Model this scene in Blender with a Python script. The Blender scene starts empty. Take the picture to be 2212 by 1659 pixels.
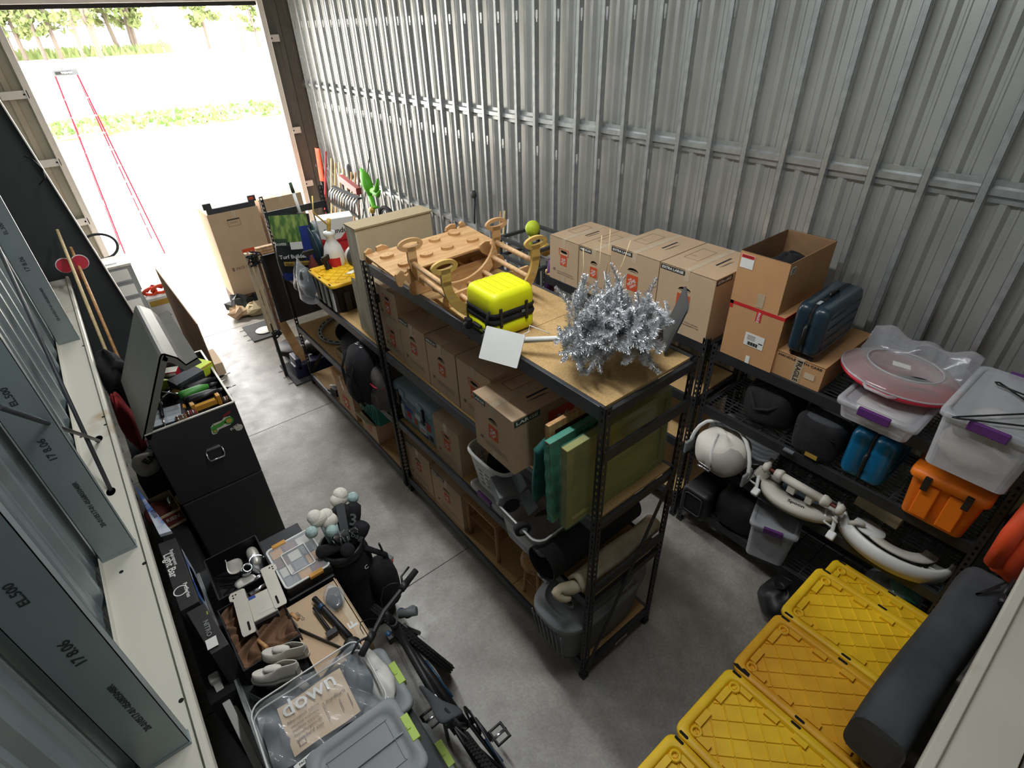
import bpy, bmesh, math, random
from mathutils import Vector, Matrix, Euler
PI = math.pi
SC = bpy.context.scene
COL = SC.collection
random.seed(7)

# ------------------------------------------------------------------ camera
cam_d = bpy.data.cameras.new('camera')
cam_d.sensor_fit = 'HORIZONTAL'; cam_d.sensor_width = 36.0
cam_d.lens = 1160.634 / 2212 * 36.0
cam_d.clip_start = 0.02; cam_d.clip_end = 600
cam = bpy.data.objects.new('camera', cam_d); COL.objects.link(cam)
rx = Vector((0.77819232, -0.62722241, -0.03176101))
dn = Vector((-0.37499826, -0.42350134, -0.82463502))
fw = Vector((0.50377874, 0.65363496, -0.5647728))
CAMLOC = Vector((-1.60383, -1.34852, 4.09641))
cam.matrix_world = Matrix(((rx.x, -dn.x, -fw.x, CAMLOC.x), (rx.y, -dn.y, -fw.y, CAMLOC.y),
                           (rx.z, -dn.z, -fw.z, CAMLOC.z), (0, 0, 0, 1)))
SC.camera = cam

# ------------------------------------------------------------------ world, sun, lamps, exposure
SC.view_settings.view_transform = 'Standard'
SC.view_settings.look = 'None'
SC.view_settings.gamma = 1.0
SC.view_settings.use_curve_mapping = False
SC.view_settings.exposure = 0.95
SC.cycles.use_denoising = True
SC.cycles.max_bounces = 8
SC.cycles.diffuse_bounces = 5
SC.cycles.glossy_bounces = 4
SC.cycles.transmission_bounces = 6
SC.cycles.transparent_max_bounces = 12
SC.cycles.sample_clamp_indirect = 8.0
SC.cycles.caustics_reflective = False
SC.cycles.caustics_refractive = False
W = bpy.data.worlds.new('sky'); SC.world = W; W.use_nodes = True
nt = W.node_tree; nt.nodes.clear()
wo = nt.nodes.new('ShaderNodeOutputWorld'); bg = nt.nodes.new('ShaderNodeBackground')
sk = nt.nodes.new('ShaderNodeTexSky'); sk.sky_type = 'NISHITA'; sk.sun_disc = False
sk.sun_elevation = math.radians(48); sk.sun_rotation = math.radians(-30); sk.dust_density = 4.0; sk.air_density = 1.0
mx = nt.nodes.new('ShaderNodeMixRGB'); mx.inputs[0].default_value = 0.75; mx.inputs[2].default_value = (1.0, 0.985, 0.95, 1)
sm = nt.nodes.new('ShaderNodeMixRGB'); sm.blend_type = 'MULTIPLY'; sm.inputs[0].default_value = 1.0; sm.inputs[2].default_value = (0.12, 0.12, 0.12, 1)
nt.links.new(sk.outputs[0], sm.inputs[1]); nt.links.new(sm.outputs[0], mx.inputs[1])
nt.links.new(mx.outputs[0], bg.inputs[0]); nt.links.new(bg.outputs[0], wo.inputs[0])
bg.inputs[1].default_value = 6.2

def lamp(name, kind, loc, energy, color=(1, 1, 1), **kw):
    d = bpy.data.lights.new(name, kind); d.energy = energy; d.color = color
    rot = kw.pop('rot', None)
    for k, v in kw.items(): setattr(d, k, v)
    o = bpy.data.objects.new(name, d); COL.objects.link(o); o.location = loc
    if rot: o.rotation_euler = rot
    return o
sun = lamp('sun', 'SUN', (0, 20, 20), 4.0, (1.0, 0.96, 0.9), angle=math.radians(14))
sun.rotation_euler = Vector((-0.35, 0.75, 1.0)).to_track_quat('Z', 'Y').to_euler()
# daylight portal in the door opening (guides sampling only)
pt = lamp('door_portal', 'AREA', (0.38, 10.62, 2.25), 1.0, shape='RECTANGLE', size=3.7, size_y=4.5, rot=(-PI/2, 0, 0))
pt.data.cycles.is_portal = True
# unseen fill lamps added under the roof (their housings are built further down)
FILL_LAMPS = [(-0.1, 0.6, 5.35), (0.2, 4.6, 5.35)]
for i, l in enumerate(FILL_LAMPS):
    lamp('fill_lamp_light', 'AREA', (l[0], l[1], l[2] - 0.09), 48.0, (0.95, 0.98, 1.0), shape='RECTANGLE', size=0.16, size_y=2.3)

# ------------------------------------------------------------------ materials
MATS = {}
def mat(name, col, rough=0.6, metal=0.0, var=0.12, scale=6.0, bump=0.0, bscale=None, spec=0.5, alpha=None,
        trans=0.0, ior=1.45, stretch=None, col2=None, coat=0.0, detail=4.0, lo=0.35, hi=0.65):
    """procedural principled material; noise mixes col with col2 (or a darker col)"""
    if name in MATS: return MATS[name]
    m = bpy.data.materials.new(name); m.use_nodes = True; t = m.node_tree
    b = t.nodes['Principled BSDF']
    c = (*col, 1.0); c2 = (*(col2 if col2 else [x * (1 - var) for x in col]), 1.0)
    tc = t.nodes.new('ShaderNodeTexCoord'); mp = t.nodes.new('ShaderNodeMapping'); ns = t.nodes.new('ShaderNodeTexNoise')
    t.links.new(tc.outputs['Object'], mp.inputs[0]); t.links.new(mp.outputs[0], ns.inputs['Vector'])
    if stretch: mp.inputs['Scale'].default_value = stretch
    ns.inputs['Scale'].default_value = scale; ns.inputs['Detail'].default_value = detail
    rp = t.nodes.new('ShaderNodeValToRGB'); rp.color_ramp.elements[0].position = lo; rp.color_ramp.elements[1].position = hi
    rp.color_ramp.elements[0].color = c2; rp.color_ramp.elements[1].color = c
    t.links.new(ns.outputs[0], rp.inputs[0]); t.links.new(rp.outputs[0], b.inputs['Base Color'])
    b.inputs['Roughness'].default_value = rough; b.inputs['Metallic'].default_value = metal
    b.inputs['Specular IOR Level'].default_value = spec; b.inputs['IOR'].default_value = ior
    if trans: b.inputs['Transmission Weight'].default_value = trans
    if coat: b.inputs['Coat Weight'].default_value = coat; b.inputs['Coat Roughness'].default_value = 0.15
    if alpha is not None: b.inputs['Alpha'].default_value = alpha
    if bump:
        bp = t.nodes.new('ShaderNodeBump'); n2 = t.nodes.new('ShaderNodeTexNoise')
        t.links.new(mp.outputs[0], n2.inputs['Vector']); n2.inputs['Scale'].default_value = bscale or scale * 4
        n2.inputs['Detail'].default_value = 5
        bp.inputs['Strength'].default_value = bump; bp.inputs['Distance'].default_value = 0.02
        t.links.new(n2.outputs[0], bp.inputs['Height']); t.links.new(bp.outputs[0], b.inputs['Normal'])
    MATS[name] = m
    return m
def M(n): return MATS[n]

def S(r, g, b):      # 0..255 display colour to linear
    f = lambda v: ((v / 255 + 0.055) / 1.055) ** 2.4 if v > 10 else v / 255 / 12.92
    return (f(r), f(g), f(b))

mat('cardboard', S(202, 174, 142), 0.85, var=0.10, scale=3, bump=0.05, bscale=60)
mat('cardboard_pale', S(214, 190, 160), 0.85, var=0.08, scale=3, bump=0.05, bscale=60)
mat('cardboard_brown', S(196, 150, 104), 0.85, var=0.12, scale=3, bump=0.06, bscale=50)
mat('cardboard_dark', S(150, 116, 84), 0.9, var=0.2, scale=4)
mat('tape_brown', S(188, 168, 140), 0.25, var=0.1, scale=20)
mat('tape_clear', S(208, 188, 160), 0.2, var=0.1, scale=20)
mat('ink_black', S(46, 44, 44), 0.7, var=0.1)
mat('ink_grey', S(120, 104, 92), 0.8, var=0.1)
mat('ink_orange', S(214, 84, 40), 0.7, var=0.08)
mat('ink_red', S(196, 40, 44), 0.6, var=0.08)
mat('ink_green', S(52, 74, 58), 0.7, var=0.1)
mat('ink_blue', S(46, 74, 150), 0.6, var=0.1)
mat('paper', S(228, 228, 224), 0.7, var=0.04)
mat('hole_dark', S(22, 18, 16), 0.95, var=0.1)
mat('black_steel', S(44, 45, 47), 0.5, metal=0.0, var=0.25, scale=9, spec=0.5)
mat('steel_beam', S(74, 76, 80), 0.42, metal=0.3, var=0.2, scale=5)
mat('particle', S(196, 164, 112), 0.75, col2=S(172, 138, 90), scale=90, lo=0.3, hi=0.7, bump=0.03, bscale=150)
mat('galv', S(196, 200, 200), 0.33, metal=0.65, var=0.22, scale=14, bump=0.02, bscale=6)
mat('galv_panel', S(186, 188, 184), 0.42, metal=0.5, var=0.12, scale=2.5, bump=0.05, bscale=3)
mat('galv_stud', S(158, 170, 172), 0.4, metal=0.45, var=0.14, scale=3)
mat('girt', S(206, 203, 190), 0.5, metal=0.1, col2=S(168, 138, 98), scale=2.2, lo=0.24, hi=0.40)
mat('black_plastic', S(30, 30, 32), 0.45, var=0.2)
mat('black_matte', S(26, 26, 27), 0.8, var=0.2, scale=12)
mat('black_fabric', S(34, 34, 37), 0.95, var=0.35, scale=14, bump=0.25, bscale=25)
mat('grey_fabric', S(104, 98, 96), 0.95, var=0.3, scale=10, bump=0.2, bscale=20)
mat('grey_lid', S(138, 142, 144), 0.5, var=0.06)
mat('grey_tub', S(112, 116, 118), 0.5, var=0.08)
mat('lime', S(176, 204, 88), 0.45, var=0.06)
mat('yellow_lid', S(236, 196, 34), 0.5, col2=S(214, 166, 26), scale=3)
mat('yellow_case', S(222, 224, 20), 0.45, var=0.06)
mat('white_plastic', S(226, 226, 222), 0.4, var=0.05)
mat('white_paint', S(222, 220, 214), 0.6, var=0.08)
mat('offwhite', S(206, 200, 188), 0.5, var=0.08)
mat('purple', S(92, 48, 112), 0.4, var=0.08)
mat('orange_plastic', S(238, 122, 26), 0.45, var=0.1)
mat('orange_red', S(236, 84, 44), 0.6, var=0.12)
mat('red_plastic', S(190, 30, 52), 0.4, var=0.1)
mat('teal_case', S(16, 98, 140), 0.3, var=0.12)
mat('navy_case', S(34, 52, 64), 0.3, var=0.15)
mat('teal_plastic', S(60, 142, 132), 0.5, var=0.1)
mat('ply', S(206, 166, 116), 0.6, col2=S(186, 142, 94), scale=5, stretch=(1, 6, 6))
mat('ply_yellow', S(204, 170, 96), 0.6, col2=S(184, 148, 78), scale=5, stretch=(1, 6, 6))
mat('beech', S(214, 178, 134), 0.55, col2=S(194, 154, 108), scale=5, stretch=(1, 8, 8))
mat('stool_wood', S(188, 146, 98), 0.6, col2=S(160, 118, 74), scale=5, stretch=(8, 8, 1))
mat('mdf', S(196, 180, 146), 0.7, var=0.06, scale=10)
mat('mdf_edge', S(174, 156, 122), 0.75, var=0.08, scale=30)
mat('silver', S(232, 234, 238), 0.3, metal=0.55, col2=S(186, 188, 192), scale=30)
mat('chrome', S(214, 216, 220), 0.2, metal=0.95, var=0.1)
mat('steel_plate', S(208, 204, 194), 0.4, metal=0.45, var=0.1)
mat('rubber', S(28, 28, 29), 0.85, var=0.2, scale=30, bump=0.2, bscale=60)
mat('blue_metal', S(40, 78, 110), 0.35, var=0.2)
mat('cream_cloth', S(206, 196, 172), 0.95, col2=S(178, 164, 136), scale=7, bump=0.2, bscale=18)
mat('mat_grey', S(66, 69, 73), 0.75, col2=S(46, 48, 51), scale=3, bump=0.06, bscale=40)
mat('leather', S(222, 216, 206), 0.55, var=0.08, scale=8)
mat('grey_leather', S(176, 170, 162), 0.6, var=0.1)
mat('amber', S(206, 148, 58), 0.4, var=0.15)
mat('green_plastic', S(74, 150, 62), 0.4, var=0.12)
mat('leaf_green', S(98, 190, 44), 0.45, var=0.15)
mat('wood_handle', S(206, 160, 106), 0.6, col2=S(178, 128, 78), scale=6, stretch=(6, 6, 1))
mat('brown_wood', S(116, 84, 60), 0.6, col2=S(90, 62, 44), scale=6)
mat('trim_white', S(226, 222, 216), 0.5, var=0.05)
mat('tan_panel', S(182, 172, 152), 0.6, var=0.12, scale=3)
mat('dark_column', S(62, 64, 66), 0.7, var=0.12, scale=5)
mat('red_fabric', S(150, 40, 44), 0.9, var=0.3, scale=9, bump=0.2)
mat('red_brown', S(118, 52, 44), 0.7, var=0.25)
mat('cooler_blue', S(142, 164, 176), 0.5, var=0.08)
mat('gold', S(206, 170, 80), 0.4, metal=0.3, var=0.1)
mat('mint', S(178, 202, 198), 0.95, var=0.15, scale=60, bump=0.3, bscale=80)
mat('cream_knit', S(226, 220, 208), 0.95, var=0.12, scale=60, bump=0.3, bscale=80)
mat('straw', S(222, 200, 150), 0.8, var=0.2, scale=20)
mat('toy_red', S(150, 60, 60), 0.4, metal=0.1, var=0.1)
mat('glass_dark', S(70, 78, 80), 0.15, var=0.1)

def clear_mat(name, col, fac, rough=0.15, gloss=0.25):
    """clear or milky plastic film: mixes straight-through transparency with a diffuse + glossy skin"""
    m = bpy.data.materials.new(name); m.use_nodes = True; t = m.node_tree; t.nodes.clear()
    o = t.nodes.new('ShaderNodeOutputMaterial'); tr = t.nodes.new('ShaderNodeBsdfTransparent'); b = t.nodes.new('ShaderNodeBsdfPrincipled')
    b.inputs['Base Color'].default_value = (*col, 1); b.inputs['Roughness'].default_value = rough; b.inputs['Specular IOR Level'].default_value = 0.6
    ms = t.nodes.new('ShaderNodeMixShader'); lw = t.nodes.new('ShaderNodeLayerWeight'); lw.inputs[0].default_value = 0.35
    ns = t.nodes.new('ShaderNodeTexNoise'); ns.inputs['Scale'].default_value = 9; tc = t.nodes.new('ShaderNodeTexCoord')
    t.links.new(tc.outputs['Object'], ns.inputs['Vector'])
    ma = t.nodes.new('ShaderNodeMath'); ma.operation = 'MULTIPLY_ADD'; ma.inputs[1].default_value = gloss; ma.inputs[2].default_value = fac
    mb = t.nodes.new('ShaderNodeMath'); mb.operation = 'MULTIPLY_ADD'; mb.inputs[1].default_value = 0.12
    t.links.new(lw.outputs['Facing'], ma.inputs[0]); t.links.new(ns.outputs[0], mb.inputs[0]); t.links.new(ma.outputs[0], mb.inputs[2])
    t.links.new(mb.outputs[0], ms.inputs[0]); t.links.new(tr.outputs[0], ms.inputs[1]); t.links.new(b.outputs[0], ms.inputs[2])
    t.links.new(ms.outputs[0], o.inputs[0]); MATS[name] = m
    return m
clear_mat('milky', S(216, 216, 222), 0.24)
clear_mat('milky_lid', S(206, 208, 212), 0.34)
clear_mat('film_clear', S(226, 230, 234), 0.05, 0.06, 0.45)
clear_mat('film_green', S(110, 164, 136), 0.14, 0.12, 0.30)
clear_mat('dome_clear', S(190, 194, 192), 0.22, 0.1, 0.4)

# ------------------------------------------------------------------ mesh builder
_TXT = {}
def text_geo(s, bold=0.02):
    k = (s, bold)
    if k not in _TXT:
        cu = bpy.data.curves.new('lettering', 'FONT'); cu.body = s; cu.size = 1.0; cu.offset = bold; cu.resolution_u = 2
        cu.align_x = 'CENTER'; cu.align_y = 'CENTER'
        ob = bpy.data.objects.new('lettering', cu); COL.objects.link(ob)
        dg = bpy.context.evaluated_depsgraph_get()
        me = bpy.data.meshes.new_from_object(ob.evaluated_get(dg))
        vs = [v.co.copy() for v in me.vertices]; fs = [tuple(p.vertices) for p in me.polygons]
        bpy.data.meshes.remove(me); bpy.data.objects.remove(ob); bpy.data.curves.remove(cu)
        if vs:
            x0 = min(v.x for v in vs); x1 = max(v.x for v in vs); y0 = min(v.y for v in vs); y1 = max(v.y for v in vs)
            vs = [Vector(((v.x - (x0 + x1) / 2), (v.y - (y0 + y1) / 2), 0)) for v in vs]
            _TXT[k] = (vs, fs, x1 - x0, y1 - y0)
        else: _TXT[k] = ([], [], 1, 1)
    return _TXT[k]

def frame_from(o, ux, uy):
    ux = Vector(ux).normalized(); uy = Vector(uy); n = ux.cross(uy).normalized(); uy = n.cross(ux)
    m = Matrix.Identity(4)
    for i in range(3):
        m[i][0] = ux[i]; m[i][1] = uy[i]; m[i][2] = n[i]; m[i][3] = o[i]
    return m

class MB:
    def __init__(s, xf=None): s.v = []; s.f = []; s.m = []; s.sm = []; s.xf = xf
    def add(s, vs, fs, mi=0, smooth=False, xf=None):
        b = len(s.v)
        for p in vs:
            p = Vector(p)
            if xf is not None: p = xf @ p
            if s.xf is not None: p = s.xf @ p
            s.v.append(p)
        for f in fs: s.f.append(tuple(i + b for i in f)); s.m.append(mi); s.sm.append(smooth)
        return s
    def box(s, x0, x1, y0, y1, z0, z1, mi=0, xf=None):
        vs = [(x0, y0, z0), (x1, y0, z0), (x1, y1, z0), (x0, y1, z0), (x0, y0, z1), (x1, y0, z1), (x1, y1, z1), (x0, y1, z1)]
        return s.add(vs, [(0, 3, 2, 1), (4, 5, 6, 7), (0, 1, 5, 4), (1, 2, 6, 5), (2, 3, 7, 6), (3, 0, 4, 7)], mi, False, xf)
    def tbox(s, x0, x1, y0, y1, z0, z1, tx=0.0, ty=0.0, mi=0, xf=None, r=0.0, n=4, open_top=False):
        """tapered tub: bottom is inset by tx, ty; rounded vertical corners r"""
        def ring(z, ix, iy):
            X0, X1, Y0, Y1 = x0 + ix, x1 - ix, y0 + iy, y1 - iy
            if r <= 0: return [(X0, Y0, z), (X1, Y0, z), (X1, Y1, z), (X0, Y1, z)]
            o = []
            for cx, cy, a0 in ((X0 + r, Y0 + r, PI), (X1 - r, Y0 + r, 1.5 * PI), (X1 - r, Y1 - r, 0), (X0 + r, Y1 - r, PI / 2)):
                for k in range(n + 1):
                    a = a0 + k * PI / 2 / n; o.append((cx + r * math.cos(a), cy + r * math.sin(a), z))
            return o
        return s.loft([ring(z0, tx, ty), ring(z1, 0, 0)], mi, caps=(True, not open_top), xf=xf, smooth=False)
    def loft(s, rings, mi=0, caps=(True, True), xf=None, smooth=True, closed=True):
        n = len(rings[0]); vs = [p for r in rings for p in r]; fs = []
        for i in range(len(rings) - 1):
            for k in range(n if closed else n - 1):
                a = i * n + k; b = i * n + (k + 1) % n
                fs.append((a, b, b + n, a + n))
        s.add(vs, fs, mi, smooth, xf)
        if caps[0]: s.add(rings[0], [tuple(reversed(range(n)))], mi, False, xf)
        if caps[1]: s.add(rings[-1], [tuple(range(n))], mi, False, xf)
        return s
    def cyl(s, p0, p1, r0, r1=None, n=14, mi=0, caps=True, smooth=True):
        p0 = Vector(p0); p1 = Vector(p1); r1 = r0 if r1 is None else r1
        d = (p1 - p0); q = d.to_track_quat('Z', 'Y'); a = q @ Vector((1, 0, 0)); b = q @ Vector((0, 1, 0))
        ring = lambda c, r: [c + a * (r * math.cos(t)) + b * (r * math.sin(t)) for t in [2 * PI * k / n for k in range(n)]]
        return s.loft([ring(p0, r0), ring(p1, r1)], mi, (caps, caps), None, smooth)
    def tube(s, pts, r, n=8, mi=0, closed=False, caps=True):
        pts = [Vector(p) for p in pts]; rings = []; N = len(pts); ref = None
        rr = r if isinstance(r, (list, tuple)) else [r] * N
        for i, p in enumerate(pts):
            a = pts[(i - 1) % N] if (closed or i > 0) else p; b = pts[(i + 1) % N] if (closed or i < N - 1) else p
            t = (b - a).normalized()
            if ref is None: ref = Vector((0, 0, 1)) if abs(t.z) < 0.9 else Vector((1, 0, 0))
            u = t.cross(ref)
            if u.length < 1e-4: u = t.orthogonal()
            u.normalize(); w = t.cross(u).normalized(); ref = u.cross(t) * -1 if False else w * -1
            ref = u.cross(t)
            rings.append([p + u * (rr[i] * math.cos(2 * PI * k / n)) + w * (rr[i] * math.sin(2 * PI * k / n)) for k in range(n)])
        if closed: rings.append(rings[0]); caps = False
        return s.loft(rings, mi, (caps, caps))
    def lathe(s, prof, n=20, mi=0, xf=None, caps=True, sx=1.0, sy=1.0, a0=0.0, a1=2 * PI):
        full = abs(a1 - a0 - 2 * PI) < 1e-6; k_n = n if full else n + 1
        rings = [[(r * sx * math.cos(a0 + (a1 - a0) * k / n), r * sy * math.sin(a0 + (a1 - a0) * k / n), z) for k in range(k_n)] for r, z in prof]
        return s.loft(rings, mi, (caps and prof[0][0] > 1e-5, caps and prof[-1][0] > 1e-5), xf, True, full)
    def prism(s, poly, h, mi=0, xf=None, both=True):
        """polygon in local xy, extruded along +z by h"""
        n = len(poly); lo = [(x, y, 0) for x, y in poly]; hi = [(x, y, h) for x, y in poly]
        s.add(lo + hi, [(k, (k + 1) % n, (k + 1) % n + n, k + n) for k in range(n)], mi, False, xf)
        if both: s.add(lo, [tuple(reversed(range(n)))], mi, False, xf)
        s.add(hi, [tuple(range(n))], mi, False, xf)
        return s
    def quad(s, a, b, c, d, mi=0): return s.add([a, b, c, d], [(0, 1, 2, 3)], mi)
    def grid(s, fn, nu, nv, mi=0, smooth=True, xf=None):
        vs = [fn(i / nu, j / nv) for j in range(nv + 1) for i in range(nu + 1)]; w = nu + 1
        fs = [(j * w + i, j * w + i + 1, (j + 1) * w + i + 1, (j + 1) * w + i) for j in range(nv) for i in range(nu)]
        return s.add(vs, fs, mi, smooth, xf)
    def blob(s, c, rx_, ry_, rz_, mi=0, nu=16, nv=10, wob=0.0, seed=0, p=2.0, xf=None, zflat=None):
        """superellipsoid with lumps"""
        rnd = random.Random(seed); ph = [rnd.uniform(0, 6.28) for _ in range(6)]
        sg = lambda x: (abs(x) ** (2 / p)) * (1 if x >= 0 else -1)
        rings = []
        for j in range(nv + 1):
            v = -PI / 2 + PI * j / nv; row = []
            for i in range(nu):
                u = 2 * PI * i / nu
                w = 1 + wob * (math.sin(3 * u + ph[0] + 2 * v) + 0.7 * math.sin(5 * u + ph[1] - 3 * v) + 0.6 * math.sin(2 * u + 5 * v + ph[2])) / 2
                x = rx_ * sg(math.cos(v)) * sg(math.cos(u)) * w; y = ry_ * sg(math.cos(v)) * sg(math.sin(u)) * w; z = rz_ * sg(math.sin(v)) * w
                if zflat is not None and z < zflat: z = zflat
                row.append((c[0] + x, c[1] + y, c[2] + z))
            rings.append(row)
        return s.loft(rings, mi, (True, True), xf, True)
    def text(s, txt, o, ux, uy, w=None, h=None, mi=0, lift=0.0006, bold=0.02):
        vs, fs, tw, th = text_geo(txt, bold)
        sx = (w / tw) if w else None; sy = (h / th) if h else None
        sx = sx or sy; sy = sy or sx
        m = frame_from(o, ux, uy)
        return s.add([m @ Vector((v.x * sx, v.y * sy, lift)) for v in vs], fs, mi)
    def plate(s, o, ux, uy, w, h, mi=0, t=0.0012, lift=0.0):
        """thin printed patch centred at o on a surface"""
        m = frame_from(o, ux, uy)
        return s.box(-w / 2, w / 2, -h / 2, h / 2, lift, lift + t, mi, m)
    def build(s, name, mats, parent=None, bevel=0.0, seg=2, sub=0, smooth=None, recalc=True, angle=0.6, solid=0.0):
        me = bpy.data.meshes.new(name); me.from_pydata([tuple(v) for v in s.v], [], s.f)
        for mm in (mats if isinstance(mats, (list, tuple)) else [mats]): me.materials.append(MATS[mm] if isinstance(mm, str) else mm)
        me.polygons.foreach_set('material_index', s.m); me.polygons.foreach_set('use_smooth', s.sm if smooth is None else [smooth] * len(s.f))
        if recalc:
            bm = bmesh.new(); bm.from_mesh(me); bmesh.ops.remove_doubles(bm, verts=bm.verts, dist=1e-5)
            bmesh.ops.recalc_face_normals(bm, faces=bm.faces); bm.to_mesh(me); bm.free()
        me.update()
        o = bpy.data.objects.new(name, me); COL.objects.link(o)
        if parent is not None: o.parent = parent
        if solid:
            sd = o.modifiers.new('solid', 'SOLIDIFY'); sd.thickness = solid; sd.offset = 0
        if bevel:
            bv = o.modifiers.new('bevel', 'BEVEL'); bv.width = bevel; bv.segments = seg; bv.limit_method = 'ANGLE'; bv.angle_limit = angle
        if sub:
            ss = o.modifiers.new('sub', 'SUBSURF'); ss.levels = sub; ss.render_levels = sub
        return o

def tag(o, label, cat, group=None, kind=None):
    o['label'] = label; o['category'] = cat
    if group: o['group'] = group
    if kind: o['kind'] = kind
    return o
def thing(name, label, cat, loc=(0, 0, 0), rz=0.0, group=None, rot=None):
    o = bpy.data.objects.new(name, None); COL.objects.link(o); o.empty_display_size = 0.05
    o.location = loc; o.rotation_euler = rot if rot else (0, 0, rz)
    return tag(o, label, cat, group)
def struct(o, label=None):
    o['kind'] = 'structure'
    if label: o['label'] = label
    return o
def copy_tree(o, parent=None):
    c = o.copy(); COL.objects.link(c)
    if parent is not None: c.parent = parent
    for ch in list(o.children): copy_tree(ch, c)
    return c
def V(*a): return Vector(a)
X_, Y_, Z_ = V(1, 0, 0), V(0, 1, 0), V(0, 0, 1)
# ------------------------------------------------------------------ shell materials
def concrete():
    m = bpy.data.materials.new('concrete'); m.use_nodes = True; t = m.node_tree; b = t.nodes['Principled BSDF']
    tc = t.nodes.new('ShaderNodeTexCoord')
    def noise(scale, det=5, rough=0.6):
        n = t.nodes.new('ShaderNodeTexNoise'); n.inputs['Scale'].default_value = scale; n.inputs['Detail'].default_value = det
        n.inputs['Roughness'].default_value = rough; t.links.new(tc.outputs['Object'], n.inputs['Vector']); return n
    def ramp(n, p0, c0, p1, c1):
        r = t.nodes.new('ShaderNodeValToRGB'); e = r.color_ramp.elements
        e[0].position = p0; e[0].color = (*c0, 1); e[1].position = p1; e[1].color = (*c1, 1); t.links.new(n.outputs[0], r.inputs[0]); return r
    a = ramp(noise(2.1, 8, 0.68), 0.36, S(134, 129, 121), 0.64, S(172, 168, 160))
    c = ramp(noise(48, 3, 0.7), 0.30, (0.74,) * 3, 0.70, (1.05,) * 3)
    d = ramp(noise(0.8, 6, 0.7), 0.40, (0.80, 0.79, 0.77), 0.58, (1, 1, 1))
    m1 = t.nodes.new('ShaderNodeMixRGB'); m1.blend_type = 'MULTIPLY'; m1.inputs[0].default_value = 1
    m2 = t.nodes.new('ShaderNodeMixRGB'); m2.blend_type = 'MULTIPLY'; m2.inputs[0].default_value = 1
    t.links.new(a.outputs[0], m1.inputs[1]); t.links.new(c.outputs[0], m1.inputs[2])
    t.links.new(m1.outputs[0], m2.inputs[1]); t.links.new(d.outputs[0], m2.inputs[2]); t.links.new(m2.outputs[0], b.inputs['Base Color'])
    rr = ramp(noise(5, 6), 0.3, (0.30,) * 3, 0.7, (0.48,) * 3); t.links.new(rr.outputs[0], b.inputs['Roughness'])
    bp = t.nodes.new('ShaderNodeBump'); bp.inputs['Strength'].default_value = 0.06; bp.inputs['Distance'].default_value = 0.02
    t.links.new(noise(30, 4).outputs[0], bp.inputs['Height']); t.links.new(bp.outputs[0], b.inputs['Normal'])
    b.inputs['Specular IOR Level'].default_value = 0.6
    MATS['concrete'] = m
concrete()
mat('gravel', S(222, 216, 206), 0.95, var=0.12, scale=1.5)
mat('joint', S(70, 66, 62), 0.9, var=0.1)
mat('roof_panel', S(206, 206, 204), 0.7, var=0.05, scale=2)
mat('grass', S(96, 122, 62), 0.95, col2=S(150, 138, 104), scale=0.9, lo=0.42, hi=0.58)
mat('foliage', S(104, 120, 70), 0.9, col2=S(134, 140, 92), scale=0.5)
mat('bark', S(118, 106, 96), 0.95, var=0.2)
mat('stamp', S(52, 58, 60), 0.8, var=0.1)

XL, XR, YB, YD, ZR = -2.30, 2.75, -1.86, 10.55, 5.6
mb = MB(); mb.box(XL - .1, XR + .1, YB - .1, YD + .05, -0.15, 0.0)
fl = struct(mb.build('floor', 'concrete'))
mb = MB()
for yj in (1.55, 4.63, 7.7): mb.box(XL, XR, yj - .004, yj + .004, -0.002, 0.0008)
struct(mb.build('trim_1', 'joint'), 'saw-cut control joints in the concrete floor')

# right wall: ribbed galvanised panel, hat girts, C studs with punched holes
def ribbed(y0, y1, pitch, rib, depth, flat, small=True):
    pts = []; y = y0
    while y < y1:
        pts += [(y, 0), (y + pitch * .30, 0), (y + pitch * .32, .006), (y + pitch * .36, .006), (y + pitch * .38, 0),
                (y + pitch * .58, 0), (y + pitch * .60, .006), (y + pitch * .64, .006), (y + pitch * .66, 0),
                (y + pitch - rib, 0), (y + pitch - rib * .72, depth), (y + pitch - rib * .28, depth), (y + pitch, 0)]
        y += pitch
    return pts
def wall_panel(name, x, sgn, y0, y1, z0, z1, m, pitch=0.316):
    pts = ribbed(y0, y1, pitch, 0.085, 0.032, 0)
    mb = MB()
    a = [(x + sgn * d, y, z0) for y, d in pts]; b = [(x + sgn * d, y, z1) for y, d in pts]
    n = len(pts); mb.add(a + b, [(k, k + 1, k + 1 + n, k + n) for k in range(n - 1)])
    # outer skin so the sheet is a closed wall
    mb.add([(x - sgn * .02, y0, z0), (x - sgn * .02, y1, z0), (x - sgn * .02, y1, z1), (x - sgn * .02, y0, z1)], [(0, 1, 2, 3)])
    return struct(mb.build(name, m))
wall_panel('wall_right', 2.735, -1, YB, YD + .1, 0, ZR, 'galv_panel')
k = 2
for z in (1.62, 3.14, 4.66):
    mb = MB(); pr = [(0, 0), (0, .035), (.025, .045), (.025, .085), (0, .095), (0, .13), (-.008, .13), (-.008, 0)]
    poly = [(2.735 - .036 - d, zz - .065 + z) for d, zz in pr]
    m4 = [[(p[0], yy, p[1]) for p in poly] for yy in (YB, YD)]
    mb.loft(m4, 0, smooth=False); struct(mb.build('trim_%d' % k, 'galv'), 'horizontal hat channel girt behind the wall studs'); k += 1
mb0 = None
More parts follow.
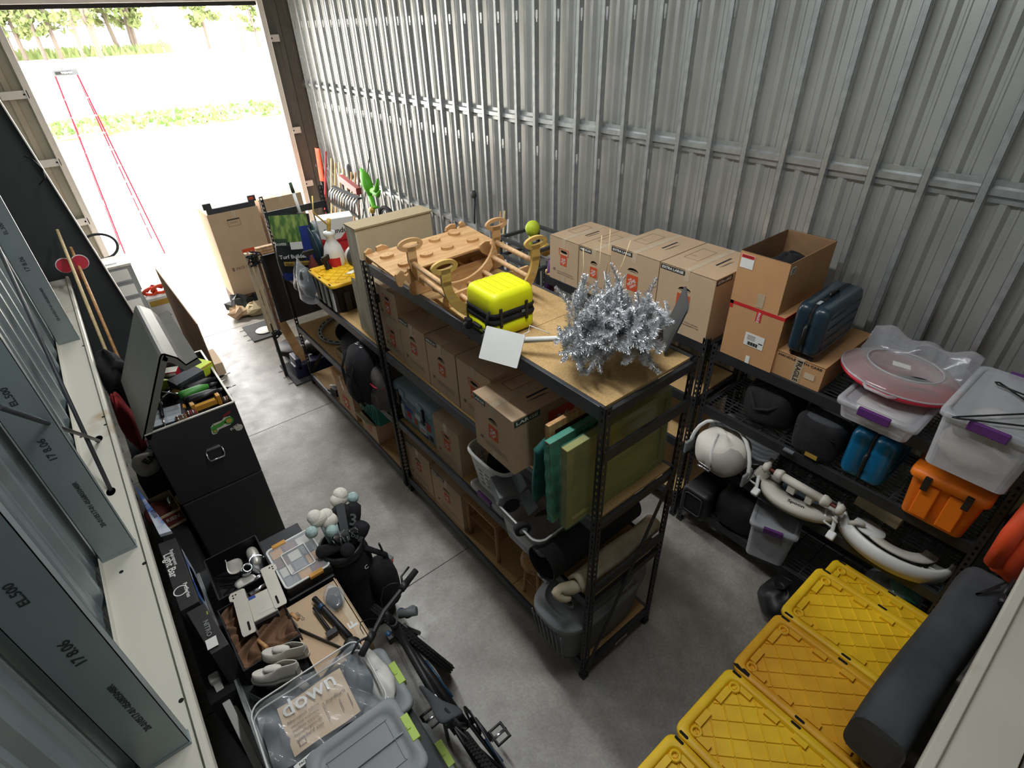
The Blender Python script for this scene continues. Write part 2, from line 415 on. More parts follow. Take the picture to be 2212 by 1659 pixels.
def stud_mb():
    mb = MB(); H = ZR - .02
    # front flange, lip, back flange
    mb.box(2.640, 2.642, 0, .042, .0, H); mb.box(2.640, 2.652, .040, .042, .0, H); mb.box(2.695, 2.697, 0, .042, .0, H)
    mb.box(2.6395, 2.6405, .010, .014, 0, H); mb.box(2.6395, 2.6405, .027, .031, 0, H)
    # web with keyhole punch-outs: strips left and right of holes plus solid lengths between
    zs = [z for z in (0.31, 1.57, 2.83, 4.09, 5.35)]
    prev = 0.0
    for z in zs:
        mb.box(2.640, 2.697, 0, .002, prev, z - .05)
        mb.box(2.640, 2.655, 0, .002, z - .05, z + .05); mb.box(2.681, 2.697, 0, .002, z - .05, z + .05)
        mb.box(2.655, 2.661, 0, .002, z - .05, z - .02); mb.box(2.675, 2.681, 0, .002, z - .05, z - .02)
        prev = z + .05
    mb.box(2.640, 2.697, 0, .002, prev, H)
    return mb
proto = stud_mb().build('trim_%d' % k, 'galv', recalc=False); k += 1
struct(proto, 'galvanised C stud with keyhole punch-outs on the right wall')
proto.location.y = 0.084
for i in list(range(-6, 0)) + list(range(1, 33)):
    c = proto.copy(); c.name = 'trim_%d' % k; k += 1; COL.objects.link(c); c.location.y = 0.084 + .316 * i
# door wall: right return, left return, header, jambs, brackets
def ypanel(name, x0, x1, y, z0, z1, m, pitch=.3):
    mb = MB(); pts = []; x = x0
    while x < x1 - 1e-6:
        e = min(x + pitch, x1); w = e - x
        pts += [(x, 0), (x + w * .55, 0), (x + w * .62, .025), (x + w * .86, .025), (x + w * .93, 0)]
        x = e
    pts.append((x1, 0)); n = len(pts)
    mb.add([(a, y - d, z0) for a, d in pts] + [(a, y - d, z1) for a, d in pts], [(j, j + 1, j + 1 + n, j + n) for j in range(n - 1)])
    mb.add([(x0, y + .03, z0), (x1, y + .03, z0), (x1, y + .03, z1), (x0, y + .03, z1)], [(0, 1, 2, 3)])
    return struct(mb.build(name, m))
ypanel('wall_front', XL, -1.55, YD, 0, ZR, 'tan_panel')
mb = MB(); mb.box(-1.55, 2.24, YD - .02, YD + .03, 4.47, ZR); struct(mb.build('wall_front_header', 'dark_column'))
bpy.data.objects['wall_front_header'].name = 'trim_%d' % k; k += 1
o = ypanel('wall_front_right', 2.25, XR, YD, 0, ZR, mat('grey_return', S(108, 104, 98), 0.6, var=.1)); o.name = 'trim_%d' % k; k += 1
mb = MB()
for (xa, xb) in ((-1.58, -1.50), (2.17, 2.25)):
    mb.box(xa, xb, YD - .10, YD + .06, 0, 4.50); mb.box(xa - .012 if xa < 0 else xb, xa if xa < 0 else xb + .012, YD - .12, YD - .08, 0, 4.5)
mb.box(-1.58, 2.25, YD - .10, YD + .06, 4.46, 4.55)
dj = struct(mb.build('door_1', 'trim_white', bevel=.006), 'white frame of the open roll-up doorway')
mb = MB(); mb.box(-1.5, 2.17, YD - .03, YD + .02, 4.40, 4.46); struct(mb.build('trim_%d' % k, 'black_matte'), 'dark rubber seal under the doorway head'); k += 1
for (xa, xb, zs) in ((-1.90, -1.56, (0.6, 1.42, 2.38, 3.35)), (2.25, 2.42, (0.5, 1.34, 2.36, 3.90))):
    for z in zs:
        mb = MB(); mb.box(xa, xb, YD - .10, YD - .03, z - .055, z + .055); mb.cyl((xb - .05 if xa < 0 else xa + .03, YD - .103, z), (xb - .05 if xa < 0 else xa + .03, YD - .099, z), .014, mi=1)
        struct(mb.build('trim_%d' % k, ['trim_white', 'hole_dark'], bevel=.004), 'pale steel girt clip beside the doorway'); k += 1
# roof and back wall
mb = MB(); mb.box(XL - .1, XR + .1, YB - .1, YD + .1, ZR, ZR + .05); struct(mb.build('ceiling', 'roof_panel'))
mb = MB(); mb.box(XL - .1, XR + .1, YB - .08, YB, 0, ZR); struct(mb.build('wall_back', 'galv_panel'))
# left wall panel, girt, studs, column
wall_panel('wall_left', XL - .005, 1, YB, YD + .1, 0, ZR, 'galv_stud', pitch=.33)
mb = MB()
# girt: horizontal web with an upstanding rounded inner lip and a hanging flange
def ch(pts): return [[(x, yy, z) for x, z in pts] for yy in (YB, 6.93)]
mb.loft(ch([(-2.262, 1.612), (-2.03, 1.612), (-2.03, 1.62), (-2.262, 1.62)]), 0, smooth=False)
mb.loft(ch([(-2.045, 1.545), (-2.030, 1.545), (-2.024, 1.60), (-2.024, 1.632), (-2.032, 1.643), (-2.052, 1.643), (-2.058, 1.62), (-2.045, 1.612)]), 0, smooth=False)
mb.loft(ch([(-2.262, 1.55), (-2.255, 1.55), (-2.255, 1.66), (-2.262, 1.66)]), 0, smooth=False)
for (x, y) in ((-2.132, 2.985), (-2.137, 2.287)):
    mb.lathe([(.0, 1.6215), (.034, 1.6215)], 16, 1, Matrix.Translation((x, y, 0)) @ Matrix.Diagonal((.8, 1.3, 1, 1)))
for (x, y) in ((-2.07, 3.28), (-2.07, 3.15), (-2.07, 1.50), (-2.18, 1.52), (-2.075, .55), (-2.07, 4.75), (-2.23, 3.10)):
    mb.cyl((x, y, 1.6205), (x, y, 1.622), .011, mi=1)
struct(mb.build('trim_%d' % k, ['girt', 'hole_dark'], bevel=.003), 'dusty horizontal steel girt along the left wall'); k += 1
for (y, n) in ((4.93, 2), (1.66, 3), (0.335, 3), (7.9, 0), (-1.1, 0)):
    mb = MB(); x0, x1 = -2.255, -2.082
    mb.box(x0, x1, y, y + .003, 1.62, ZR - .02); mb.box(x1 - .003, x1, y, y + .055, 1.62, ZR - .02); mb.box(x0, x0 + .003, y, y + .055, 1.62, ZR - .02)
    mb.box(x1 - .018, x1, y + .052, y + .055, 1.62, ZR - .02); mb.box(x0 - .01, x1 + .004, y - .004, y + .06, 1.62, 1.634)
    if n:
        c = -2.165
        mb.text('20-010517-01-056805048R', (c + .01, y - .001, 2.02), (0, 0, 1), (-1, 0, 0), w=.34, mi=1)
        mb.text('17 8.06', (c - .005, y - .001, 2.42), (0, 0, 1), (-1, 0, 0), w=.13, mi=1)
        mb.text('EL.500', (c - .01, y - .001, 2.74), (0, 0, 1), (-1, 0, 0), w=.10, mi=1)
    struct(mb.build('trim_%d' % k, ['galv_stud', 'stamp'], recalc=False), 'wide galvanised C stud standing on the left girt, stamped with lettering'); k += 1
# dark tapered column and the flat bars against it
mb = MB(); 
web = [(-2.27, 0), (-1.47, 0), (-1.84, 3.55), (-1.95, 5.5), (-2.27, 5.5)]
mb.prism([(a, b) for a, b in web], .012, 0, frame_from((0, 7.0, 0), (1, 0, 0), (0, 0, 1)))
fl_ = [(-1.47, 0), (-1.84, 3.55), (-1.95, 5.5)]
for (a, b) in ((0, 1), (1, 2)):
    (xa, za), (xb, zb) = fl_[a], fl_[b]
    mb.add([(xa, 6.92, za), (xa, 7.10, za), (xb, 7.10, zb), (xb, 6.92, zb), (xa + .012, 6.92, za), (xa + .012, 7.10, za), (xb + .012, 7.10, zb), (xb + .012, 6.92, zb)],
           [(0, 1, 2, 3), (7, 6, 5, 4), (0, 3, 7, 4), (1, 5, 6, 2), (0, 4, 5, 1), (3, 2, 6, 7)], 1)  # flange coloured offwhite for the outside light on the column edge
struct(mb.build('trim_%d' % k, ['dark_column', 'offwhite']), 'dark tapered steel frame column at the left wall'); k += 1
# cross-brace rods at the left wall
def rod(p0, p1, r, label):
    global k
    mb = MB(); mb.cyl(p0, p1, r, n=10); struct(mb.build('trim_%d' % k, 'steel_beam'), label); k += 1
rod((-2.132, 2.985, 1.60), (-2.10, 1.05, 2.99), .011, 'steel brace rod passing through a stud')
rod((-2.137, 2.287, 1.60), (-2.165, 4.3, 3.22), .013, 'steel brace rod rising to the column')
mb = MB(); mb.tube([(-1.86, 6.9, 3.0), (-1.80, 6.85, 2.96), (-1.76, 6.85, 2.86), (-1.78, 6.85, 2.76), (-1.86, 6.9, 2.70)], .006)
struct(mb.build('trim_%d' % k, 'black_plastic'), 'loop of black cable at the column'); k += 1
# back wall girt under the camera
mb = MB()
def cy(pts): return [[(xx, y, z) for y, z in pts] for xx in (XL, XR - .1)]
mb.loft(cy([(-1.85, 1.612), (-1.62, 1.612), (-1.62, 1.62), (-1.85, 1.62)]), 0, smooth=False)
mb.loft(cy([(-1.63, 1.545), (-1.615, 1.545), (-1.600, 1.60), (-1.600, 1.632), (-1.606, 1.643), (-1.645, 1.643), (-1.652, 1.62), (-1.63, 1.612)]), 0, smooth=False)
struct(mb.build('trim_%d' % k, 'girt', bevel=.003), 'dusty steel girt along the back wall'); k += 1

# ------------------------------------------------------------------ outside
mb = MB(); mb.box(-90, 140, YD + .05, 330, -0.2, -0.02); struct(mb.build('ground', 'gravel'))
rnd = random.Random(3)
mb = MB()
for i in range(1500):
    x = rnd.uniform(-3, 20); y = rnd.uniform(32.8, 40.2) - x * .05; h = rnd.uniform(.10, .32); a = rnd.uniform(0, 6.28); w = rnd.uniform(.08, .22)
    dx, dy = math.cos(a) * w, math.sin(a) * w
    mb.add([(x - dx, y - dy, -.02), (x + dx, y + dy, -.02), (x + dx * .3 + rnd.uniform(-.1, .1), y + dy * .3, h)], [(0, 1, 2)])
g = mb.build('grass_strip', 'grass', recalc=False); tag(g, 'strip of patchy green grass across the pale gravel outside', 'grass', kind='stuff')
mb = MB()
mb.box(-3, 20, 32.6, 39.6, -.03, .03); struct(mb.build('verge', 'grass'))
def tree(x, y, H, W_, seed, label, bare=False, trunks=1, cone=0.55, dens=1.0):
    t = thing('tree', label, 'tree', (x, y, -.02), 0, 'trees across the gravel lot')
    r = random.Random(seed); tb = MB(); lf = MB()
    for q in range(trunks):
        ox = r.uniform(-W_ * .25, W_ * .25) if trunks > 1 else 0; lx = r.uniform(-.1, .1) * H
        pts = [V(ox, 0, 0), V(ox + lx * .4, 0, H * .5), V(ox + lx, 0, H * .97)]
        tb.tube(pts, [H * .016, H * .011, H * .003], 6)
        nb = 26 if bare else 38
        for i in range(nb):
            f = r.uniform(.16, .97); base = pts[0].lerp(pts[2], f); L = W_ * .55 * (1 - f * cone) * r.uniform(.45, 1.0)
            a = r.uniform(0, 6.28); tip = base + V(math.cos(a) * L, math.sin(a) * L, L * r.uniform(-.05, .55))
            tb.tube([base, base.lerp(tip, .55) + V(0, 0, L * .05), tip], [H * .004, H * .003, H * .001], 4)
            n_l = int((5 if bare else 46) * dens)
            for j in range(n_l):
                p = base.lerp(tip, r.uniform(.3, 1.05)) + V(r.gauss(0, .10), r.gauss(0, .10), r.gauss(0, .09)) * L
                s_ = H * r.uniform(.010, .024); e = Euler((r.uniform(0, 6), r.uniform(0, 6), r.uniform(0, 6))).to_matrix()
                lf.add([p + e @ V(-s_, -s_ * .6, 0), p + e @ V(s_, -s_ * .6, 0), p + e @ V(s_ * .7, s_ * .7, 0), p + e @ V(-s_ * .7, s_ * .6, 0)], [(0, 1, 2, 3)])
    tb.build('trunk', 'bark', t, recalc=False)
    lf.build('foliage', 'foliage', t, recalc=False)
    return t
TREES = [  # x, y, height, width, bare, trunks, label
    (-1.5, 150, 27, 13, 0, 2, 'leafy green tree at the far left of the doorway view'),
    (6, 146, 26, 12, 0, 2, 'broad green tree second from the left beyond the lot'),
    (9.5, 140, 23, 5, 1, 1, 'thin half-bare trunk just left of the tallest grey-green tree'),
    (17.8, 156, 30, 15, 0, 3, 'wide grey-green tree with several trunks in the middle of the row'),
    (11.8, 140, 28, 5, 1, 2, 'tall bare leaning trunks beside the wide grey-green tree'),
    (18.4, 112, 11, 1.6, 1, 1, 'small bare sapling standing alone before the tree row'),
    (37.0, 162, 25, 9, 0, 1, 'upright green tree on its own right of the middle'),
    (33.6, 123, 20, 5, 1, 1, 'slim sparsely leaved tree near the right door jamb'),
    (45, 150, 20, 6, 0, 1, 'small green tree closest to the right door jamb')]
for i, (x, y, H, W_, b, n, l) in enumerate(TREES): tree(x, y, H, W_, 20 + i, l, bool(b), n, dens=0.6 if b else 1.0)
mb = MB()
for i in range(900):
    x = rnd.uniform(-8, 26); y = 158 + rnd.uniform(-6, 6) - abs(x) * .2; s_ = rnd.uniform(.25, .7)
    mb.add([(x - s_, y, -.02), (x + s_, y, -.02), (x + rnd.uniform(-.3, .3), y, rnd.uniform(.5, 2.2))], [(0, 1, 2)])
tag(mb.build('undergrowth', 'foliage', recalc=False), 'low brush growing under the trees beyond the lot', 'brush', kind='stuff')
# orange stepladder outside
t = thing('stepladder', 'tall red-orange fibreglass stepladder standing outside the doorway', 'ladder', (-.86, 13.0, -.02))
H = 3.56
mb = MB(); mb.box(-.20, .20, -.09, .09, H - .10, H); mb.box(-.16, .10, -.096, -.09, H - .075, H - .03, 1)
mb.text('WERNER', (0.02, -.097, H - .052), (1, 0, 0), (0, 0, 1), w=.18, mi=2)
mb.build('top_cap', ['grey_tub', 'ink_black', 'paper'], t, bevel=.008)
for sx in (-1, 1):
    for (yb, nm) in ((-.42, 'front_rail'), (.95, 'rear_rail')):
        mb = MB(); a = V(sx * (.36 if yb < 0 else .33), yb, 0); b = V(sx * .17, yb * .08, H - .06)
        d = (b - a); n_ = d.cross(V(1, 0, 0)).normalized() * (.038 if yb < 0 else .022)
        w = V(.014, 0, 0)
        mb.add([a - w - n_, a + w - n_, a + w + n_, a - w + n_, b - w - n_, b + w - n_, b + w + n_, b - w + n_], [(0, 3, 2, 1), (4, 5, 6, 7), (0, 1, 5, 4), (1, 2, 6, 5), (2, 3, 7, 6), (3, 0, 4, 7)])
        mb.build(nm, 'red_plastic', t)
for i in range(1, 11):
    f = i * .0865; z = f * H; y = -.42 + (.42 - .034) * f; x = .36 - .19 * f
    mb = MB(); mb.box(-x, x, y - .035, y + .045, z - .012, z + .012); mb.build('step', 'galv', t, bevel=.004)
for f in (.3, .6):
    mb = MB()
    for sx in (-1, 1): mb.cyl((sx * (.36 - .19 * f), -.42 * (1 - f), f * H), (sx * (.33 - .16 * f), .95 * (1 - f), f * H), .008)
    mb.build('spreader', 'galv', t)
# housings for the added fill lamps, out of view under the roof
for i, l in enumerate(FILL_LAMPS):
    t = thing('fill_lamp', 'unseen fill lamp added under the roof, ' + ('nearer the back wall' if i == 0 else 'nearer the doorway'), 'lamp', l)
    mb = MB(); mb.box(-.10, .10, -1.2, 1.2, -.04, .04); mb.build('housing', 'white_paint', t, bevel=.006)
    mb = MB()
    for y in (-1, 1): mb.cyl((0, y, .04), (0, y, ZR - l[2] + .01), .006)
    mb.build('hanger', 'galv', t)
# ------------------------------------------------------------------ storage racks
def post_mb(H, sx, sy, fw_=.044, pitch=.05):
    """L post with slotted flanges; corner at the local origin, flanges run along sx*x and sy*y"""
    mb = MB(); t = .0025
    def flange(axis):
        def b(u0, u1, z0, z1):
            if axis == 'x': xa, xb = sorted((u0 * sx, u1 * sx)); ya, yb = sorted((0, t * sy))
            else: xa, xb = sorted((0, t * sx)); ya, yb = sorted((u0 * sy, u1 * sy))
            mb.box(xa, xb, ya, yb, z0, z1)
        b(0, .016, .0, H); b(.030, fw_, .0, H); z = 0.0
        while z < H:
            b(.016, .030, z, min(z + pitch * .52, H)); z += pitch
    flange('x'); flange('y')
    # plastic foot
    xa, xb = sorted((-.004 * sx, (fw_ + .004) * sx)); ya, yb = sorted((-.004 * sy, (fw_ + .004) * sy))
    mb.box(xa, xb, ya, yb, 0, .035, 1)
    return mb
def beam(parent, x0, x1, y0, y1, z1, h=.085, along='y', side=1, m='steel_beam'):
    """stepped box beam whose top edge is at z1"""
    mb = MB()
    mb.box(x0, x1, y0, y1, z1 - h, z1)
    if along == 'y':   # lip that carries the board
        mb.box(x1 if side > 0 else x0 - .016, x1 + .016 if side > 0 else x0, y0, y1, z1 - h, z1 - .016)
    return mb.build('beam', m, parent, bevel=.003)
def wire_deck(parent, x0, x1, y0, y1, z):
    mb = MB(); r = .0028
    y = y0 + .02
    while y < y1:
        mb.box(x0, x1, y - r * 1.4, y + r * 1.4, z - .004, z); y += .155
    n = 14
    for i in range(n + 1):
        x = x0 + (x1 - x0) * i / n; mb.box(x - r, x + r, y0, y1, z, z + 2 * r)
    for x in (x0,):
        mb.box(x - r, x + r, y0, y1, z - .03, z - .03 + 2 * r)
    return mb.build('wire_deck', 'steel_beam', parent)
def boards(parent, x0, x1, ys, z, m='particle'):
    for a, b in zip(ys[:-1], ys[1:]):
        mb = MB(); mb.box(x0, x1, a + .002, b - .002, z - .016, z); mb.build('shelf_board', m, parent)
def rack(label, x0, y0, D, L, H, levels, group, deck, joints, beam_m='steel_beam', braces=(), back=True):
    t = thing('storage_rack', label, 'shelving rack', (x0, y0, 0), 0, group)
    for cx, sx in ((0, 1), (D, -1)):
        for cy_, sy in ((0, 1), (L, -1)):
            o = post_mb(H, sx, sy).build('post', ['black_steel', 'black_plastic'], t, recalc=False); o.location = (cx, cy_, 0)
    for z in levels:
        beam(t, .002, .028, .03, L - .03, z, side=1, m=beam_m)
        beam(t, D - .028, D - .002, .03, L - .03, z, side=-1, m=beam_m)
        for yy in (0.003, L - .031):
            mb = MB(); mb.box(.03, D - .03, yy, yy + .028, z - .075, z - .018); mb.build('end_beam', 'black_steel', t, bevel=.003)
        if deck == 'wire': wire_deck(t, .030, D - .030, .03, L - .03, z - .008)
        else: boards(t, .030, D - .030, joints, z - .001)
    for (ya, z0, z1) in braces:
        mb = MB()
        if z0 == z1: mb.box(.01, D - .01, ya, ya + .018, z0 - .038, z0 + .038)
        else:
            a = V(.02, ya, z0); b = V(D - .02, ya, z1); d = (b - a); n_ = V(0, 1, 0).cross(d).normalized() * .022
            mb.add([a - n_, b - n_, b + n_, a + n_, a - n_ + V(0, .006, 0), b - n_ + V(0, .006, 0), b + n_ + V(0, .006, 0), a + n_ + V(0, .006, 0)],
                   [(0, 1, 2, 3), (7, 6, 5, 4), (0, 4, 5, 1), (3, 2, 6, 7), (0, 3, 7, 4), (1, 5, 6, 2)])
        mb.build('brace', 'black_steel', t, bevel=.002)
    return t
DN = .735
NEAR = rack('long black rack with particle-board shelves nearest the camera, silver tinsel tree on top', 0, 0, DN, 2.58, 2.525, (.19, .945, 1.70, 2.515),
            'black storage racks', 'board', (.03, .87, 1.71, 2.55),
            braces=((-.004, 2.205, 2.205), (-.004, 1.06, 1.06), (-.006, .14, 1.72), (2.56, 2.2, 2.2), (2.56, .14, 1.0)))
mb = MB(); mb.plate((.40, -.0015, .105), (1, 0, 0), (0, 0, 1), .13, .035, 0); mb.plate((.40, -.003, .105), (1, 0, 0), (0, 0, 1), .09, .012, 1)
mb.build('maker_plate', ['offwhite', 'ink_grey'], NEAR)
FARR = rack('long black rack nearer the doorway holding the garden supplies and the beige cabinet', 0, 2.64, DN, 2.61, 2.515, (.16, .91, 1.68),
            'black storage racks', 'board', (.03, .90, 1.75, 2.58), beam_m='steel_beam', braces=((2.60, 2.30, 2.30), (2.60, .14, 1.0)))
RA = rack('lower black rack along the right wall carrying the extra large cartons', 1.80, 0.56, .62, 1.94, 1.985, (.28, .90, 1.40, 1.93),
          'black storage racks', 'board', (.03, .66, 1.3, 1.91), beam_m='black_steel')
RB = rack('black rack with wire decks along the right wall, loaded with suitcases and clear bins', 1.80, -1.43, .62, 1.95, 1.985, (.28, .90, 1.40, 1.93),
          'black storage racks', 'wire', (), beam_m='black_steel')

# ------------------------------------------------------------------ cardboard cartons
def logo(mb, o, ux, uy, s, mi_o=1, mi_t=2, aspect=1.15):
    """orange square with three lines of diagonal white stencil lettering"""
    w, h = s, s * aspect
    mb.plate(o, ux, uy, w, h, mi_o, .0008)
    ux = V(*ux).normalized(); uy = V(*uy).normalized()
    dx = (ux * .80 + uy * .60).normalized(); dy = (uy * .80 - ux * .60).normalized(); n = ux.cross(uy)
    c = V(*o) + n * .0010
    for s_, dd, ww, hh in (('THE', .26, .34, .15), ('HOME', .03, .80, .25), ('DEPOT', -.24, .62, .17)):
        mb.text(s_, c + dy * (dd * s) - dx * (.02 * s), dx, dy, w=ww * s, h=hh * s, mi=mi_t, lift=.0004, bold=.03)
CM = ['cardboard', 'ink_orange', 'paper', 'ink_black', 'ink_grey', 'hole_dark', 'tape_clear', 'ink_green']
def carton(label, x, y, z, w, d, h, rz=0.0, size=None, size_ink=3, handle='slot', lg=.085, group='cardboard moving cartons', tape=True, m='cardboard',
           side=False, name='cardboard_carton', top=True, open_top=False, lines=True, rot=None, lift_logo=0.0):
    """front (printed) face looks to -x; (x, y, z) is the middle of the front bottom edge; w along y, d along +x"""
    t = thing(name, label, 'box', (x, y, z), rz, group, rot)
    mats = [m] + CM[1:]
    mb = MB()
    hz = h * .70; hw = w * .24; hh = .034
    if handle:   # front face with a cut hand hole, its shaded inside a dark-painted cap
        N = 20
        if handle == 'slot':
            arc = [(hw / 2 * math.cos(a) , hz + hh / 2 * math.sin(a)) for a in [2 * PI * k / N for k in range(N)]]
            sg = lambda c: (abs(c) ** .6) * (1 if c >= 0 else -1)
            arc = [(hw / 2 * sg(math.cos(a)), hz + hh / 2 * sg(math.sin(a))) for a in [2 * PI * k / N for k in range(N)]]
        else:        # half-moon flap hole
            arc = []
            for k in range(N // 2 + 1):
                a = PI * k / (N // 2); arc.append((hw / 2 * math.cos(a), hz + hh * .95 * math.sin(a) - .008))
            for k in range(1, N // 2):
                a = PI - PI * k / (N // 2); arc.append((hw / 2 * math.cos(a), hz + hh * .30 * math.sin(a) - .012))
        bm = bmesh.new()
        o_ = [bm.verts.new((0, a, b)) for a, b in ((-w / 2, 0), (w / 2, 0), (w / 2, h), (-w / 2, h))]
        i_ = [bm.verts.new((0, a, b)) for a, b in arc]
        es = [bm.edges.new((o_[q], o_[(q + 1) % 4])) for q in range(4)] + [bm.edges.new((i_[q], i_[(q + 1) % len(i_)])) for q in range(len(i_))]
        bmesh.ops.triangle_fill(bm, use_beauty=True, edges=es)
        bm.verts.index_update()
        cy_ = sum(a for a, b in arc) / len(arc); cz_ = sum(b for a, b in arc) / len(arc)
        fs = [tuple(v.index for v in f.verts) for f in bm.faces
              if not all(v.index >= 4 for v in f.verts)]
        mb.add([v.co.copy() for v in bm.verts], fs, 0); bm.free()
        lo = [(0, a, b) for a, b in arc]; hi = [(.010, a, b) for a, b in arc]; n = len(arc)
        mb.add(lo + hi, [(q, (q + 1) % n, (q + 1) % n + n, q + n) for q in range(n)], 0)
        mb.add(hi, [tuple(range(n))], 5)
    else: mb.add([(0, -w / 2, 0), (0, w / 2, 0), (0, w / 2, h), (0, -w / 2, h)], [(0, 1, 2, 3)], 0)
    P8 = [(0, -w / 2, 0), (d, -w / 2, 0), (d, w / 2, 0), (0, w / 2, 0), (0, -w / 2, h), (d, -w / 2, h), (d, w / 2, h), (0, w / 2, h)]
    fcs = [(0, 3, 2, 1), (1, 2, 6, 5), (0, 1, 5, 4), (2, 3, 7, 6)]
    mb.add(P8, fcs, 0)
    if not open_top:
        g = .0025
        mb.box(0, d, -w / 2 + .0005, -g, h - .004, h, 0); mb.box(0, d, g, w / 2 - .0005, h - .004, h, 0)
        mb.box(.002, d - .002, -g, g, h - .006, h - .004, 5)
    mb.build('carton', mats, t, recalc=True)
    if open_top:
        mb = MB(); e = .006
        mb.add([(e, -w / 2 + e, h - .002), (d - e, -w / 2 + e, h - .002), (d - e, w / 2 - e, h - .002), (e, w / 2 - e, h - .002),
                (e, -w / 2 + e, .01), (d - e, -w / 2 + e, .01), (d - e, w / 2 - e, .01), (e, w / 2 - e, .01)],
               [(0, 1, 5, 4), (1, 2, 6, 5), (2, 3, 7, 6), (3, 0, 4, 7), (4, 5, 6, 7)], 0)
        for (a, b) in (((0, -w / 2), (d, -w / 2)), ((d, -w / 2), (d, w / 2)), ((d, w / 2), (0, w / 2)), ((0, w / 2), (0, -w / 2))):
            xa, xb = sorted((a[0], b[0])); ya, yb = sorted((a[1], b[1]))
            mb.box(max(0, xa - .0), min(d, xb + e if xa == xb and xa == 0 else xb), max(-w / 2, ya), min(w / 2, yb + e if ya == yb and ya < 0 else yb), h - .001, h + .001, 0)
        mb.build('lining', 'cardboard_dark', t, recalc=False)
    if lg or size or lines:
        mb = MB(); f = (0, -1, 0); u = (0, 0, 1)
        if lg: logo(mb, (-.0012, 0, hz - .03 - lg * .62 + lift_logo), f, u, lg)
        if handle == 'slot' and lg:  # orange keyline round the slot
            for (a, b, ww, h2) in ((0, hz + .030, hw * 1.35, .006), (0, hz - .028, hw * 1.35, .004), (hw * .66, hz, .006, .060), (-hw * .66, hz, .006, .060)):
                mb.plate((-.0012, a, b), f, u, ww, h2, 1)
        if size:
            sw = min(w * .46, .016 * len(size) + .05); sh = .036
            mb.plate((-.0012, w / 2 - sw / 2 - .006, h - sh / 2 - .010), f, u, sw, sh, size_ink)
            mb.text(size, (-.0022, w / 2 - sw / 2 - .006, h - sh / 2 - .010), f, u, w=sw * .88, h=sh * .60, mi=2, bold=.04)
            if side:
                sw2 = min(d * .36, .2)
                mb.plate((sw2 / 2 + .012, -w / 2 - .0012, h - sh / 2 - .012), (1, 0, 0), u, sw2, sh * 1.15, size_ink)
                mb.text(size, (sw2 / 2 + .012, -w / 2 - .0022, h - sh / 2 - .012), (1, 0, 0), u, w=sw2 * .86, h=sh * .7, mi=2, bold=.04)
                logo(mb, (d * .70, -w / 2 - .0012, h * .55), (1, 0, 0), u, h * .52)
        if lines:
            zl = h * .20
            mb.plate((-.0012, w * .33, zl + .02), f, u, .026, .026, 4)
            mb.text('SAFELY STORING YOUR THINGS', (-.0014, -w * .05, zl + .012), f, u, w=w * .56, h=.010, mi=4)
            mb.text('LEARN MORE AT HOMEPRINTS.COM' if 0 else 'MORE HELP AT WWW.HOMEDEPOT.COM', (-.0014, -w * .07, zl - .008), f, u, w=w * .56, h=.010, mi=4)
        if top:
            for sy in (-1, 1):
                cx, cy_ = d * .56, sy * w * .25; a, b = d * .42, w * .26
                if sy > 0:
                    for (px, py, pw, ph) in ((cx, cy_ + b / 2, a, .003), (cx, cy_ - b / 2, a, .003), (cx - a / 2, cy_, .003, b), (cx + a / 2, cy_, .003, b)): mb.plate((px, py, h), (1, 0, 0), (0, 1, 0), pw, ph, 4)
                    mb.text('CONTENTS', (cx - a * .2, cy_ + b * .22, h + .001), (0, -1, 0), (1, 0, 0), w=b * .5, mi=4)
                else:
                    mb.plate((cx, cy_ + b * .30, h), (1, 0, 0), (0, 1, 0), a * .8, .016, 3)
                    for q in range(5): mb.plate((cx + q * .012 - .05, cy_ - b * .02 * q, h), (1, 0, 0), (0, 1, 0), a * .5, .003, 4)
        mb.build('print', mats, t, recalc=False)
    if tape:
        mb = MB(); tw = .048
        mb.box(-.0011, d + .001, -tw / 2, tw / 2, h + .0002, h + .001, 0); mb.box(-.0012, -.0004, -tw / 2, tw / 2, h - min(.085, hz * .3), h + .001, 0)
        mb.box(-.0012, -.0004, -tw / 2, tw / 2, 0.0, .055, 0)
        mb.build('tape', 'tape_clear', t, recalc=False)
    return t
# cartons on the second shelf of the near rack
Z2, Z3, Z1, ZT = 1.70, .945, .19, 2.515
g2 = 'cartons on the second shelf'
carton('small carton with an oval hand hole under its twin beside the rack post', .06, 2.45, Z2, .33, .40, .315, group=g2)
carton('small carton stacked topmost beside the rack post', .055, 2.43, Z2 + .317, .33, .40, .315, group=g2)
carton('medium carton just right of the two stacked small cartons', .052, 2.062, Z2, .40, .55, .45, size='MEDIUM', handle='moon', group=g2)
carton('medium carton second to the right of the stacked small cartons', .050, 1.645, Z2, .40, .55, .45, size='MEDIUM', handle='moon', group=g2)
carton('carton with an oval hand hole behind the large carton that juts out', .050, 1.228, Z2, .40, .52, .455, handle='slot', group=g2)
carton('large carton jutting out over the laundry basket', -.09, .83, Z2, .415, .56, .425, rz=-.02, size='LARGE', size_ink=7, handle='moon', lg=.095, side=True, group=g2)
carton('carton with an oval hand hole beside the pale blue cooler', .035, 1.69, Z3, .385, .52, .45, handle='slot', group='cartons on the lower shelves')
carton('carton on the bottom shelf beside the middle rack post', .045, 2.34, Z1, .46, .5, .50, size='LARGE', handle='moon', group='cartons on the lower shelves')
carton('carton with a dark bar of lettering next to the wooden side table', .04, 1.83, Z1, .50, .50, .47, size='EXTRA LARGE', handle='moon', group='cartons on the lower shelves')
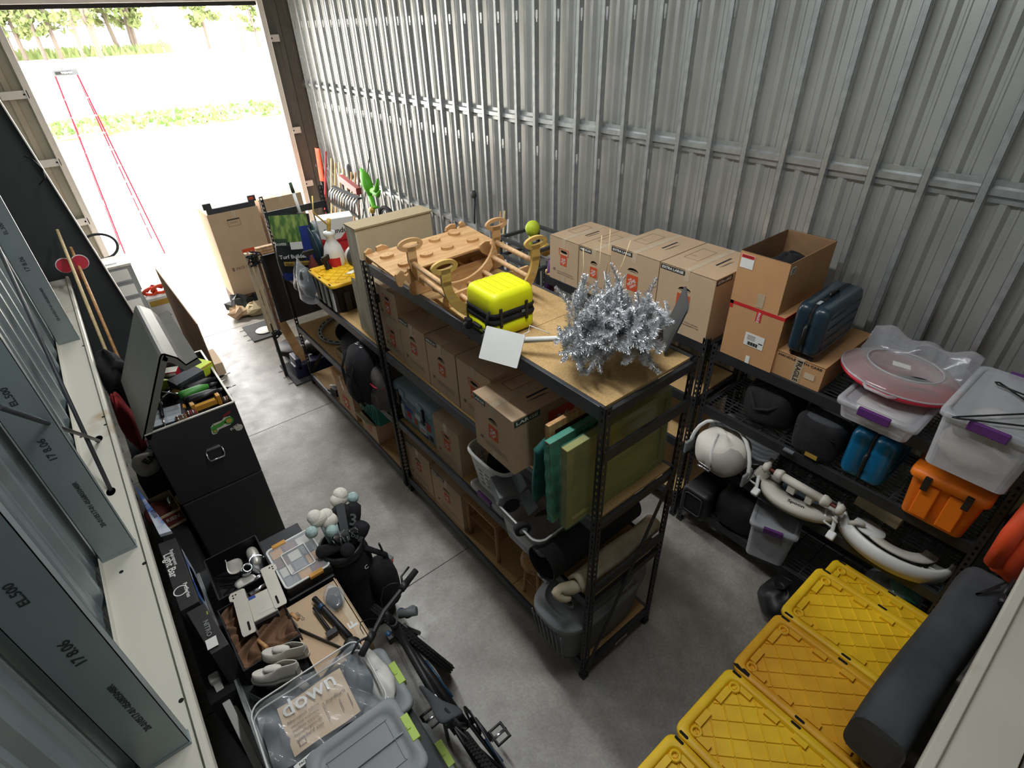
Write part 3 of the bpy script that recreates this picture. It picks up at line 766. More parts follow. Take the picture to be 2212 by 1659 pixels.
# bottom shelf of the far rack
carton('tall carton with an orange emblem standing on the bottom shelf under the black bag', .03, 4.06, .16, .48, .42, .42, handle=None, lg=.15, size=None, group='cartons on the lower shelves', lift_logo=-.02, lines=False)
carton('low wide carton lying on top of the tall emblem carton', .02, 4.05, .582, .50, .40, .115, handle=None, lg=0, lines=False, m='cardboard_brown', group='cartons on the lower shelves', top=False)
c = carton('open carton with a raised flap on the bottom shelf under the grey backpack', .03, 3.45, .16, .38, .46, .26, handle='slot', lg=.06, open_top=True, tape=False, group='cartons on the lower shelves', lines=False)
mb = MB(); mb.add([(-.002, -.19, .26), (-.002, .10, .26), (-.10, .09, .36), (-.10, -.19, .36)], [(0, 1, 2, 3)]); mb.build('flap', 'cardboard_pale', c, solid=.004, recalc=False)
# right rack cartons
gr = 'cartons on the right-hand rack'
carton('small carton leftmost in the row on the right-hand rack', 1.81, 2.20, 1.93, .385, .55, .43, handle='slot', size=None, group=gr)
carton('medium carton second from the left in the row on the right-hand rack', 1.815, 1.812, 1.93, .375, .55, .43, size='MEDIUM', handle='moon', group=gr)
carton('extra large carton on the right-hand rack, left one of the big pair', 1.80, 1.352, 1.93, .51, .61, .535, size='EXTRA LARGE', handle='moon', lg=.12, group=gr)
carton('extra large carton at the right end of the row, beside the open carton', 1.80, .838, 1.93, .50, .61, .535, size='EXTRA LARGE', handle='moon', lg=.12, side=True, group=gr)
gb = 'brown cartons stacked by the dark suitcase'
t = carton('brown carton with red tape under the open carton', 1.80, .245, 1.93, .405, .58, .435, handle=None, lg=0, lines=False, tape=False, m='cardboard_brown', top=False, group=gb)
mb = MB()
mb.box(-.0015, -.0004, -.2045, .2045, .412, .436, 0); mb.box(-.002, .585, -.206, -.2035, .412, .437, 0); mb.box(-.0015, -.0004, .18, .2045, .38, .436, 0)
mb.box(-.0018, -.0005, -.045, -.005, .34, .42, 0); mb.text('FRAGILE', (-.0022, -.025, .375), (0, 0, -1), (0, -1, 0), w=.075, h=.020, mi=1)
mb.box(.06, .50, -.206, -.2035, .0, .03, 0)
mb.plate((-.0015, -.035, .19), (0, -1, 0), (0, 0, 1), .145, .10, 1)
for q in range(12): mb.plate((-.003, .008 - q * .0065, .162), (0, -1, 0), (0, 0, 1), .003 + .002 * (q % 3), .026, 2)
for q in range(4): mb.plate((-.003, -.01, .222 - q * .010), (0, -1, 0), (0, 0, 1), .06, .003, 3)
mb.plate((-.003, -.085, .185), (0, -1, 0), (0, 0, 1), .03, .007, 2)
mb.plate((-.0015, -.02, .03), (0, -1, 0), (0, 0, 1), .03, .06, 1)
mb.build('label_print', ['ink_red', 'paper', 'ink_black', 'ink_grey'], t, recalc=False)
t = carton('open brown carton on top of the red taped carton', 1.80, .275, 2.366, .355, .62, .365, handle=None, lg=0, lines=False, tape=False, m='cardboard_brown', top=False, open_top=True, group=gb)
mb = MB()
mb.plate((-.0015, .115, .30), (0, -1, 0), (0, 0, 1), .095, .095, 1); mb.plate((-.003, .115, .335), (0, -1, 0), (0, 0, 1), .09, .022, 0)
mb.text('PACKING LIST', (-.0045, .115, .335), (0, -1, 0), (0, 0, 1), w=.07, h=.008, mi=2)
mb.plate((.05, -.179, .31), (1, 0, 0), (0, 0, 1), .06, .05, 1)
for q in range(3): mb.plate((.05, -.1805, .322 - q * .012), (1, 0, 0), (0, 0, 1), .044, .004, 2)
mb.plate((-.0015, -.04, .06), (0, -1, 0), (0, 0, 1), .05, .10, 3)
mb.build('label_print', ['ink_red', 'paper', 'ink_black', 'tape_brown'], t, recalc=False)
mb = MB(); mb.blob((2.13, .275, 2.52), .24, .13, .15, wob=.12, seed=5); tag(mb.build('bundled_cloth', 'black_fabric'), 'dark bundle of cloth stuffed inside the open brown carton', 'cloth')
t = carton('long flat carton with printed tape under the dark suitcase', 1.82, -.125, 1.93, .335, .70, .185, handle=None, lg=0, lines=False, tape=False, m='cardboard_brown', top=False, group=gb)
mb = MB()
mb.box(-.0015, -.0004, -.03, .03, 0, .186, 0); mb.box(-.002, .702, -.03, .03, .1855, .187, 0)
mb.text('FRAGILE', (-.0022, 0, .09), (0, 0, -1), (0, -1, 0), w=.16, h=.035, mi=1)
for q in range(9): mb.text('FRAGILE', (.06 + q * .075, 0, .1875), (0, -1, 0), (1, 0, 0), w=.05, h=.016, mi=1)
mb.text('HANDLE WITH CARE', (-.0022, -.0, .165), (0, -1, 0), (0, 0, 1), w=.30, h=.018, mi=1)
mb.plate((-.0022, -.085, .085), (0, -1, 0), (0, 0, 1), .07, .045, 2)
mb.build('tape_print', ['tape_brown', 'ink_black', 'tape_clear'], t, recalc=False)
# big cartons at the doorway
t = carton('big tall carton with an emblem standing nearest the doorway', -.30, 6.9, .86, .60, .60, 1.16, rz=PI / 2, handle=None, lg=.15, lines=False, tape=True, top=False, group='tall cartons at the doorway')
# ------------------------------------------------------------------ on the near rack
def rrect(x0, x1, y0, y1, r, n=5):
    o = []
    for cx, cy_, a0 in ((x1 - r, y1 - r, 0), (x0 + r, y1 - r, PI / 2), (x0 + r, y0 + r, PI), (x1 - r, y0 + r, 1.5 * PI)):
        for q in range(n + 1):
            a = a0 + q * PI / 2 / n; o.append((cx + r * math.cos(a), cy_ + r * math.sin(a)))
    return o
def ringz(poly, z): return [(a, b, z) for a, b in poly]
# yellow hard case
t = thing('hard_case', 'small bright yellow hard-shell case with a black middle beside the tinsel tree', 'suitcase', (.155, 1.02, ZT), -.04)
A, B_ = .158, .145
mb = MB(); P = lambda s_, z: ringz(rrect(-A + s_, A - s_, -B_ + s_, B_ - s_, .045), z)
mb.loft([P(.012, .012), P(.0, .03), P(0, .105)], 0); mb.build('lower_shell', 'yellow_case', t)
mb = MB(); mb.loft([P(-.004, .105), P(-.008, .12), P(-.004, .135), P(.008, .142), P(-.002, .15), P(-.006, .165), P(-.002, .178)], 0); mb.build('gasket', 'black_fabric', t)
mb = MB(); mb.loft([P(0, .178), P(-.002, .20), P(.002, .255), P(.012, .280), P(.030, .288)], 0)
for q in range(5):
    x = -.10 + q * .05; mb.tube([(x, -.10, .2885), (x, .085, .2885)], .004, 6)
mb.text('BRIKSMAX' if 0 else 'SUPERCASE', (0, .108, .2885), (-1, 0, 0), (0, -1, 0), w=.20, h=.020, lift=.001)
mb.build('upper_shell', 'yellow_case', t, recalc=False)
for (x, y) in ((-.10, -B_ - .006), (.085, -B_ - .006)):
    mb = MB(); mb.box(x - .010, x + .010, y - .004, y + .006, .085, .205); mb.build('latch', 'black_plastic', t, bevel=.003)
for y in (-.10, .10):
    mb = MB(); mb.cyl((-A - .018, y - .012, .03), (-A - .018, y + .012, .03), .028, n=16); mb.box(-A - .03, -A + .02, y - .024, y + .024, .02, .075); mb.build('wheel', 'black_plastic', t, bevel=.004)
mb = MB(); mb.box(-A - .022, -A - .002, -.03, .05, .05, .07); mb.tube([(-A - .006, -.125, .20), (-A - .026, -.12, .14), (-A - .02, -.11, .07), (-A - .012, -.10, .03)], .008)
mb.build('strap', 'black_fabric', t)
mb = MB(); mb.plate((0.06, -B_ - .0065, .145), (1, 0, 0), (0, 0, 1), .025, .018); mb.build('badge', 'grey_tub', t)
# silver tinsel tree lying on its side
t = thing('tinsel_tree', 'silver tinsel artificial tree lying on the rack, white base plate over the edge', 'christmas tree', (0, 0, ZT))
base = V(.0, .74, .075); tipp = V(.46, .12, .20); ax = (tipp - base).normalized(); LT = (tipp - base).length
mb = MB(); mb.tube([base, base.lerp(tipp, .5), base.lerp(tipp, .9)], [.019, .014, .006], 10); mb.build('trunk', 'white_paint', t)
mb = MB(); mb.tube([base + ax * .02, base + V(.10, -.05, .04), base + V(.14, -.01, .05), base + V(.2, -.12, .02)], .003, 6); mb.build('cord', 'white_paint', t)
mb = MB(); fx = frame_from((-.055, .745, .055), V(-.37, .93, 0), V(.51, .20, .83)); mb.prism(rrect(-.125, .125, -.095, .095, .006), .006, 0, fx)
for (x, y) in ((.03, -.01), (.06, .03), (.045, -.05)): mb.cyl(fx @ V(x, y, .005), fx @ V(x, y, .009), .008, mi=1)
mb.lathe([(.03, .006), (.03, .012), (.024, .012), (.024, .006)], 16, 1, fx)
mb.build('base_plate', ['glass_dark' if 0 else 'white_plastic', 'offwhite'], t)
protos = []
for q in range(7):
    r = random.Random(40 + q); mb = MB(); L = .20 + .032 * q; c = r.uniform(-.05, .07)
    pt = lambda f: V(c * math.sin(f * PI), .03 * math.sin(f * 4 + q), L * f)
    mb.tube([pt(i / 5) for i in range(6)], .004, 5)
    n = int(L * 1150)
    for i in range(n):
        f = r.uniform(.02, 1.0); p = pt(f); a = r.uniform(0, 6.28); ln = r.uniform(.022, .036) * (1 - .55 * max(0, f - .7) / .3)
        d = V(math.cos(a), math.sin(a), r.uniform(.35, 1.0)).normalized(); s_ = d.cross(V(0, 0, 1)).normalized() * .0016
        s2 = d.cross(s_).normalized() * .0016 * r.uniform(-1, 1)
        mb.add([p - s_, p + s_ + s2, p + d * ln + s_ * .6, p + d * ln - s_ * .6 - s2], [(0, 1, 2, 3)])
    o = mb.build('branch', 'silver', t, recalc=False); protos.append(o)
r = random.Random(11); used = set()
for i in range(150):
    f = r.uniform(.48, .99); p = base.lerp(tipp, f); ang = r.uniform(0, 2 * PI)
    u = ax.orthogonal().normalized(); w = ax.cross(u)
    rad = u * math.cos(ang) + w * math.sin(ang)
    if rad.z < -.25: rad.z *= -.5; rad.normalize()
    d = (rad * r.uniform(.8, 1.1) + ax * r.uniform(-.35, .35) + V(-.12, -.05, -.05)).normalized()
    q = r.choice(range(7)) if f < .75 else r.choice((0, 1, 2, 3))
    if f < .75 and r.random() < .6: q = max(q, 3)
    L = .20 + .032 * q; z_t = p.z + d.z * L
    if z_t < .02: d.z = (.03 - p.z) / L; d.normalize()
    o = protos[q] if q not in used else protos[q].copy()
    if q in used: COL.objects.link(o)
    used.add(q); o.parent = t
    o.location = p; o.rotation_mode = 'QUATERNION'
    qq = d.to_track_quat('Z', 'Y'); tw = Matrix.Rotation(r.uniform(0, 6.28), 3, 'Z').to_quaternion(); o.rotation_quaternion = qq @ tw
# thin straw-like wires poking out
for i, (a, b) in enumerate((((.55, .62, .25), (.62, .66, .55)), ((.60, .60, .25), (.62, .60, .60)), ((.52, .70, .25), (.56, .74, .47)), ((.63, .55, .3), (.74, .55, .52)))):
    mb = MB(); mb.tube([V(*a), (V(*a) + V(*b)) / 2 + V(.01, 0, 0), V(*b)], .0022, 5); mb.build('bare_wire', 'straw', t)
# dark plate behind the tree
mb = MB(); fx = frame_from((.60, .13, ZT + .006), V(.62, .50, 0), V(.30, -.10, .95)); mb.prism(rrect(-.0, .30, 0, .31, .03), .008, 0, fx)
for (x, y) in ((.03, .03), (.27, .28), (.03, .28)): mb.cyl(fx @ V(x, y, .007), fx @ V(x, y, .010), .008, mi=1)
tag(mb.build('steel_plate', ['dark_column', 'grey_tub']), 'dark grey plate with rounded corners propped behind the tinsel tree', 'plate')
# wooden climbing toys
def plank_poly(L, h, n=8): return [(x, y) for x, y in rrect(0, L, 0, h, h * .48, n)]
t = thing('climbing_ladder', 'flat wooden ladder frame with round rungs lying under the climbing board', 'climbing frame', (0, 0, ZT))
for (x, y, L, h, a) in ((-.05, 1.79, .82, .10, 0), (.05, 1.97, .78, .10, 0), (.02, 1.47, .78, .085, .04), (.0, 2.36, .80, .10, 0)):
    mb = MB(); fx = frame_from((x, y, .002), V(math.cos(a), math.sin(a), 0), V(0, 0, 1)); mb.prism(plank_poly(L, h), .02, 0, fx)
    for q in range(5): mb.cyl(fx @ V(.07 + q * .16, h * .5, .02), fx @ V(.07 + q * .16, h * .5, .0225), .007, n=8, mi=1)
    mb.build('side_plank', ['ply', 'mdf_edge'], t)
for q in range(6):
    x = .09 + q * .125; mb = MB(); mb.cyl((x, 1.79, .053), (x, 2.36, .053), .017, n=12); mb.build('rung', 'beech', t)
t = thing('climbing_board', 'wooden climbing board studded with grips, resting across the ladder frame', 'climbing board', (0, 0, ZT))
fx = frame_from((.235, 1.885, .232), V(1, .02, .0), V(0, 1, .10))
mb = MB(); mb.prism([(-.435, -.19), (.435, -.175), (.435, .185), (-.435, .185)], .014, 0, fx); mb.build('panel', 'ply', t, bevel=.002)
for i, (x, y, rx_, ry_, n) in enumerate(((-.33, .07, .05, .035, 12), (-.30, -.10, .042, .04, 12), (-.10, .09, .042, .04, 12), (-.10, -.07, .05, .03, 6), (.08, .10, .045, .03, 6), (.08, -.06, .05, .03, 6), (.26, .12, .045, .045, 14), (.30, -.06, .05, .035, 12))):
    mb = MB(); rr_ = random.Random(i); pl = [(x + rx_ * math.cos(2 * PI * q / (n * 2)) * (1 + (.12 * math.sin(3 * 2 * PI * q / (n * 2)) if n == 6 else 0)), y + ry_ * math.sin(2 * PI * q / (n * 2)) * (1 if n != 12 or math.sin(2 * PI * q / (n * 2)) > 0 else .8)) for q in range(n * 2)]
    f2 = fx.copy(); f2.translation = fx @ V(0, 0, .014); mb.prism(pl, .02, 0, f2)
    for dx in (-.014, .014): mb.cyl(f2 @ V(x + dx, y, .02), f2 @ V(x + dx, y, .0212), .004, n=8, mi=1)
    mb.build('grip', ['ply', 'stool_wood'], t)
hook = [(-.09, .0), (-.085, .04), (-.05, .062), (-.03, .05), (-.03, .025), (-.012, .012), (.004, .025), (.006, .055), (.05, .062), (.09, .045), (.10, .02), (.07, -.02), (.03, -.045), (.005, -.05), (-.005, -.03), (-.022, -.012), (-.04, -.03), (-.05, -.055), (-.075, -.045)]
for (x, y, sx) in ((-.345, -.205, 1), (-.35, .20, 1), (.36, -.19, -1), (.34, .20, -1)):
    mb = MB(); fh = fx @ frame_from((x, y, -.01), V(sx, 0, 0), V(0, 0, 1)); mb.prism(hook, .018, 0, fh); mb.build('hook_bracket', 'ply', t)
t = thing('rocker_arch', 'curved wooden rocker with four slotted handles and round rungs', 'climbing rocker', (.225, 1.375, ZT), -.09)
def arch(m, y):
    N = 22; outer = []; inner = []
    for q in range(N + 1):
        a = PI * (1 + q / N); ex = .345; ez = .30
        outer.append((ex * math.cos(a), .325 + (ez + .02) * math.sin(a))); inner.append(((ex - .055) * math.cos(a), .325 + (ez - .06) * math.sin(a)))
    hl = lambda s_: [(s_ * .345, .33), (s_ * .352, .365), (s_ * .395, .385), (s_ * .405, .42), (s_ * .38, .445), (s_ * .27, .455), (s_ * .24, .43), (s_ * .245, .40), (s_ * .285, .375), (s_ * .29, .33)]
    mb = MB(); fx = frame_from((0, y, .001), V(1, 0, 0), V(0, 0, 1))
    # crescent body as a strip
    vs = [(a, b, 0) for a, b in outer] + [(a, b, 0) for a, b in inner]; n = N + 1
    lo = vs; hi = [(a, b, .02) for a, b, c in vs]
    fs = []
    for q in range(N):
        fs += [(q, q + n, q + n + 1, q + 1), (2 * n + q, 2 * n + q + 1, 2 * n + q + n + 1, 2 * n + q + n), (q, q + 1, 2 * n + q + 1, 2 * n + q), (q + n, 2 * n + q + n, 2 * n + q + n + 1, q + n + 1)]
    mb.add(lo + hi, fs, 0, False, fx)
    for s_ in (-1, 1):   # handle with a slot: ring of quads
        o_ = [(s_ * .32 + (.085) * math.cos(2 * PI * q / 24) * 1.0, .415 + .042 * math.sin(2 * PI * q / 24)) for q in range(24)]
        i_ = [(s_ * .32 + (.055) * math.cos(2 * PI * q / 24), .418 + .016 * math.sin(2 * PI * q / 24)) for q in range(24)]
        sgm = lambda v, c, e: c + (abs(v - c) ** e) * (1 if v > c else -1)
        vs = [(a, b, 0) for a, b in o_] + [(a, b, 0) for a, b in i_] + [(a, b, .02) for a, b in o_] + [(a, b, .02) for a, b in i_]
        fs = []
        for q in range(24):
            w = (q + 1) % 24
            fs += [(q, 24 + q, 24 + w, w), (48 + q, 48 + w, 72 + w, 72 + q), (q, w, 48 + w, 48 + q), (24 + q, 72 + q, 72 + w, 24 + w)]
        mb.add(vs, fs, 0, False, fx)
        mb.box(min(s_ * .288, s_ * .348), max(s_ * .288, s_ * .348), 0, .02, .30, .40, 0, fx @ Matrix(((1, 0, 0, 0), (0, 0, 1, 0), (0, 1, 0, 0), (0, 0, 0, 1))))
    for a in (1.12, 1.3, 1.5, 1.7, 1.88):
        mb.cyl(fx @ V(.315 * math.cos(a * PI), .325 + .28 * math.sin(a * PI), -.001), fx @ V(.315 * math.cos(a * PI), .325 + .28 * math.sin(a * PI), .021), .009, n=10, mi=1)
    mb.build('side_panel', [m, 'mdf_edge'], t, recalc=False)
arch('ply', .24); arch('ply_yellow', -.22)
for a in (1.04, 1.16, 1.29, 1.43, 1.57, 1.71, 1.84, 1.96):
    x, z = .318 * math.cos(a * PI), .325 + .278 * math.sin(a * PI)
    mb = MB(); mb.cyl((x, -.23, z), (x, .23, z), .017, n=12); mb.build('rung', 'beech', t)
# framed pictures under green film
gp = 'framed pictures at the rack end'
def picture(label, x0, x1, y, h, th, lean, mats, z=Z2, wrap=True, tilt=0):
    t = thing('framed_picture', label, 'picture', (0, y, z), 0, gp, rot=(lean, 0, 0))
    mb = MB(); b = .045
    mb.box(x0, x1, -th, 0, 0, b); mb.box(x0, x1, -th, 0, h - b, h); mb.box(x0, x0 + b, -th, 0, b, h - b); mb.box(x1 - b, x1, -th, 0, b, h - b)
    mb.build('frame', mats[0], t, bevel=.003)
    mb = MB(); mb.box(x0 + b, x1 - b, -th * .6, -th * .3, b, h - b); mb.build('canvas', mats[1], t)
    if wrap:
        r = random.Random(int(h * 100)); mb = MB()
        for yy in (-th - .004, .004):
            mb.grid(lambda u, v: (x0 - .006 + (x1 - x0 + .012) * u, yy + .0035 * math.sin(9 * u + 17 * v) * math.sin(13 * v - 5 * u), -.004 + (h + .008) * v), 28, 18)
        mb.grid(lambda u, v: (x0 - .008 + .003 * math.sin(30 * v), -th - .004 + (th + .008) * u, (h + .004) * v), 2, 30)
        mb.grid(lambda u, v: (x0 + (x1 - x0) * u, -th - .004 + (th + .008) * v, h + .005), 20, 2)
        mb.build('film_wrap', mats[2], t, recalc=False)
    return t
mat('canvas_gold', S(168, 146, 72), 0.7, col2=S(150, 128, 70), scale=4)
mat('film_gold', S(200, 170, 60), 0.3, var=.2)
clear_mat('film_aqua', S(90, 184, 162), 0.40, 0.12, 0.3)
picture('big golden framed picture wrapped in green film, standing nearest the rack end', -.15, .70, .135, .575, .045, -.02, ('canvas_gold', 'canvas_gold', 'film_green'))
picture('slim framed picture in bright aqua wrap behind the golden one', -.17, .60, .215, .56, .035, -.06, ('brown_wood', 'mdf', 'film_aqua'))
picture('reddish wooden picture frame standing taller than the wrapped ones', -.12, .45, .275, .615, .03, -.05, ('red_brown2' if 0 else 'stool_wood', 'brown_wood', 'film_green'), wrap=False)
mb = MB(); mb.grid(lambda u, v: (-.15 + .6 * u, .36 + .012 * math.sin(12 * u + 5 * v), Z2 + .005 + .42 * v + .015 * math.sin(9 * u)), 24, 14)
tag(mb.build('padded_sleeve', mat('teal_cloth', S(30, 92, 84), .9, var=.4, scale=20, bump=.3), solid=.03), 'dark teal padded sleeve behind the wooden picture frame', 'sleeve')
mb = MB(); mb.grid(lambda u, v: (.50 + .25 * u, .16 + .10 * v + .02 * math.sin(9 * u), Z2 + .58 + .05 * math.sin(7 * u + 4 * v) + .12 * u), 16, 8)
mb.build('loose_film', 'film_green', bpy.data.objects['framed_picture'], recalc=False).location = (0, -.135, -Z2)
mb = MB(); mb.box(.55, .70, .22, .34, Z2, Z2 + .62); mb.box(.545, .705, .215, .345, Z2 + .62, Z2 + .64, 1)
tag(mb.build('slim_carton', ['white_paint', 'ink_red'], bevel=.004), 'pale carton end with a red edge at the back corner of the picture row', 'box')
# laundry basket on a flat clear bin
def latch_bin(label, x, y, z, w, d, h, body, lid, latch='purple', rz=0, group='clear storage bins', stuffing=None):
    """front (latched) side faces -x; w along y"""
    t = thing('latch_bin', label, 'storage bin', (x, y, z), rz, group)
    mb = MB(); mb.tbox(0.015, d - .015, -w / 2 + .015, w / 2 - .015, 0, h - .03, .02, .02, 0, None, .04, 4, True)
    mb.build('tub', body, t, recalc=False, solid=.003)
    mb = MB()
    rg = lambda i, zz: ringz(rrect(i, d - i, -w / 2 + i, w / 2 - i, .045), zz)
    mb.loft([rg(.006, h - .045), rg(-.004, h - .04), rg(-.004, h - .012), rg(.012, h - .004), rg(.03, h - .004), rg(.034, h - .014)], 0, caps=(False, True))
    mb.build('lid', lid, t, recalc=False)
    for s_ in (0, 1):
        mb = MB(); x0 = -.016 if s_ == 0 else d - .008
        mb.box(x0, x0 + .024, -min(.09, w * .2), min(.09, w * .2), h - .055, h + .002); mb.build('latch', latch, t, bevel=.006)
    if stuffing:
        for i, (cx, cy_, cz, a, b, c, m) in enumerate(stuffing):
            mb = MB(); mb.blob((cx, cy_, cz), a, b, c, wob=.16, seed=i + 3, zflat=.012 - cz if False else None); mb.build('contents', m, t)
    return t
latch_bin('flat clear bin with a purple latch under the laundry basket', -.02, 1.10, Z3, .43, .52, .135, 'milky', 'milky_lid')
t = thing('laundry_basket', 'white laundry basket with round holes on the flat clear bin', 'basket', (.22, 1.12, Z3 + .137))
def basket(parent, a, b, h, m):
    mb = MB(); N = 40; R = 7
    def pt(k_, f):
        an = 2 * PI * k_ / N; e = .55
        sg = lambda c: (abs(c) ** e) * (1 if c >= 0 else -1)
        s_ = .80 + .20 * f; return (a * s_ * sg(math.cos(an)), b * s_ * sg(math.sin(an)), .005 + h * f)
    for j in range(R):
        for q in range(N):
            f0, f1 = j / R, (j + 1) / R
            if 1 <= j <= 4:   # cell with an octagonal hole
                c = [pt(q, f0), pt(q + 1, f0), pt(q + 1, f1), pt(q, f1)]; c = [V(*p) for p in c]; m_ = sum(c, V(0, 0, 0)) / 4
                ho = []
                for kk in range(8):
                    aa = 2 * PI * kk / 8 + PI / 8; u = (c[1] - c[0]) / 2; w = (c[3] - c[0]) / 2; ho.append(m_ + u * .72 * math.cos(aa) + w * .72 * math.sin(aa))
                vs = c + ho; fs = [(1, 2, 4 + 0, 4 + 7), (2, 3, 4 + 2, 4 + 1), (3, 0, 4 + 4, 4 + 3), (0, 1, 4 + 6, 4 + 5), (2, 5, 4), (3, 7, 6), (0, 9, 8), (1, 11, 10)]
                mb.add(vs, fs, 0)
            else: mb.add([pt(q, f0), pt(q + 1, f0), pt(q + 1, f1), pt(q, f1)], [(0, 1, 2, 3)], 0)
    mb.add([pt(q, 0) for q in range(N)], [tuple(range(N))], 0)
    mb.build('tub', m, parent, solid=.003)
    mb = MB(); mb.tube([V(*pt(q, 1.0)) * 1.0 + V(0, 0, .012 * math.cos(4 * PI * q / N)) for q in range(N)], .014, 8, closed=True); mb.build('rim', m, parent)
basket(t, .24, .245, .32, 'white_plastic')
mb = MB(); mb.blob((.22, 1.12, Z3 + .137 + .16), .15, .16, .13, wob=.2, seed=2); tag(mb.build('dark_laundry', 'black_fabric'), 'dark clothes heaped inside the white laundry basket', 'clothes')
# clear bin with a toy car
t = thing('clear_tub', 'open milky clear tub holding a grey toy truck', 'storage bin', (-.10, .625, Z3), 0, 'clear storage bins')
mb = MB(); P = lambda s_, z, wv=0: [(a * s_ + .26 * (1 - s_), b * s_, z + wv * math.sin(10 * a + 12 * b)) for a, b in rrect(0, .52, -.235, .235, .07, 6)]
mb.loft([P(.82, .004), P(.86, .1), P(.92, .2, .01), P(.985, .325, .015), P(1.03, .33, .018), P(1.03, .318, .018)], 0, caps=(True, False)); mb.build('tub', 'milky', t, recalc=False, solid=.003)
mb = MB(); mb.tube([V(*p) for p in P(1.03, .328, .018)], .006, 6, closed=True); mb.build('rim', 'white_plastic', t)
t = thing('toy_truck', 'grey toy pickup truck tipped into the milky clear tub', 'toy truck', (.10, .60, Z3 + .33), 0, rot=(.10, .16, -.30))
side = [(-.26, .0), (-.27, .07), (-.14, .085), (-.07, .165), (.08, .165), (.12, .095), (.27, .085), (.27, .0)]
mb = MB(); mb.prism([(a, b) for a, b in side], .21, 0, frame_from((0, .105, -.03), V(0, -1, 0).cross(V(0, 0, 1)) * 1, V(0, 0, 1)))
mb.build('body', 'grey_tub', t, bevel=.008)
mb = MB(); mb.add([(-.135, -.09, .062), (-.135, .09, .062), (-.075, .085, .128), (-.075, -.085, .128)], [(0, 1, 2, 3)], 0)
mb.add([(.088, -.085, .126), (.088, .085, .126), (.122, .09, .072), (.122, -.09, .072)], [(0, 1, 2, 3)], 0)
for s_ in (-1, 1): mb.add([(-.11, s_ * .1075, .066), (.10, s_ * .1075, .066), (.07, s_ * .1075, .124), (-.065, s_ * .1075, .124)], [(0, 1, 2, 3)], 0)
mb.build('window', 'black_plastic', t, recalc=False)
for x in (-.17, .17):
    for s_ in (-1, 1):
        mb = MB(); mb.cyl((x, s_ * .085, -.035), (x, s_ * .125, -.035), .058, n=20); mb.cyl((x, s_ * .124, -.035), (x, s_ * .128, -.035), .03, n=12, mi=1); mb.build('wheel', ['rubber', 'grey_lid'], t)
# rolled black mat, cream canvas, grey roll, tote
t = thing('rolled_mat', 'thick roll of black rubber mat lying across the third shelf', 'rolled mat', (0, .36, Z3 + .133))
mb = MB(); pr = [(.130, -.08), (.130, .80), (.118, .80), (.118, -.08)]
mb.lathe([(.130, 0), (.131, .45), (.130, .86), (.122, .862), (.122, 0), (.130, 0)], 36, 0, frame_from((-.10, 0, 0), V(0, 1, 0), V(0, 0, 1)), caps=False)
sp = [V(-.085, (.121 - .0016 * q * .35) * math.cos(q * .28 + 3.6), (.121 - .0016 * q * .35) * math.sin(q * .28 + 3.6)) for q in range(56)]
n = len(sp); mb.add([p for p in sp] + [p + V(.84, 0, 0) for p in sp], [(q, q + 1, n + q + 1, n + q) for q in range(n - 1)], 0, True)
mb.build('roll', 'rubber', t, recalc=False)
t = thing('canvas_roll', 'cream canvas drop cloth with a twisted end poking out of the rack', 'drop cloth', (0, .11, Z3))
mb = MB(); mb.grid(lambda u, v: (-.02 + .80 * u, -.055 + .13 * v, .06 + .10 * math.sin(PI * (v * .75 + .1)) + .014 * math.sin(9 * u + 4 * v)), 20, 8); mb.build('sheet', 'cream_cloth', t, solid=.02)
mb = MB(); mb.tube([(.05, .0, .07), (-.05, -.0, .10), (-.12, .03, .13), (-.17, .05, .12), (-.15, .0, .07), (-.08, -.03, .06)], [.05, .045, .05, .045, .035, .02], 9); mb.build('twisted_end', 'cream_cloth', t, sub=1)
t = thing('storage_tote', 'big grey lidded tote at the end of the bottom shelf', 'storage tote', (.315, .265, Z1))
P = lambda s_, z, a=.47, b=.245: [(a * s_ * (abs(math.cos(q)) ** .62) * (1 if math.cos(q) >= 0 else -1), b * s_ * (abs(math.sin(q)) ** .62) * (1 if math.sin(q) >= 0 else -1), z) for q in [2 * PI * k_ / 44 for k_ in range(44)]]
mb = MB(); mb.loft([P(.84, .004), P(.90, .2), P(.945, .38), P(.965, .40)], 0); 
for q in range(-3, 4): mb.tube([(-.405 - .0 , q * .045, .03), (-.455, q * .05, .37)], .006, 5)
mb.build('tub', 'grey_tub', t)
mb = MB(); mb.loft([P(.985, .385), P(1.0, .39), P(1.0, .418), P(.985, .430), P(.86, .432), P(.83, .448), P(.80, .452), P(.78, .444)], 0)
for (a, b, c, d_) in ((-.30, -.06, -.30, .06), (-.27, -.06, -.27, .06), (-.30, -.06, -.27, -.06), (-.30, .06, -.27, .06)): mb.tube([(a, b, .446), (c, d_, .446)], .003, 5)
mb.build('lid', 'grey_lid', t)
mb = MB(); mb.text('TOTE' if 0 else 'Sterilite', (.15, -.20, .434), (1, 0, 0), (0, 1, 0), w=.22, mi=0); mb.build('embossed_name', 'ink_grey', t)
t = thing('grey_roll', 'short grey foam roll resting on the tote lid', 'roll', (0.02, .235, Z1 + .455 + .078))
mb = MB(); mb.lathe([(.078, 0), (.078, .30), (.064, .30), (.064, 0), (.078, 0)], 28, 0, frame_from((0, 0, 0), V(0, 1, 0), V(0, 0, 1)), caps=False)
sp = [V(.01, (.062 - .0009 * q) * math.cos(q * .4), (.062 - .0009 * q) * math.sin(q * .4)) for q in range(40)]; n = len(sp)
mb.add(sp + [p + V(.28, 0, 0) for p in sp], [(q, q + 1, n + q + 1, n + q) for q in range(n - 1)], 0, True); mb.build('roll', mat('grey_foam', S(112, 108, 102), .9, var=.2), t, recalc=False)
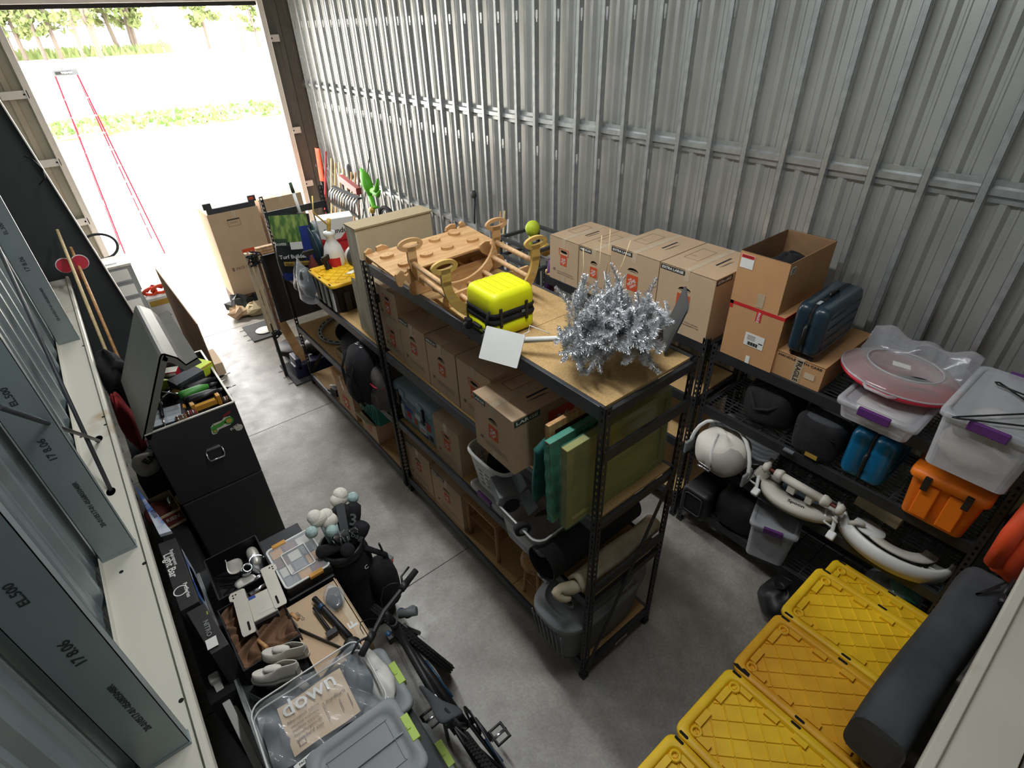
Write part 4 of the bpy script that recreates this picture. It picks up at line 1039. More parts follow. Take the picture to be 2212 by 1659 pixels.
# side table, stool, cooler
t = thing('side_table', 'small wooden two-tier side table on the bottom shelf', 'table', (.08, 1.33, Z1))
for (x, y) in ((0, -.21), (0, .21), (.38, -.21), (.38, .21)):
    mb = MB(); mb.cyl((x, y, 0), (x, y, .46), .017, .02, n=10); mb.build('leg', 'stool_wood', t)
mb = MB(); mb.box(-.03, .41, -.24, .24, .455, .475); mb.build('tabletop', 'stool_wood', t, bevel=.004)
mb = MB(); mb.box(-.0, .38, -.21, .21, .235, .245)
for q in range(14): mb.box(-.005, .385, -.20 + q * .03, -.185 + q * .03, .245, .25)
mb.build('slatted_shelf', 'stool_wood', t)
t = thing('round_stool', 'round wooden stool standing under the third shelf by the tote', 'stool', (.155, .67, Z1))
mb = MB(); mb.lathe([(.0, .40), (.13, .40), (.148, .41), (.148, .43), (.13, .44), (0, .44)], 28); mb.build('seat', 'stool_wood', t)
for a in (PI * .25, PI * .75, PI * 1.25, PI * 1.75):
    mb = MB(); mb.cyl((.125 * math.cos(a), .125 * math.sin(a), 0), (.10 * math.cos(a), .10 * math.sin(a), .405), .014, .018, n=10); mb.build('leg', 'stool_wood', t)
for z, pr in ((.14, ((.25, .75), (1.25, 1.75))), (.18, ((.75, 1.25), (1.75, .25)))):
    for a, b in pr:
        mb = MB(); mb.cyl((.118 * math.cos(a * PI), .118 * math.sin(a * PI), z), (.118 * math.cos(b * PI), .118 * math.sin(b * PI), z), .008, n=8); mb.build('stretcher', 'stool_wood', t)
mb = MB(); mb.tube([(.38 + .06 * math.cos(q * .5), .93 + .06 * math.sin(q * .5), Z1 + .012 + .0005 * q) for q in range(16)], .005, 6)
tag(mb.build('black_cable', 'black_plastic'), 'loop of black cable lying between the side table and the stool', 'cable')
mb = MB(); mb.box(.03, .09, .50, .60, Z1 + .456, Z1 + .53); mb.cyl((.02, .55, Z1 + .50), (.03, .55, Z1 + .50), .018, mi=1); mb.cyl((.06, .55, Z1 + .53), (.06, .55, Z1 + .60), .006, mi=1)
c = mb.build('bracket', ['white_plastic', 'black_plastic'], bevel=.003); c.location = (.0, -.05, 0); tag(c, 'small white and black bracket lying at the back of the tote lid', 'bracket')
t = thing('cooler', 'pale blue hard cooler covered in stickers on the third shelf', 'cooler', (.04, 2.245, Z3))
P = lambda i, z: ringz(rrect(i, .40 - i, -.345 + i, .345 - i, .035), z)
mb = MB(); mb.loft([P(.03, .004), P(.024, .03), P(.012, .33)], 0); mb.build('body', 'cooler_blue', t)
mb = MB(); mb.loft([P(.004, .34), P(-.006, .35), P(-.006, .41), P(.01, .43), P(.05, .437)], 0)
mb.box(-.022, 0, -.20, -.11, .352, .42); mb.box(-.022, 0, .11, .20, .352, .42); mb.build('lid', 'cooler_blue', t, bevel=.006)
for y in (-.21, .21):
    mb = MB(); mb.box(-.030, -.005, y - .014, y + .014, .27, .40); mb.box(-.036, -.02, y - .03, y + .03, .255, .275); mb.build('latch', 'black_plastic', t, bevel=.004)
mb = MB(); cols = [0, 1, 2, 3, 4, 0, 2, 1, 3]
r = random.Random(9)
for i, (y, z, w, h, c) in enumerate(((.13, .20, .14, .045, 1), (.14, .13, .07, .07, 0), (.25, .12, .05, .16, 3), (.02, .12, .05, .07, 2), (-.04, .21, .09, .06, 3), (-.10, .10, .12, .08, 3), (-.22, .20, .07, .09, 0), (-.24, .08, .06, .06, 4), (-.14, .05, .08, .03, 1))):
    x = .012 + .012 * (1 - z / .33) - .002
    mb.plate((x, y, z), (0, -1, 0), (0, 0, 1), w, h, c)
mb.text('ICE COLD' if 0 else 'YETI', (.0135, .18, .285), (0, -1, 0), (0, 0, 1), w=.10, h=.03, mi=3)
mb.text('BUCK', (.0165, .13, .20), (0, -1, 0), (0, 0, 1), w=.11, h=.03, mi=3); mb.text('LAKE', (.0175, -.10, .10), (0, -1, 0), (0, 0, 1), w=.09, h=.03, mi=0)
mb.build('stickers', ['ink_red', 'ink_blue', 'ink_orange', 'paper', 'ink_black'], t)
# ------------------------------------------------------------------ right-hand wire rack contents
L1, L2, L3, L4 = .28, .90, 1.40, 1.93
def suitcase(label, loc, L, T, H, m, rz=0, ribs=True):
    """stands on its long side: L along x, T along y, H up; handle on the -x end"""
    t = thing('suitcase', label, 'suitcase', loc, rz, 'hard suitcases on the wire rack')
    for s_, nm in ((1, 'front_shell'), (-1, 'back_shell')):
        mb = MB(); P = lambda i, y: [(a, y, b) for a, b in rrect(i, L - i, .012 + i, H - i, .05)]
        mb.loft([P(.0, s_ * .012), P(.0, s_ * T * .36), P(.012, s_ * T * .45), P(.035, s_ * T * .5)], 0)
        if ribs:
            for q in range(4): mb.tube([(.06, s_ * T * .5, H * (.2 + .2 * q)), (L - .06, s_ * T * .5, H * (.2 + .2 * q))], .006, 6)
        mb.build(nm, m, t)
    mb = MB(); P = lambda i, y: [(a, y, b) for a, b in rrect(i, L - i, .012 + i, H - i, .05)]
    mb.loft([P(.004, -.012), P(-.002, -.006), P(-.002, .006), P(.004, .012)], 0); mb.build('zip_band', 'black_fabric', t)
    mb = MB(); mb.tube([(-.004, 0, H * .28), (-.03, 0, H * .34), (-.032, 0, H * .62), (-.004, 0, H * .68)], .011, 8)
    mb.build('side_handle', 'black_plastic', t)
    mb = MB(); mb.tube([(L * .38, 0, H - .004), (L * .41, 0, H + .022), (L * .59, 0, H + .022), (L * .62, 0, H - .004)], .010, 8); mb.build('top_handle', 'black_plastic', t)
    for s_ in (-1, 1):
        for x in (.05, L - .05):
            mb = MB(); mb.cyl((x, s_ * T * .28, 0), (x, s_ * T * .28 + .012 * s_, 0), .022, n=14); mb.box(x - .02, x + .02, s_ * T * .28 - .015, s_ * T * .28 + .02, .0, .02); mb.build('wheel', 'black_plastic', t)
    mb = MB(); mb.box(.05, .11, -.012, .012, H - .002, H + .008); mb.build('lock', 'chrome', t, bevel=.003)
    return t
suitcase('dark navy hard suitcase standing on the flat printed carton', (1.79, -.115, 2.14), .56, .21, .37, 'navy_case', .03)
suitcase('bright teal-blue hard suitcase on the second wire deck', (1.79, -.71, L3 + .022), .50, .27, .39, 'teal_case', .0)
# clear bins
latch_bin('shallow clear bin with a purple latch under the red round tray', 1.64, -.685, L4, .45, .60, .14, 'milky', 'milky_lid',
          stuffing=[(.22, .0, .065, .17, .15, .05, 'white_paint'), (.42, -.02, .06, .12, .16, .045, 'cream_cloth')])
latch_bin('tall clear bin of clothes with a purple latch at the rack end', 1.57, -1.185, L4, .44, .68, .37, 'milky', 'milky_lid',
          stuffing=[(.20, .02, .10, .16, .17, .09, 'offwhite'), (.20, .05, .22, .13, .12, .06, 'mat_grey'), (.44, -.02, .12, .18, .16, .10, 'offwhite'), (.32, -.08, .25, .12, .09, .05, 'grey_fabric'), (.24, -.10, .17, .08, .07, .05, 'mat_grey')])
latch_bin('clear bin with a purple latch on the lowest wire deck', 1.71, -.36, L1, .36, .46, .40, 'milky', 'milky_lid', rz=.32,
          stuffing=[(.2, 0, .12, .15, .13, .11, 'black_fabric'), (.25, .02, .26, .12, .10, .06, 'grey_fabric')])
t = thing('round_tray', 'round clear-domed tray with a red base lying on the shallow clear bin', 'party tray', (2.06, -.635, L4 + .145), 0, rot=(.04, .10, 0))
mb = MB(); mb.lathe([(.0, .0), (.27, .0), (.335, .035), (.345, .055), (.33, .058), (.265, .02), (0, .02)], 44, caps=False); mb.build('base', 'red_plastic', t)
mb = MB(); mb.lathe([(.340, .058), (.335, .075), (.27, .118), (.225, .128), (.215, .126), (.205, .112), (0, .110)], 44, caps=False); mb.build('dome', 'dome_clear', t, recalc=False)
mb = MB(); mb.tube([(.212 * math.cos(2 * PI * q / 40), .212 * math.sin(2 * PI * q / 40), .128) for q in range(40)], .006, 6, closed=True); mb.tube([(.338 * math.cos(2 * PI * q / 48), .338 * math.sin(2 * PI * q / 48), .064) for q in range(48)], .006, 6, closed=True); mb.build('rim_bead', 'milky_lid', t)
mb = MB(); mb.plate((.02, .02, .112), (.3, -1, 0), (1, .3, 0), .10, .07); mb.build('label', 'paper', t)
mb = MB(); mb.tube([(-.11 + .012 * q, -.02 - .022 * q, .098 - .0016 * abs(q - 4)) for q in range(9)], [.006, .012, .016, .018, .018, .018, .016, .012, .006], 8); mb.build('inner_spatula', 'black_plastic', t)
mb = MB(); mb.tube([(-.335, .09, .06), (-.385, .06, .065), (-.385, -.06, .065), (-.335, -.09, .06)], .010, 8); mb.build('handle', 'milky_lid', t)
mb = MB(); r = random.Random(4); mb.grid(lambda u, v: (2.16 + .30 * u + .02 * math.sin(8 * v), -.95 + .62 * v, 2.09 + .16 * math.sin(PI * u * .8) + .025 * math.sin(11 * u + 7 * v) + .02 * math.sin(17 * v)), 18, 22)
tag(mb.build('plastic_bag', 'milky', recalc=False), 'crumpled clear plastic bag pushed behind the red-based round tray', 'bag')
# wire hooks lying on the tall bin
t = thing('wire_stand', 'folded black wire stand lying across the tall clear bin of clothes', 'wire stand', (0, 0, 2.312))
for pts in (((2.0, -1.30, .0), (2.02, -1.09, .0), (2.035, -1.075, .002), (2.05, -1.09, .0), (1.86, -1.36, .0)),
            ((1.74, -1.36, .0), (1.515, -1.055, .0), (1.505, -1.035, .002), (1.53, -1.05, .0), (1.86, -1.30, .0))):
    mb = MB(); mb.tube(pts, .005, 8); mb.build('wire_loop', 'black_plastic', t)
# orange bin
t = thing('orange_bin', 'orange plastic tub with a matching lid and black clasps', 'storage bin', (1.72, -1.155, L3))
P = lambda s_, z: ringz(rrect(.26 - .26 * s_, .26 + .26 * s_, -.205 * s_, .205 * s_, .05 * s_), z)
mb = MB(); mb.loft([P(.80, .004), P(.90, .30), P(.93, .31)], 0)
for y in (-.07, .07): mb.box(.0 + .012, .04, y - .045, y + .045, .05, .30)
mb.build('tub', 'orange_plastic', t, bevel=.006)
mb = MB(); mb.loft([P(.97, .31), P(1.0, .318), P(1.0, .35), P(.96, .372), P(.7, .376)], 0); mb.build('lid', 'orange_plastic', t)
for y in (-.11, .10):
    mb = MB(); mb.box(-.012, .016, y - .018, y + .018, .26, .36); mb.build('clasp', 'black_plastic', t, bevel=.004)
# black soft bags on the second deck
def soft_bag(name, label, c, a, b, h, m, seed, extra=None, p=3.2, group='soft black bags on the second wire deck'):
    t = thing(name, label, 'bag', c, 0, group)
    mb = MB(); mb.blob((0, 0, h / 2), a, b, h / 2, wob=.05, seed=seed, p=p, nu=28, nv=18); mb.build('body', m, t)
    return t
t = soft_bag('duffel_bag', 'tall slumped black bag with a folded top at the left of the second wire deck', (2.05, .03, L3 - .01), .24, .19, .40, 'black_fabric', 3)
mb = MB(); mb.grid(lambda u, v: (-.18 + .36 * u, -.15 + .30 * v, .36 + .05 * math.sin(PI * v) + .03 * math.sin(7 * u + 5 * v)), 14, 12); mb.build('folded_flap', 'black_fabric', t, solid=.008)
mb = MB(); mb.tube([(-.20, -.12, .30), (-.25, -.05, .24), (-.25, .05, .2), (-.22, .12, .3)], .012, 8); mb.build('strap', 'black_fabric', t)
t = soft_bag('camera_bag', 'boxy black bag with a grey padded lid beside the teal suitcase', (2.04, -.37, L3 - .01), .25, .17, .34, 'black_fabric', 6, p=5)
mb = MB(); mb.blob((0, 0, .30), .22, .15, .05, p=4, nu=26); mb.build('padded_lid', 'mat_grey', t)
mb = MB(); mb.tube([(-.236, -.14, .24), (-.245, 0, .235), (-.236, .14, .24)], .006, 6); mb.build('zip', 'black_plastic', t)
mb = MB(); mb.plate((-.252, -.03, .06), (0, -1, 0), (0, 0, 1), .11, .05, 0, .004); mb.plate((-.258, -.03, .06), (0, -1, 0), (0, 0, 1), .085, .036, 1); mb.build('tag_holder', ['black_plastic', 'gold'], t)
mb = MB(); mb.box(-.29, -.262, .075, .15, .012, .03); mb.build('buckle', 'grey_tub', t, bevel=.003)
# baby gear on the third deck
t = thing('bouncer_seat', 'pale baby bouncer seat with a curved carry arch on the third wire deck', 'baby seat', (1.80, .235, L2))
mb = MB(); mb.blob((0, 0, .17), .20, .215, .165, wob=.05, seed=8, p=2.4, nu=30, nv=20); mb.build('seat_cover', 'leather', t)
mb = MB(); mb.blob((-.045, -.055, .16), .165, .16, .155, wob=.04, seed=2, p=2.3, nu=26, nv=16); mb.build('seat_panel', 'grey_leather', t)
mb = MB(); mb.tube([(-.205, -.04, .12), (-.20, -.01, .22), (-.13, .03, .315), (-.05, .05, .335)], [.012, .014, .014, .012], 8); mb.build('strap', 'white_paint', t)
mb = MB(); mb.tube([(-.232, .07, .10), (-.232, -.04, .10), (-.228, -.045, .13), (-.228, .065, .13)], .008, 8, closed=True); mb.build('buckle', 'chrome', t)
mb = MB(); mb.tube([(-.05, .275, .09), (-.04, .27, .22), (.02, .22, .36), (.05, .05, .43), (.05, -.10, .40), (.0, -.22, .29), (-.05, -.27, .15), (-.07, -.275, .08)], .017, 10); mb.build('carry_arch', 'white_plastic', t, sub=1)
for y in (.27, -.27):
    mb = MB(); mb.box(-.13, .0, y - .012, y + .012, .03, .15); mb.build('arch_hinge', 'grey_lid', t, bevel=.01)
t = thing('high_chair_tray', 'white crescent high-chair tray with lettering on its rim, third wire deck', 'high chair tray', (1.905, -.40, L2 + .055), 0, rot=(0, .10, .18))
N = 40; 
def cres(a0, a1, ro, ri, sx, sy, z0, z1, off=(0, 0)):
    mb = MB(); vs = []; 
    for q in range(N + 1):
        a = a0 + (a1 - a0) * q / N
        for (r_, z) in ((ro, z0), (ro * 1.02, (z0 + z1) / 2), (ro, z1), (ri, z1), (ri * .98, (z0 + z1) / 2), (ri, z0)):
            vs.append((sx * r_ * math.cos(a) + (off[0] if r_ < (ro + ri) / 2 else 0), sy * r_ * math.sin(a) + (off[1] if r_ < (ro + ri) / 2 else 0), z))
    fs = []
    for q in range(N):
        for j in range(6): fs.append((q * 6 + j, q * 6 + (j + 1) % 6, q * 6 + 6 + (j + 1) % 6, q * 6 + 6 + j))
    fs += [tuple(range(6)), tuple(reversed(range(N * 6, N * 6 + 6)))]
    return mb.add(vs, fs, 0, True)
mb = cres(.50 * PI - .35, 1.5 * PI + .35, 1.0, .62, .22, .29, -.035, .03, (.05, 0)); mb.build('tray', 'offwhite', t, recalc=True)
mb = MB(); mb.text('Spoon', (-.155, .0, .0315), (0, -1, 0), (1, 0, 0), w=.12, mi=0, bold=.03); mb.build('lettering', 'ink_black', t)
mb = MB(); mb.lathe([(.0, -.03), (.10, -.03), (.14, .0), (.145, .012), (.13, .008), (.09, -.015), (0, -.015)], 28, 0, Matrix.Translation((.06, -.02, 0)) @ Matrix.Diagonal((.8, 1.2, 1, 1)), caps=False); mb.build('dish', 'glass_dark', t)
t = thing('roller_bar', 'white play bar with spool ends lying across the crescent tray', 'play bar', (1.80, -.415, L2 + .235), 0, rot=(.02, 0, 0))
mb = MB(); mb.cyl((0, -.16, 0), (0, .16, 0), .032, n=16); mb.build('barrel', 'offwhite', t)
for s_ in (-1, 1):
    mb = MB(); mb.lathe([(.020, 0), (.042, .0), (.045, .02), (.03, .06), (.0, .06)], 18, 0, frame_from((0, s_ * .15, 0), V(1, 0, 0), V(0, 0, -s_))); mb.build('flange', 'offwhite', t)
    mb = MB(); mb.cyl((0, s_ * .20, 0), (0, s_ * .27, 0), .012); mb.build('axle', 'red_brown', t)
    mb = MB(); mb.lathe([(.0, 0), (.03, .0), (.048, .02), (.03, .05), (0, .05)], 18, 0, frame_from((0, s_ * .255, 0), V(1, 0, 0), V(0, 0, -s_))); mb.build('end_knob', 'offwhite', t)
mb = MB(); mb.box(-.02, .05, .03, .09, -.10, -.02); mb.box(-.02, .05, -.10, -.05, -.10, -.02); mb.build('mount', 'offwhite', t, bevel=.006)
for i, (x, y, z, L, ax_) in enumerate(((1.715, -.14, L2 + .03, .20, (.75, .35, .42)), (1.73, -.72, L2 + .03, .26, (.7, .25, .55)))):
    t = thing('toy_strut', ('short white fold-out leg left of the crescent tray' if i == 0 else 'long white fold-out leg between the two white trays'), 'toy leg', (x, y, z), 0, 'loose white toy legs')
    d = V(*ax_).normalized(); mb = MB(); mb.tube([V(0, 0, 0), d * L], .014, 8); mb.tube([d * .06 + V(0, .0, 0), d * .06 + V(.01, .07, .0), d * .13 + V(.02, .08, .03)], .009, 6); mb.build('tube', 'white_plastic', t)
    mb = MB(); fx = frame_from((0, 0, 0), V(0, 1, 0), d.cross(V(0, 1, 0))); mb.box(-.028, .028, -.024, .024, -.03, .035, 0, fx); mb.build('foot', 'white_plastic', t, bevel=.01)
t = thing('activity_ring', 'big white curved activity-centre ring at the right of the third wire deck', 'baby toy', (2.02, -1.02, L2 + .05), 0, rot=(.05, .12, 0))
mb = MB(); a0, a1 = .62 * PI, 1.52 * PI
mb = cres(a0, a1, 1.0, .93, .30, .36, -.06, .06); mb.build('outer_wall', 'white_plastic', t)
mb = cres(a0, a1, .93, .70, .30, .36, -.05, -.03); mb.build('floor_band', 'white_plastic', t)
for q in range(11):
    a = a0 + (a1 - a0) * (q + .5) / 11; mb = MB(); c, s_ = math.cos(a), math.sin(a)
    mb.add([(.3 * .72 * c, .36 * .72 * s_, -.04), (.3 * .94 * c, .36 * .94 * s_, -.04), (.3 * .94 * c, .36 * .94 * s_, .02), (.3 * .72 * c, .36 * .72 * s_, .0)], [(0, 1, 2, 3)]); mb.build('stiffening_rib', 'white_plastic', t, solid=.006, recalc=False)
mb = cres(a0, a1, .72, .50, .30, .36, .03, .05); mb.build('inner_band', 'offwhite', t)
mb = MB(); mb.lathe([(.0, .055), (.10, .055), (.105, .045), (.10, .035)], 30, 0, Matrix.Translation((-.12, .14, 0)) @ Matrix.Diagonal((.8, 1, 1, 1))); mb.build('disc', 'white_plastic', t)
mb = MB(); mb.tube([(-.22, .26, .05), (-.20, .22, .09), (-.16, .16, .08)], .02, 8); mb.tube([(-.25, .30, .03), (-.24, .36, .05)], .012, 8); mb.build('toy_animal', 'offwhite', t, sub=1)
mb = MB(); mb.box(-.08, .08, -.15, .15, 0, .10)
o = mb.build('tan_block', 'mdf_edge', bevel=.006); o.location = (2.12, -.86, L2 + .12); o.rotation_euler = (.05, 0, -.05); tag(o, 'plain tan box lying above the white activity ring', 'box')
t = thing('high_chair_shell', 'shallow grey high-chair seat shell at the back left of the third wire deck', 'high chair seat', (2.12, .22, L2 + .09), 0, rot=(0, -.5, .1))
mb = MB(); mb.lathe([(.0, -.07), (.20, -.06), (.29, .02), (.31, .07), (.30, .075), (.27, .02), (.19, -.045), (0, -.055)], 36, 0, Matrix.Diagonal((.72, 1.0, 1, 1)), caps=False); mb.build('shell', 'grey_lid', t)
t = thing('fold_joint', 'cream folding joint piece between the bouncer seat and the crescent tray', 'toy joint', (1.86, -.09, L2 + .10), 0, rot=(.5, .3, .4))
mb = MB(); mb.box(-.035, .035, -.05, .05, -.04, .05); mb.build('block', 'offwhite', t, bevel=.015, seg=3)
mb = MB(); mb.cyl((0, 0, .05), (0, .03, .15), .016); mb.cyl((0, .02, -.03), (-.02, .05, -.10), .014); mb.build('pin', 'offwhite', t)
# bottom deck
t = thing('booster_seat', 'black moulded booster shell with a framed panel at the left of the lowest deck', 'child seat', (1.70, .33, L1))
mb = MB(); P = lambda i, x: [(x, a, b) for a, b in rrect(-.125 + i, .125 - i, i, .30 - i, .04)]
mb.loft([P(.02, -.02), P(.0, .0), P(0, .30), P(.03, .34)], 0); mb.build('shell', 'black_plastic', t)
mb = MB(); mb.tube([(-.024, a, b) for a, b in rrect(-.085, .085, .05, .26, .03)], .006, 6, closed=True); mb.build('panel_rim', 'dark_column', t)
t = soft_bag('black_sack', 'plain black sack filling the gap on the lowest deck', (1.98, .0, L1 - .005), .22, .20, .40, 'black_matte', 13, group='black sacks by the right-hand rack')
mb = MB(); mb.blob((0, 0, .14), .20, .17, .145, wob=.10, seed=5, nu=30, nv=18); o = thing('bin_bag', 'knotted black bin bag slumped on the floor by the yellow lids', 'bag', (1.62, -.62, 0), 0, 'black sacks by the right-hand rack')
mb.build('body', 'black_plastic', o)
mb = MB(); mb.lathe([(.02, 0), (.05, .05), (.03, .02)], 12, 0, Matrix.Translation((-.02, .05, .27))); mb.build('knot', 'black_plastic', o)
o = thing('wrap_bag', 'shiny clear and green plastic wrap bundled on the lowest deck', 'plastic wrap', (1.98, -1.17, L1))
mb = MB(); mb.blob((0, 0, .24), .22, .19, .24, wob=.12, seed=17, nu=34, nv=22); mb.build('film', 'film_clear', o)
mb = MB(); mb.blob((.02, -.02, .22), .19, .16, .20, wob=.1, seed=4); mb.build('contents', 'black_fabric', o)
mb = MB(); mb.blob((-.04, -.06, .38), .10, .10, .07, wob=.2, seed=8); mb.build('green_film', 'film_aqua', o)

# ------------------------------------------------------------------ yellow-lidded totes
mat('yellow_lid_amber', S(228, 174, 40), 0.5, col2=S(206, 146, 30), scale=3)
def tote(label, x0, y0, z0, lidm, w=.508, d=.777, h=.358, group='stacked black totes with yellow lids', detail=True, scuff=False):
    """lid outline spans x0..x0+w, y0..y0+d"""
    t = thing('yellow_lid_tote', label, 'storage tote', (x0 + w / 2, y0 + d / 2, z0), 0, group)
    A, B_ = w / 2, d / 2
    mb = MB(); P = lambda i, z, r=.05: ringz(rrect(-A + i, A - i, -B_ + i, B_ - i, r), z)
    mb.loft([P(.065, .004), P(.03, h - .05), P(.018, h - .04), P(.018, h - .03)], 0)
    for s_ in (-1, 1):
        for q in (-.22, 0, .22): mb.box(s_ * (A - .05) - .012, s_ * (A - .05) + .012, q - .03, q + .03, .02, h - .05)
        for q in (-.1, .1): mb.box(q - .03, q + .03, s_ * (B_ - .05) - .012, s_ * (B_ - .05) + .012, .02, h - .05)
    mb.build('tub', 'black_plastic', t)
    mb = MB()
    mb.loft([P(.004, h - .034), P(.0, h - .03), P(.0, h - .008, .055), P(.006, h, .055), P(.040, h, .045), P(.046, h - .004, .04), P(.052, h - .024, .035)], 0, caps=(False, True))
    if detail:
        zi = h - .0245; iA, iB = A - .056, B_ - .056
        # diamond ribs clipped to the recess
        for sgn in (-1, 1):
            for q in range(-7, 8):
                c = q * .118; k_ = 1.62   # line y = c' + sgn*k*x
                pts = []
                x0_, x1_ = -iA, iA
                y_0 = c + sgn * k_ * x0_ * .62; y_1 = c + sgn * k_ * x1_ * .62
                def clip(xa, ya, xb, yb):
                    lo, hi = 0.0, 1.0; dy = yb - ya
                    for bound, sg in ((-iB, 1), (iB, -1)):
                        f0 = sg * (ya - bound); f1 = sg * (yb - bound)
                        if f0 < 0 and f1 < 0: return None
                        if f0 < 0: lo = max(lo, f0 / (f0 - f1))
                        elif f1 < 0: hi = min(hi, f0 / (f0 - f1))
                    return ((xa + (xb - xa) * lo, ya + dy * lo), (xa + (xb - xa) * hi, ya + dy * hi)) if hi - lo > .03 else None
                cc = clip(x0_, y_0, x1_, y_1)
                if cc:
                    a, b = V(*cc[0], zi), V(*cc[1], zi); d_ = (b - a).normalized(); n_ = V(-d_.y, d_.x, 0) * .0055
                    mb.add([a - n_, b - n_, b + n_, a + n_, a - n_ * .4 + V(0, 0, .007), b - n_ * .4 + V(0, 0, .007), b + n_ * .4 + V(0, 0, .007), a + n_ * .4 + V(0, 0, .007)],
                           [(4, 5, 6, 7), (0, 1, 5, 4), (1, 2, 6, 5), (2, 3, 7, 6), (3, 0, 4, 7)])
        # stepped blocks round the recess
        for s_ in (-1, 1):
            for q in (-.20, -.05, .10, .25): mb.box(*sorted((s_ * (iA + .004), s_ * (iA - .028))), q - .035, q + .035, zi, h - .006)
            for q in (-.09, .09): mb.box(q - .05, q + .05, *sorted((s_ * (iB + .004), s_ * (iB - .030))), zi, h - .006)
            for s2 in (-1, 1):
                cx, cy_ = s_ * (iA - .028), s2 * (iB - .028)
                mb.lathe([(.030, zi), (.030, h - .005), (.018, h - .005), (.018, zi)], 14, 0, Matrix.Translation((cx, cy_, 0)), caps=False)
    mb.build('lid', lidm, t, recalc=False)
    mb = MB()
    for s_ in (-1, 1):
        for q in (-B_ + .055, 0, B_ - .055):
            mb.prism(rrect(-.008, .008, -.026, .026, .0078), .0012, 0, Matrix.Translation((s_ * (A - .017), q, h - .0002)))
    if scuff: mb.prism([(-.012, -.05), (.010, -.046), (.016, -.01), (.004, .0), (.012, .03), (-.006, .05), (-.014, .01)], .0012, 0, Matrix.Translation((-A + .022, B_ - .055, h)))
    mb.build('strap_slot', 'hole_dark', t)
    return t
gy = 'stacked black totes with yellow lids'
tops = [(.788, 'yellow lid tote topping the stack nearest the wire rack', 'yellow_lid', 3), (.275, 'amber-tinted yellow lid tote with a black scuff on its corner', 'yellow_lid_amber', 3),
        (-.238, 'yellow lid tote topping the third stack from the wire rack', 'yellow_lid', 3), (-.751, 'yellow lid tote at the far left end of the row', 'yellow_lid', 3),
        (1.285, 'lower yellow lid tote tucked between the stacks and the wire rack', 'yellow_lid', 2)]
for i, (x, l, m, n) in enumerate(tops):
    for lv in range(n - 1): tote('black tote with a yellow lid stacked below the top row of yellow lids', x, -1.59, lv * .354, 'yellow_lid', detail=False)
    tote(l, x, -1.59 + (.02 if i == 4 else 0), (n - 1) * .354, m, scuff=(i == 1))
# ------------------------------------------------------------------ foreground right
mb = MB()
def slab(u, v):
    x = .31 + 1.16 * u; a = 2 * PI * v
    yy = -1.495 + .115 * (abs(math.cos(a)) ** .5) * (1 if math.cos(a) > 0 else -1) + .018 * math.sin(4 * u + 1)
    hh = .205 * (.55 + .45 * min(1, u * 6) * 1.0) if u < .16 else .205 + .03 * math.sin(2.4 * u)
    return (x + .02 * math.sin(a), yy, 1.275 + .03 * u + hh * (abs(math.sin(a)) ** .6) * (1 if math.sin(a) > 0 else -1))
mb.grid(slab, 40, 36)
n = 37
t = thing('padded_mat', 'dark grey folded foam mat lying on the yellow lids by the back wall', 'mat', (0, 0, 0))
mb.add([slab(0, q / 24) for q in range(24)], [tuple(range(24))]); mb.add([slab(1, q / 24) for q in range(24)], [tuple(reversed(range(24)))])
mb.build('foam', 'mat_grey', t)
mb = MB(); mb.tube([(1.38, -1.56, 1.57), (1.30, -1.52, 1.56), (1.27, -1.50, 1.545), (1.34, -1.53, 1.55), (1.42, -1.57, 1.58)], .006, 6); mb.cyl((1.27, -1.60, 1.57), (1.33, -1.585, 1.575), .02, .014, n=10); mb.cyl((1.33, -1.585, 1.575), (1.45, -1.59, 1.60), .007, n=8)
mb.build('elastic_cord', 'black_plastic', t)
t = thing('life_vest', 'bright orange life vest propped at the right edge by the back wall', 'life vest', (1.93, -1.56, 1.26))
mb = MB(); mb.blob((0, -.0, .33), .235, .10, .33, wob=.05, seed=6, p=3, nu=30, nv=20); mb.build('foam_panel', 'orange_red', t)
mb = MB(); mb.tube([(-.20, .06, .62), (-.235, .07, .40), (-.22, .06, .16)], .045, 10); mb.build('foam_edge', 'orange_red', t)
mb = MB(); mb.box(-.16, -.10, .07, .11, .20, .26); mb.tube([(-.22, .09, .30), (0, .115, .33), (.2, .09, .3)], .008, 6); mb.build('buckle', 'black_plastic', t)
mb = MB(); mb.cyl((1.60, -1.64, 0), (1.62, -1.70, 1.60), .020, n=12); mb.cyl((1.615, -1.69, 1.30), (1.616, -1.692, 1.36), .024, n=12, mi=1)
tag(mb.build('pole', ['white_paint', 'black_plastic']), 'pale pole with a dark collar standing between the wire rack and the orange vest', 'pole')
# ------------------------------------------------------------------ far rack
F1, F2, F3 = 1.68, .91, .16
# beige cabinet: tall narrow unit with a lower wing
t = thing('beige_cabinet', 'tall narrow beige cabinet with a lower wing on the far rack', 'cabinet', (.065, 2.83, F1))
mb = MB(); mb.box(.01, .72, .0, .19, 0.0, 1.02); mb.build('carcass', 'mdf', t, bevel=.002)
mb = MB(); mb.box(-.006, .735, -.012, .20, 1.02, 1.036); mb.build('top_panel', 'mdf_edge', t, bevel=.002)
mb = MB(); mb.box(-.002, .012, .0, .19, 0.0, 1.02); mb.build('side_panel', mat('mdf_white', S(216, 206, 184), .6, col2=S(190, 178, 150), scale=5, stretch=(3, 3, 1)), t)
mb = MB(); mb.box(.012, .70, -.135, -.001, 0, .56); mb.box(-.003, .012, .0 - .135, -.001, 0, .56); mb.box(-.003, .012, .192, .30, 0, .52); mb.box(.012, .5, .192, .30, 0, .50); mb.build('low_wing', 'mdf_white', t, bevel=.002)
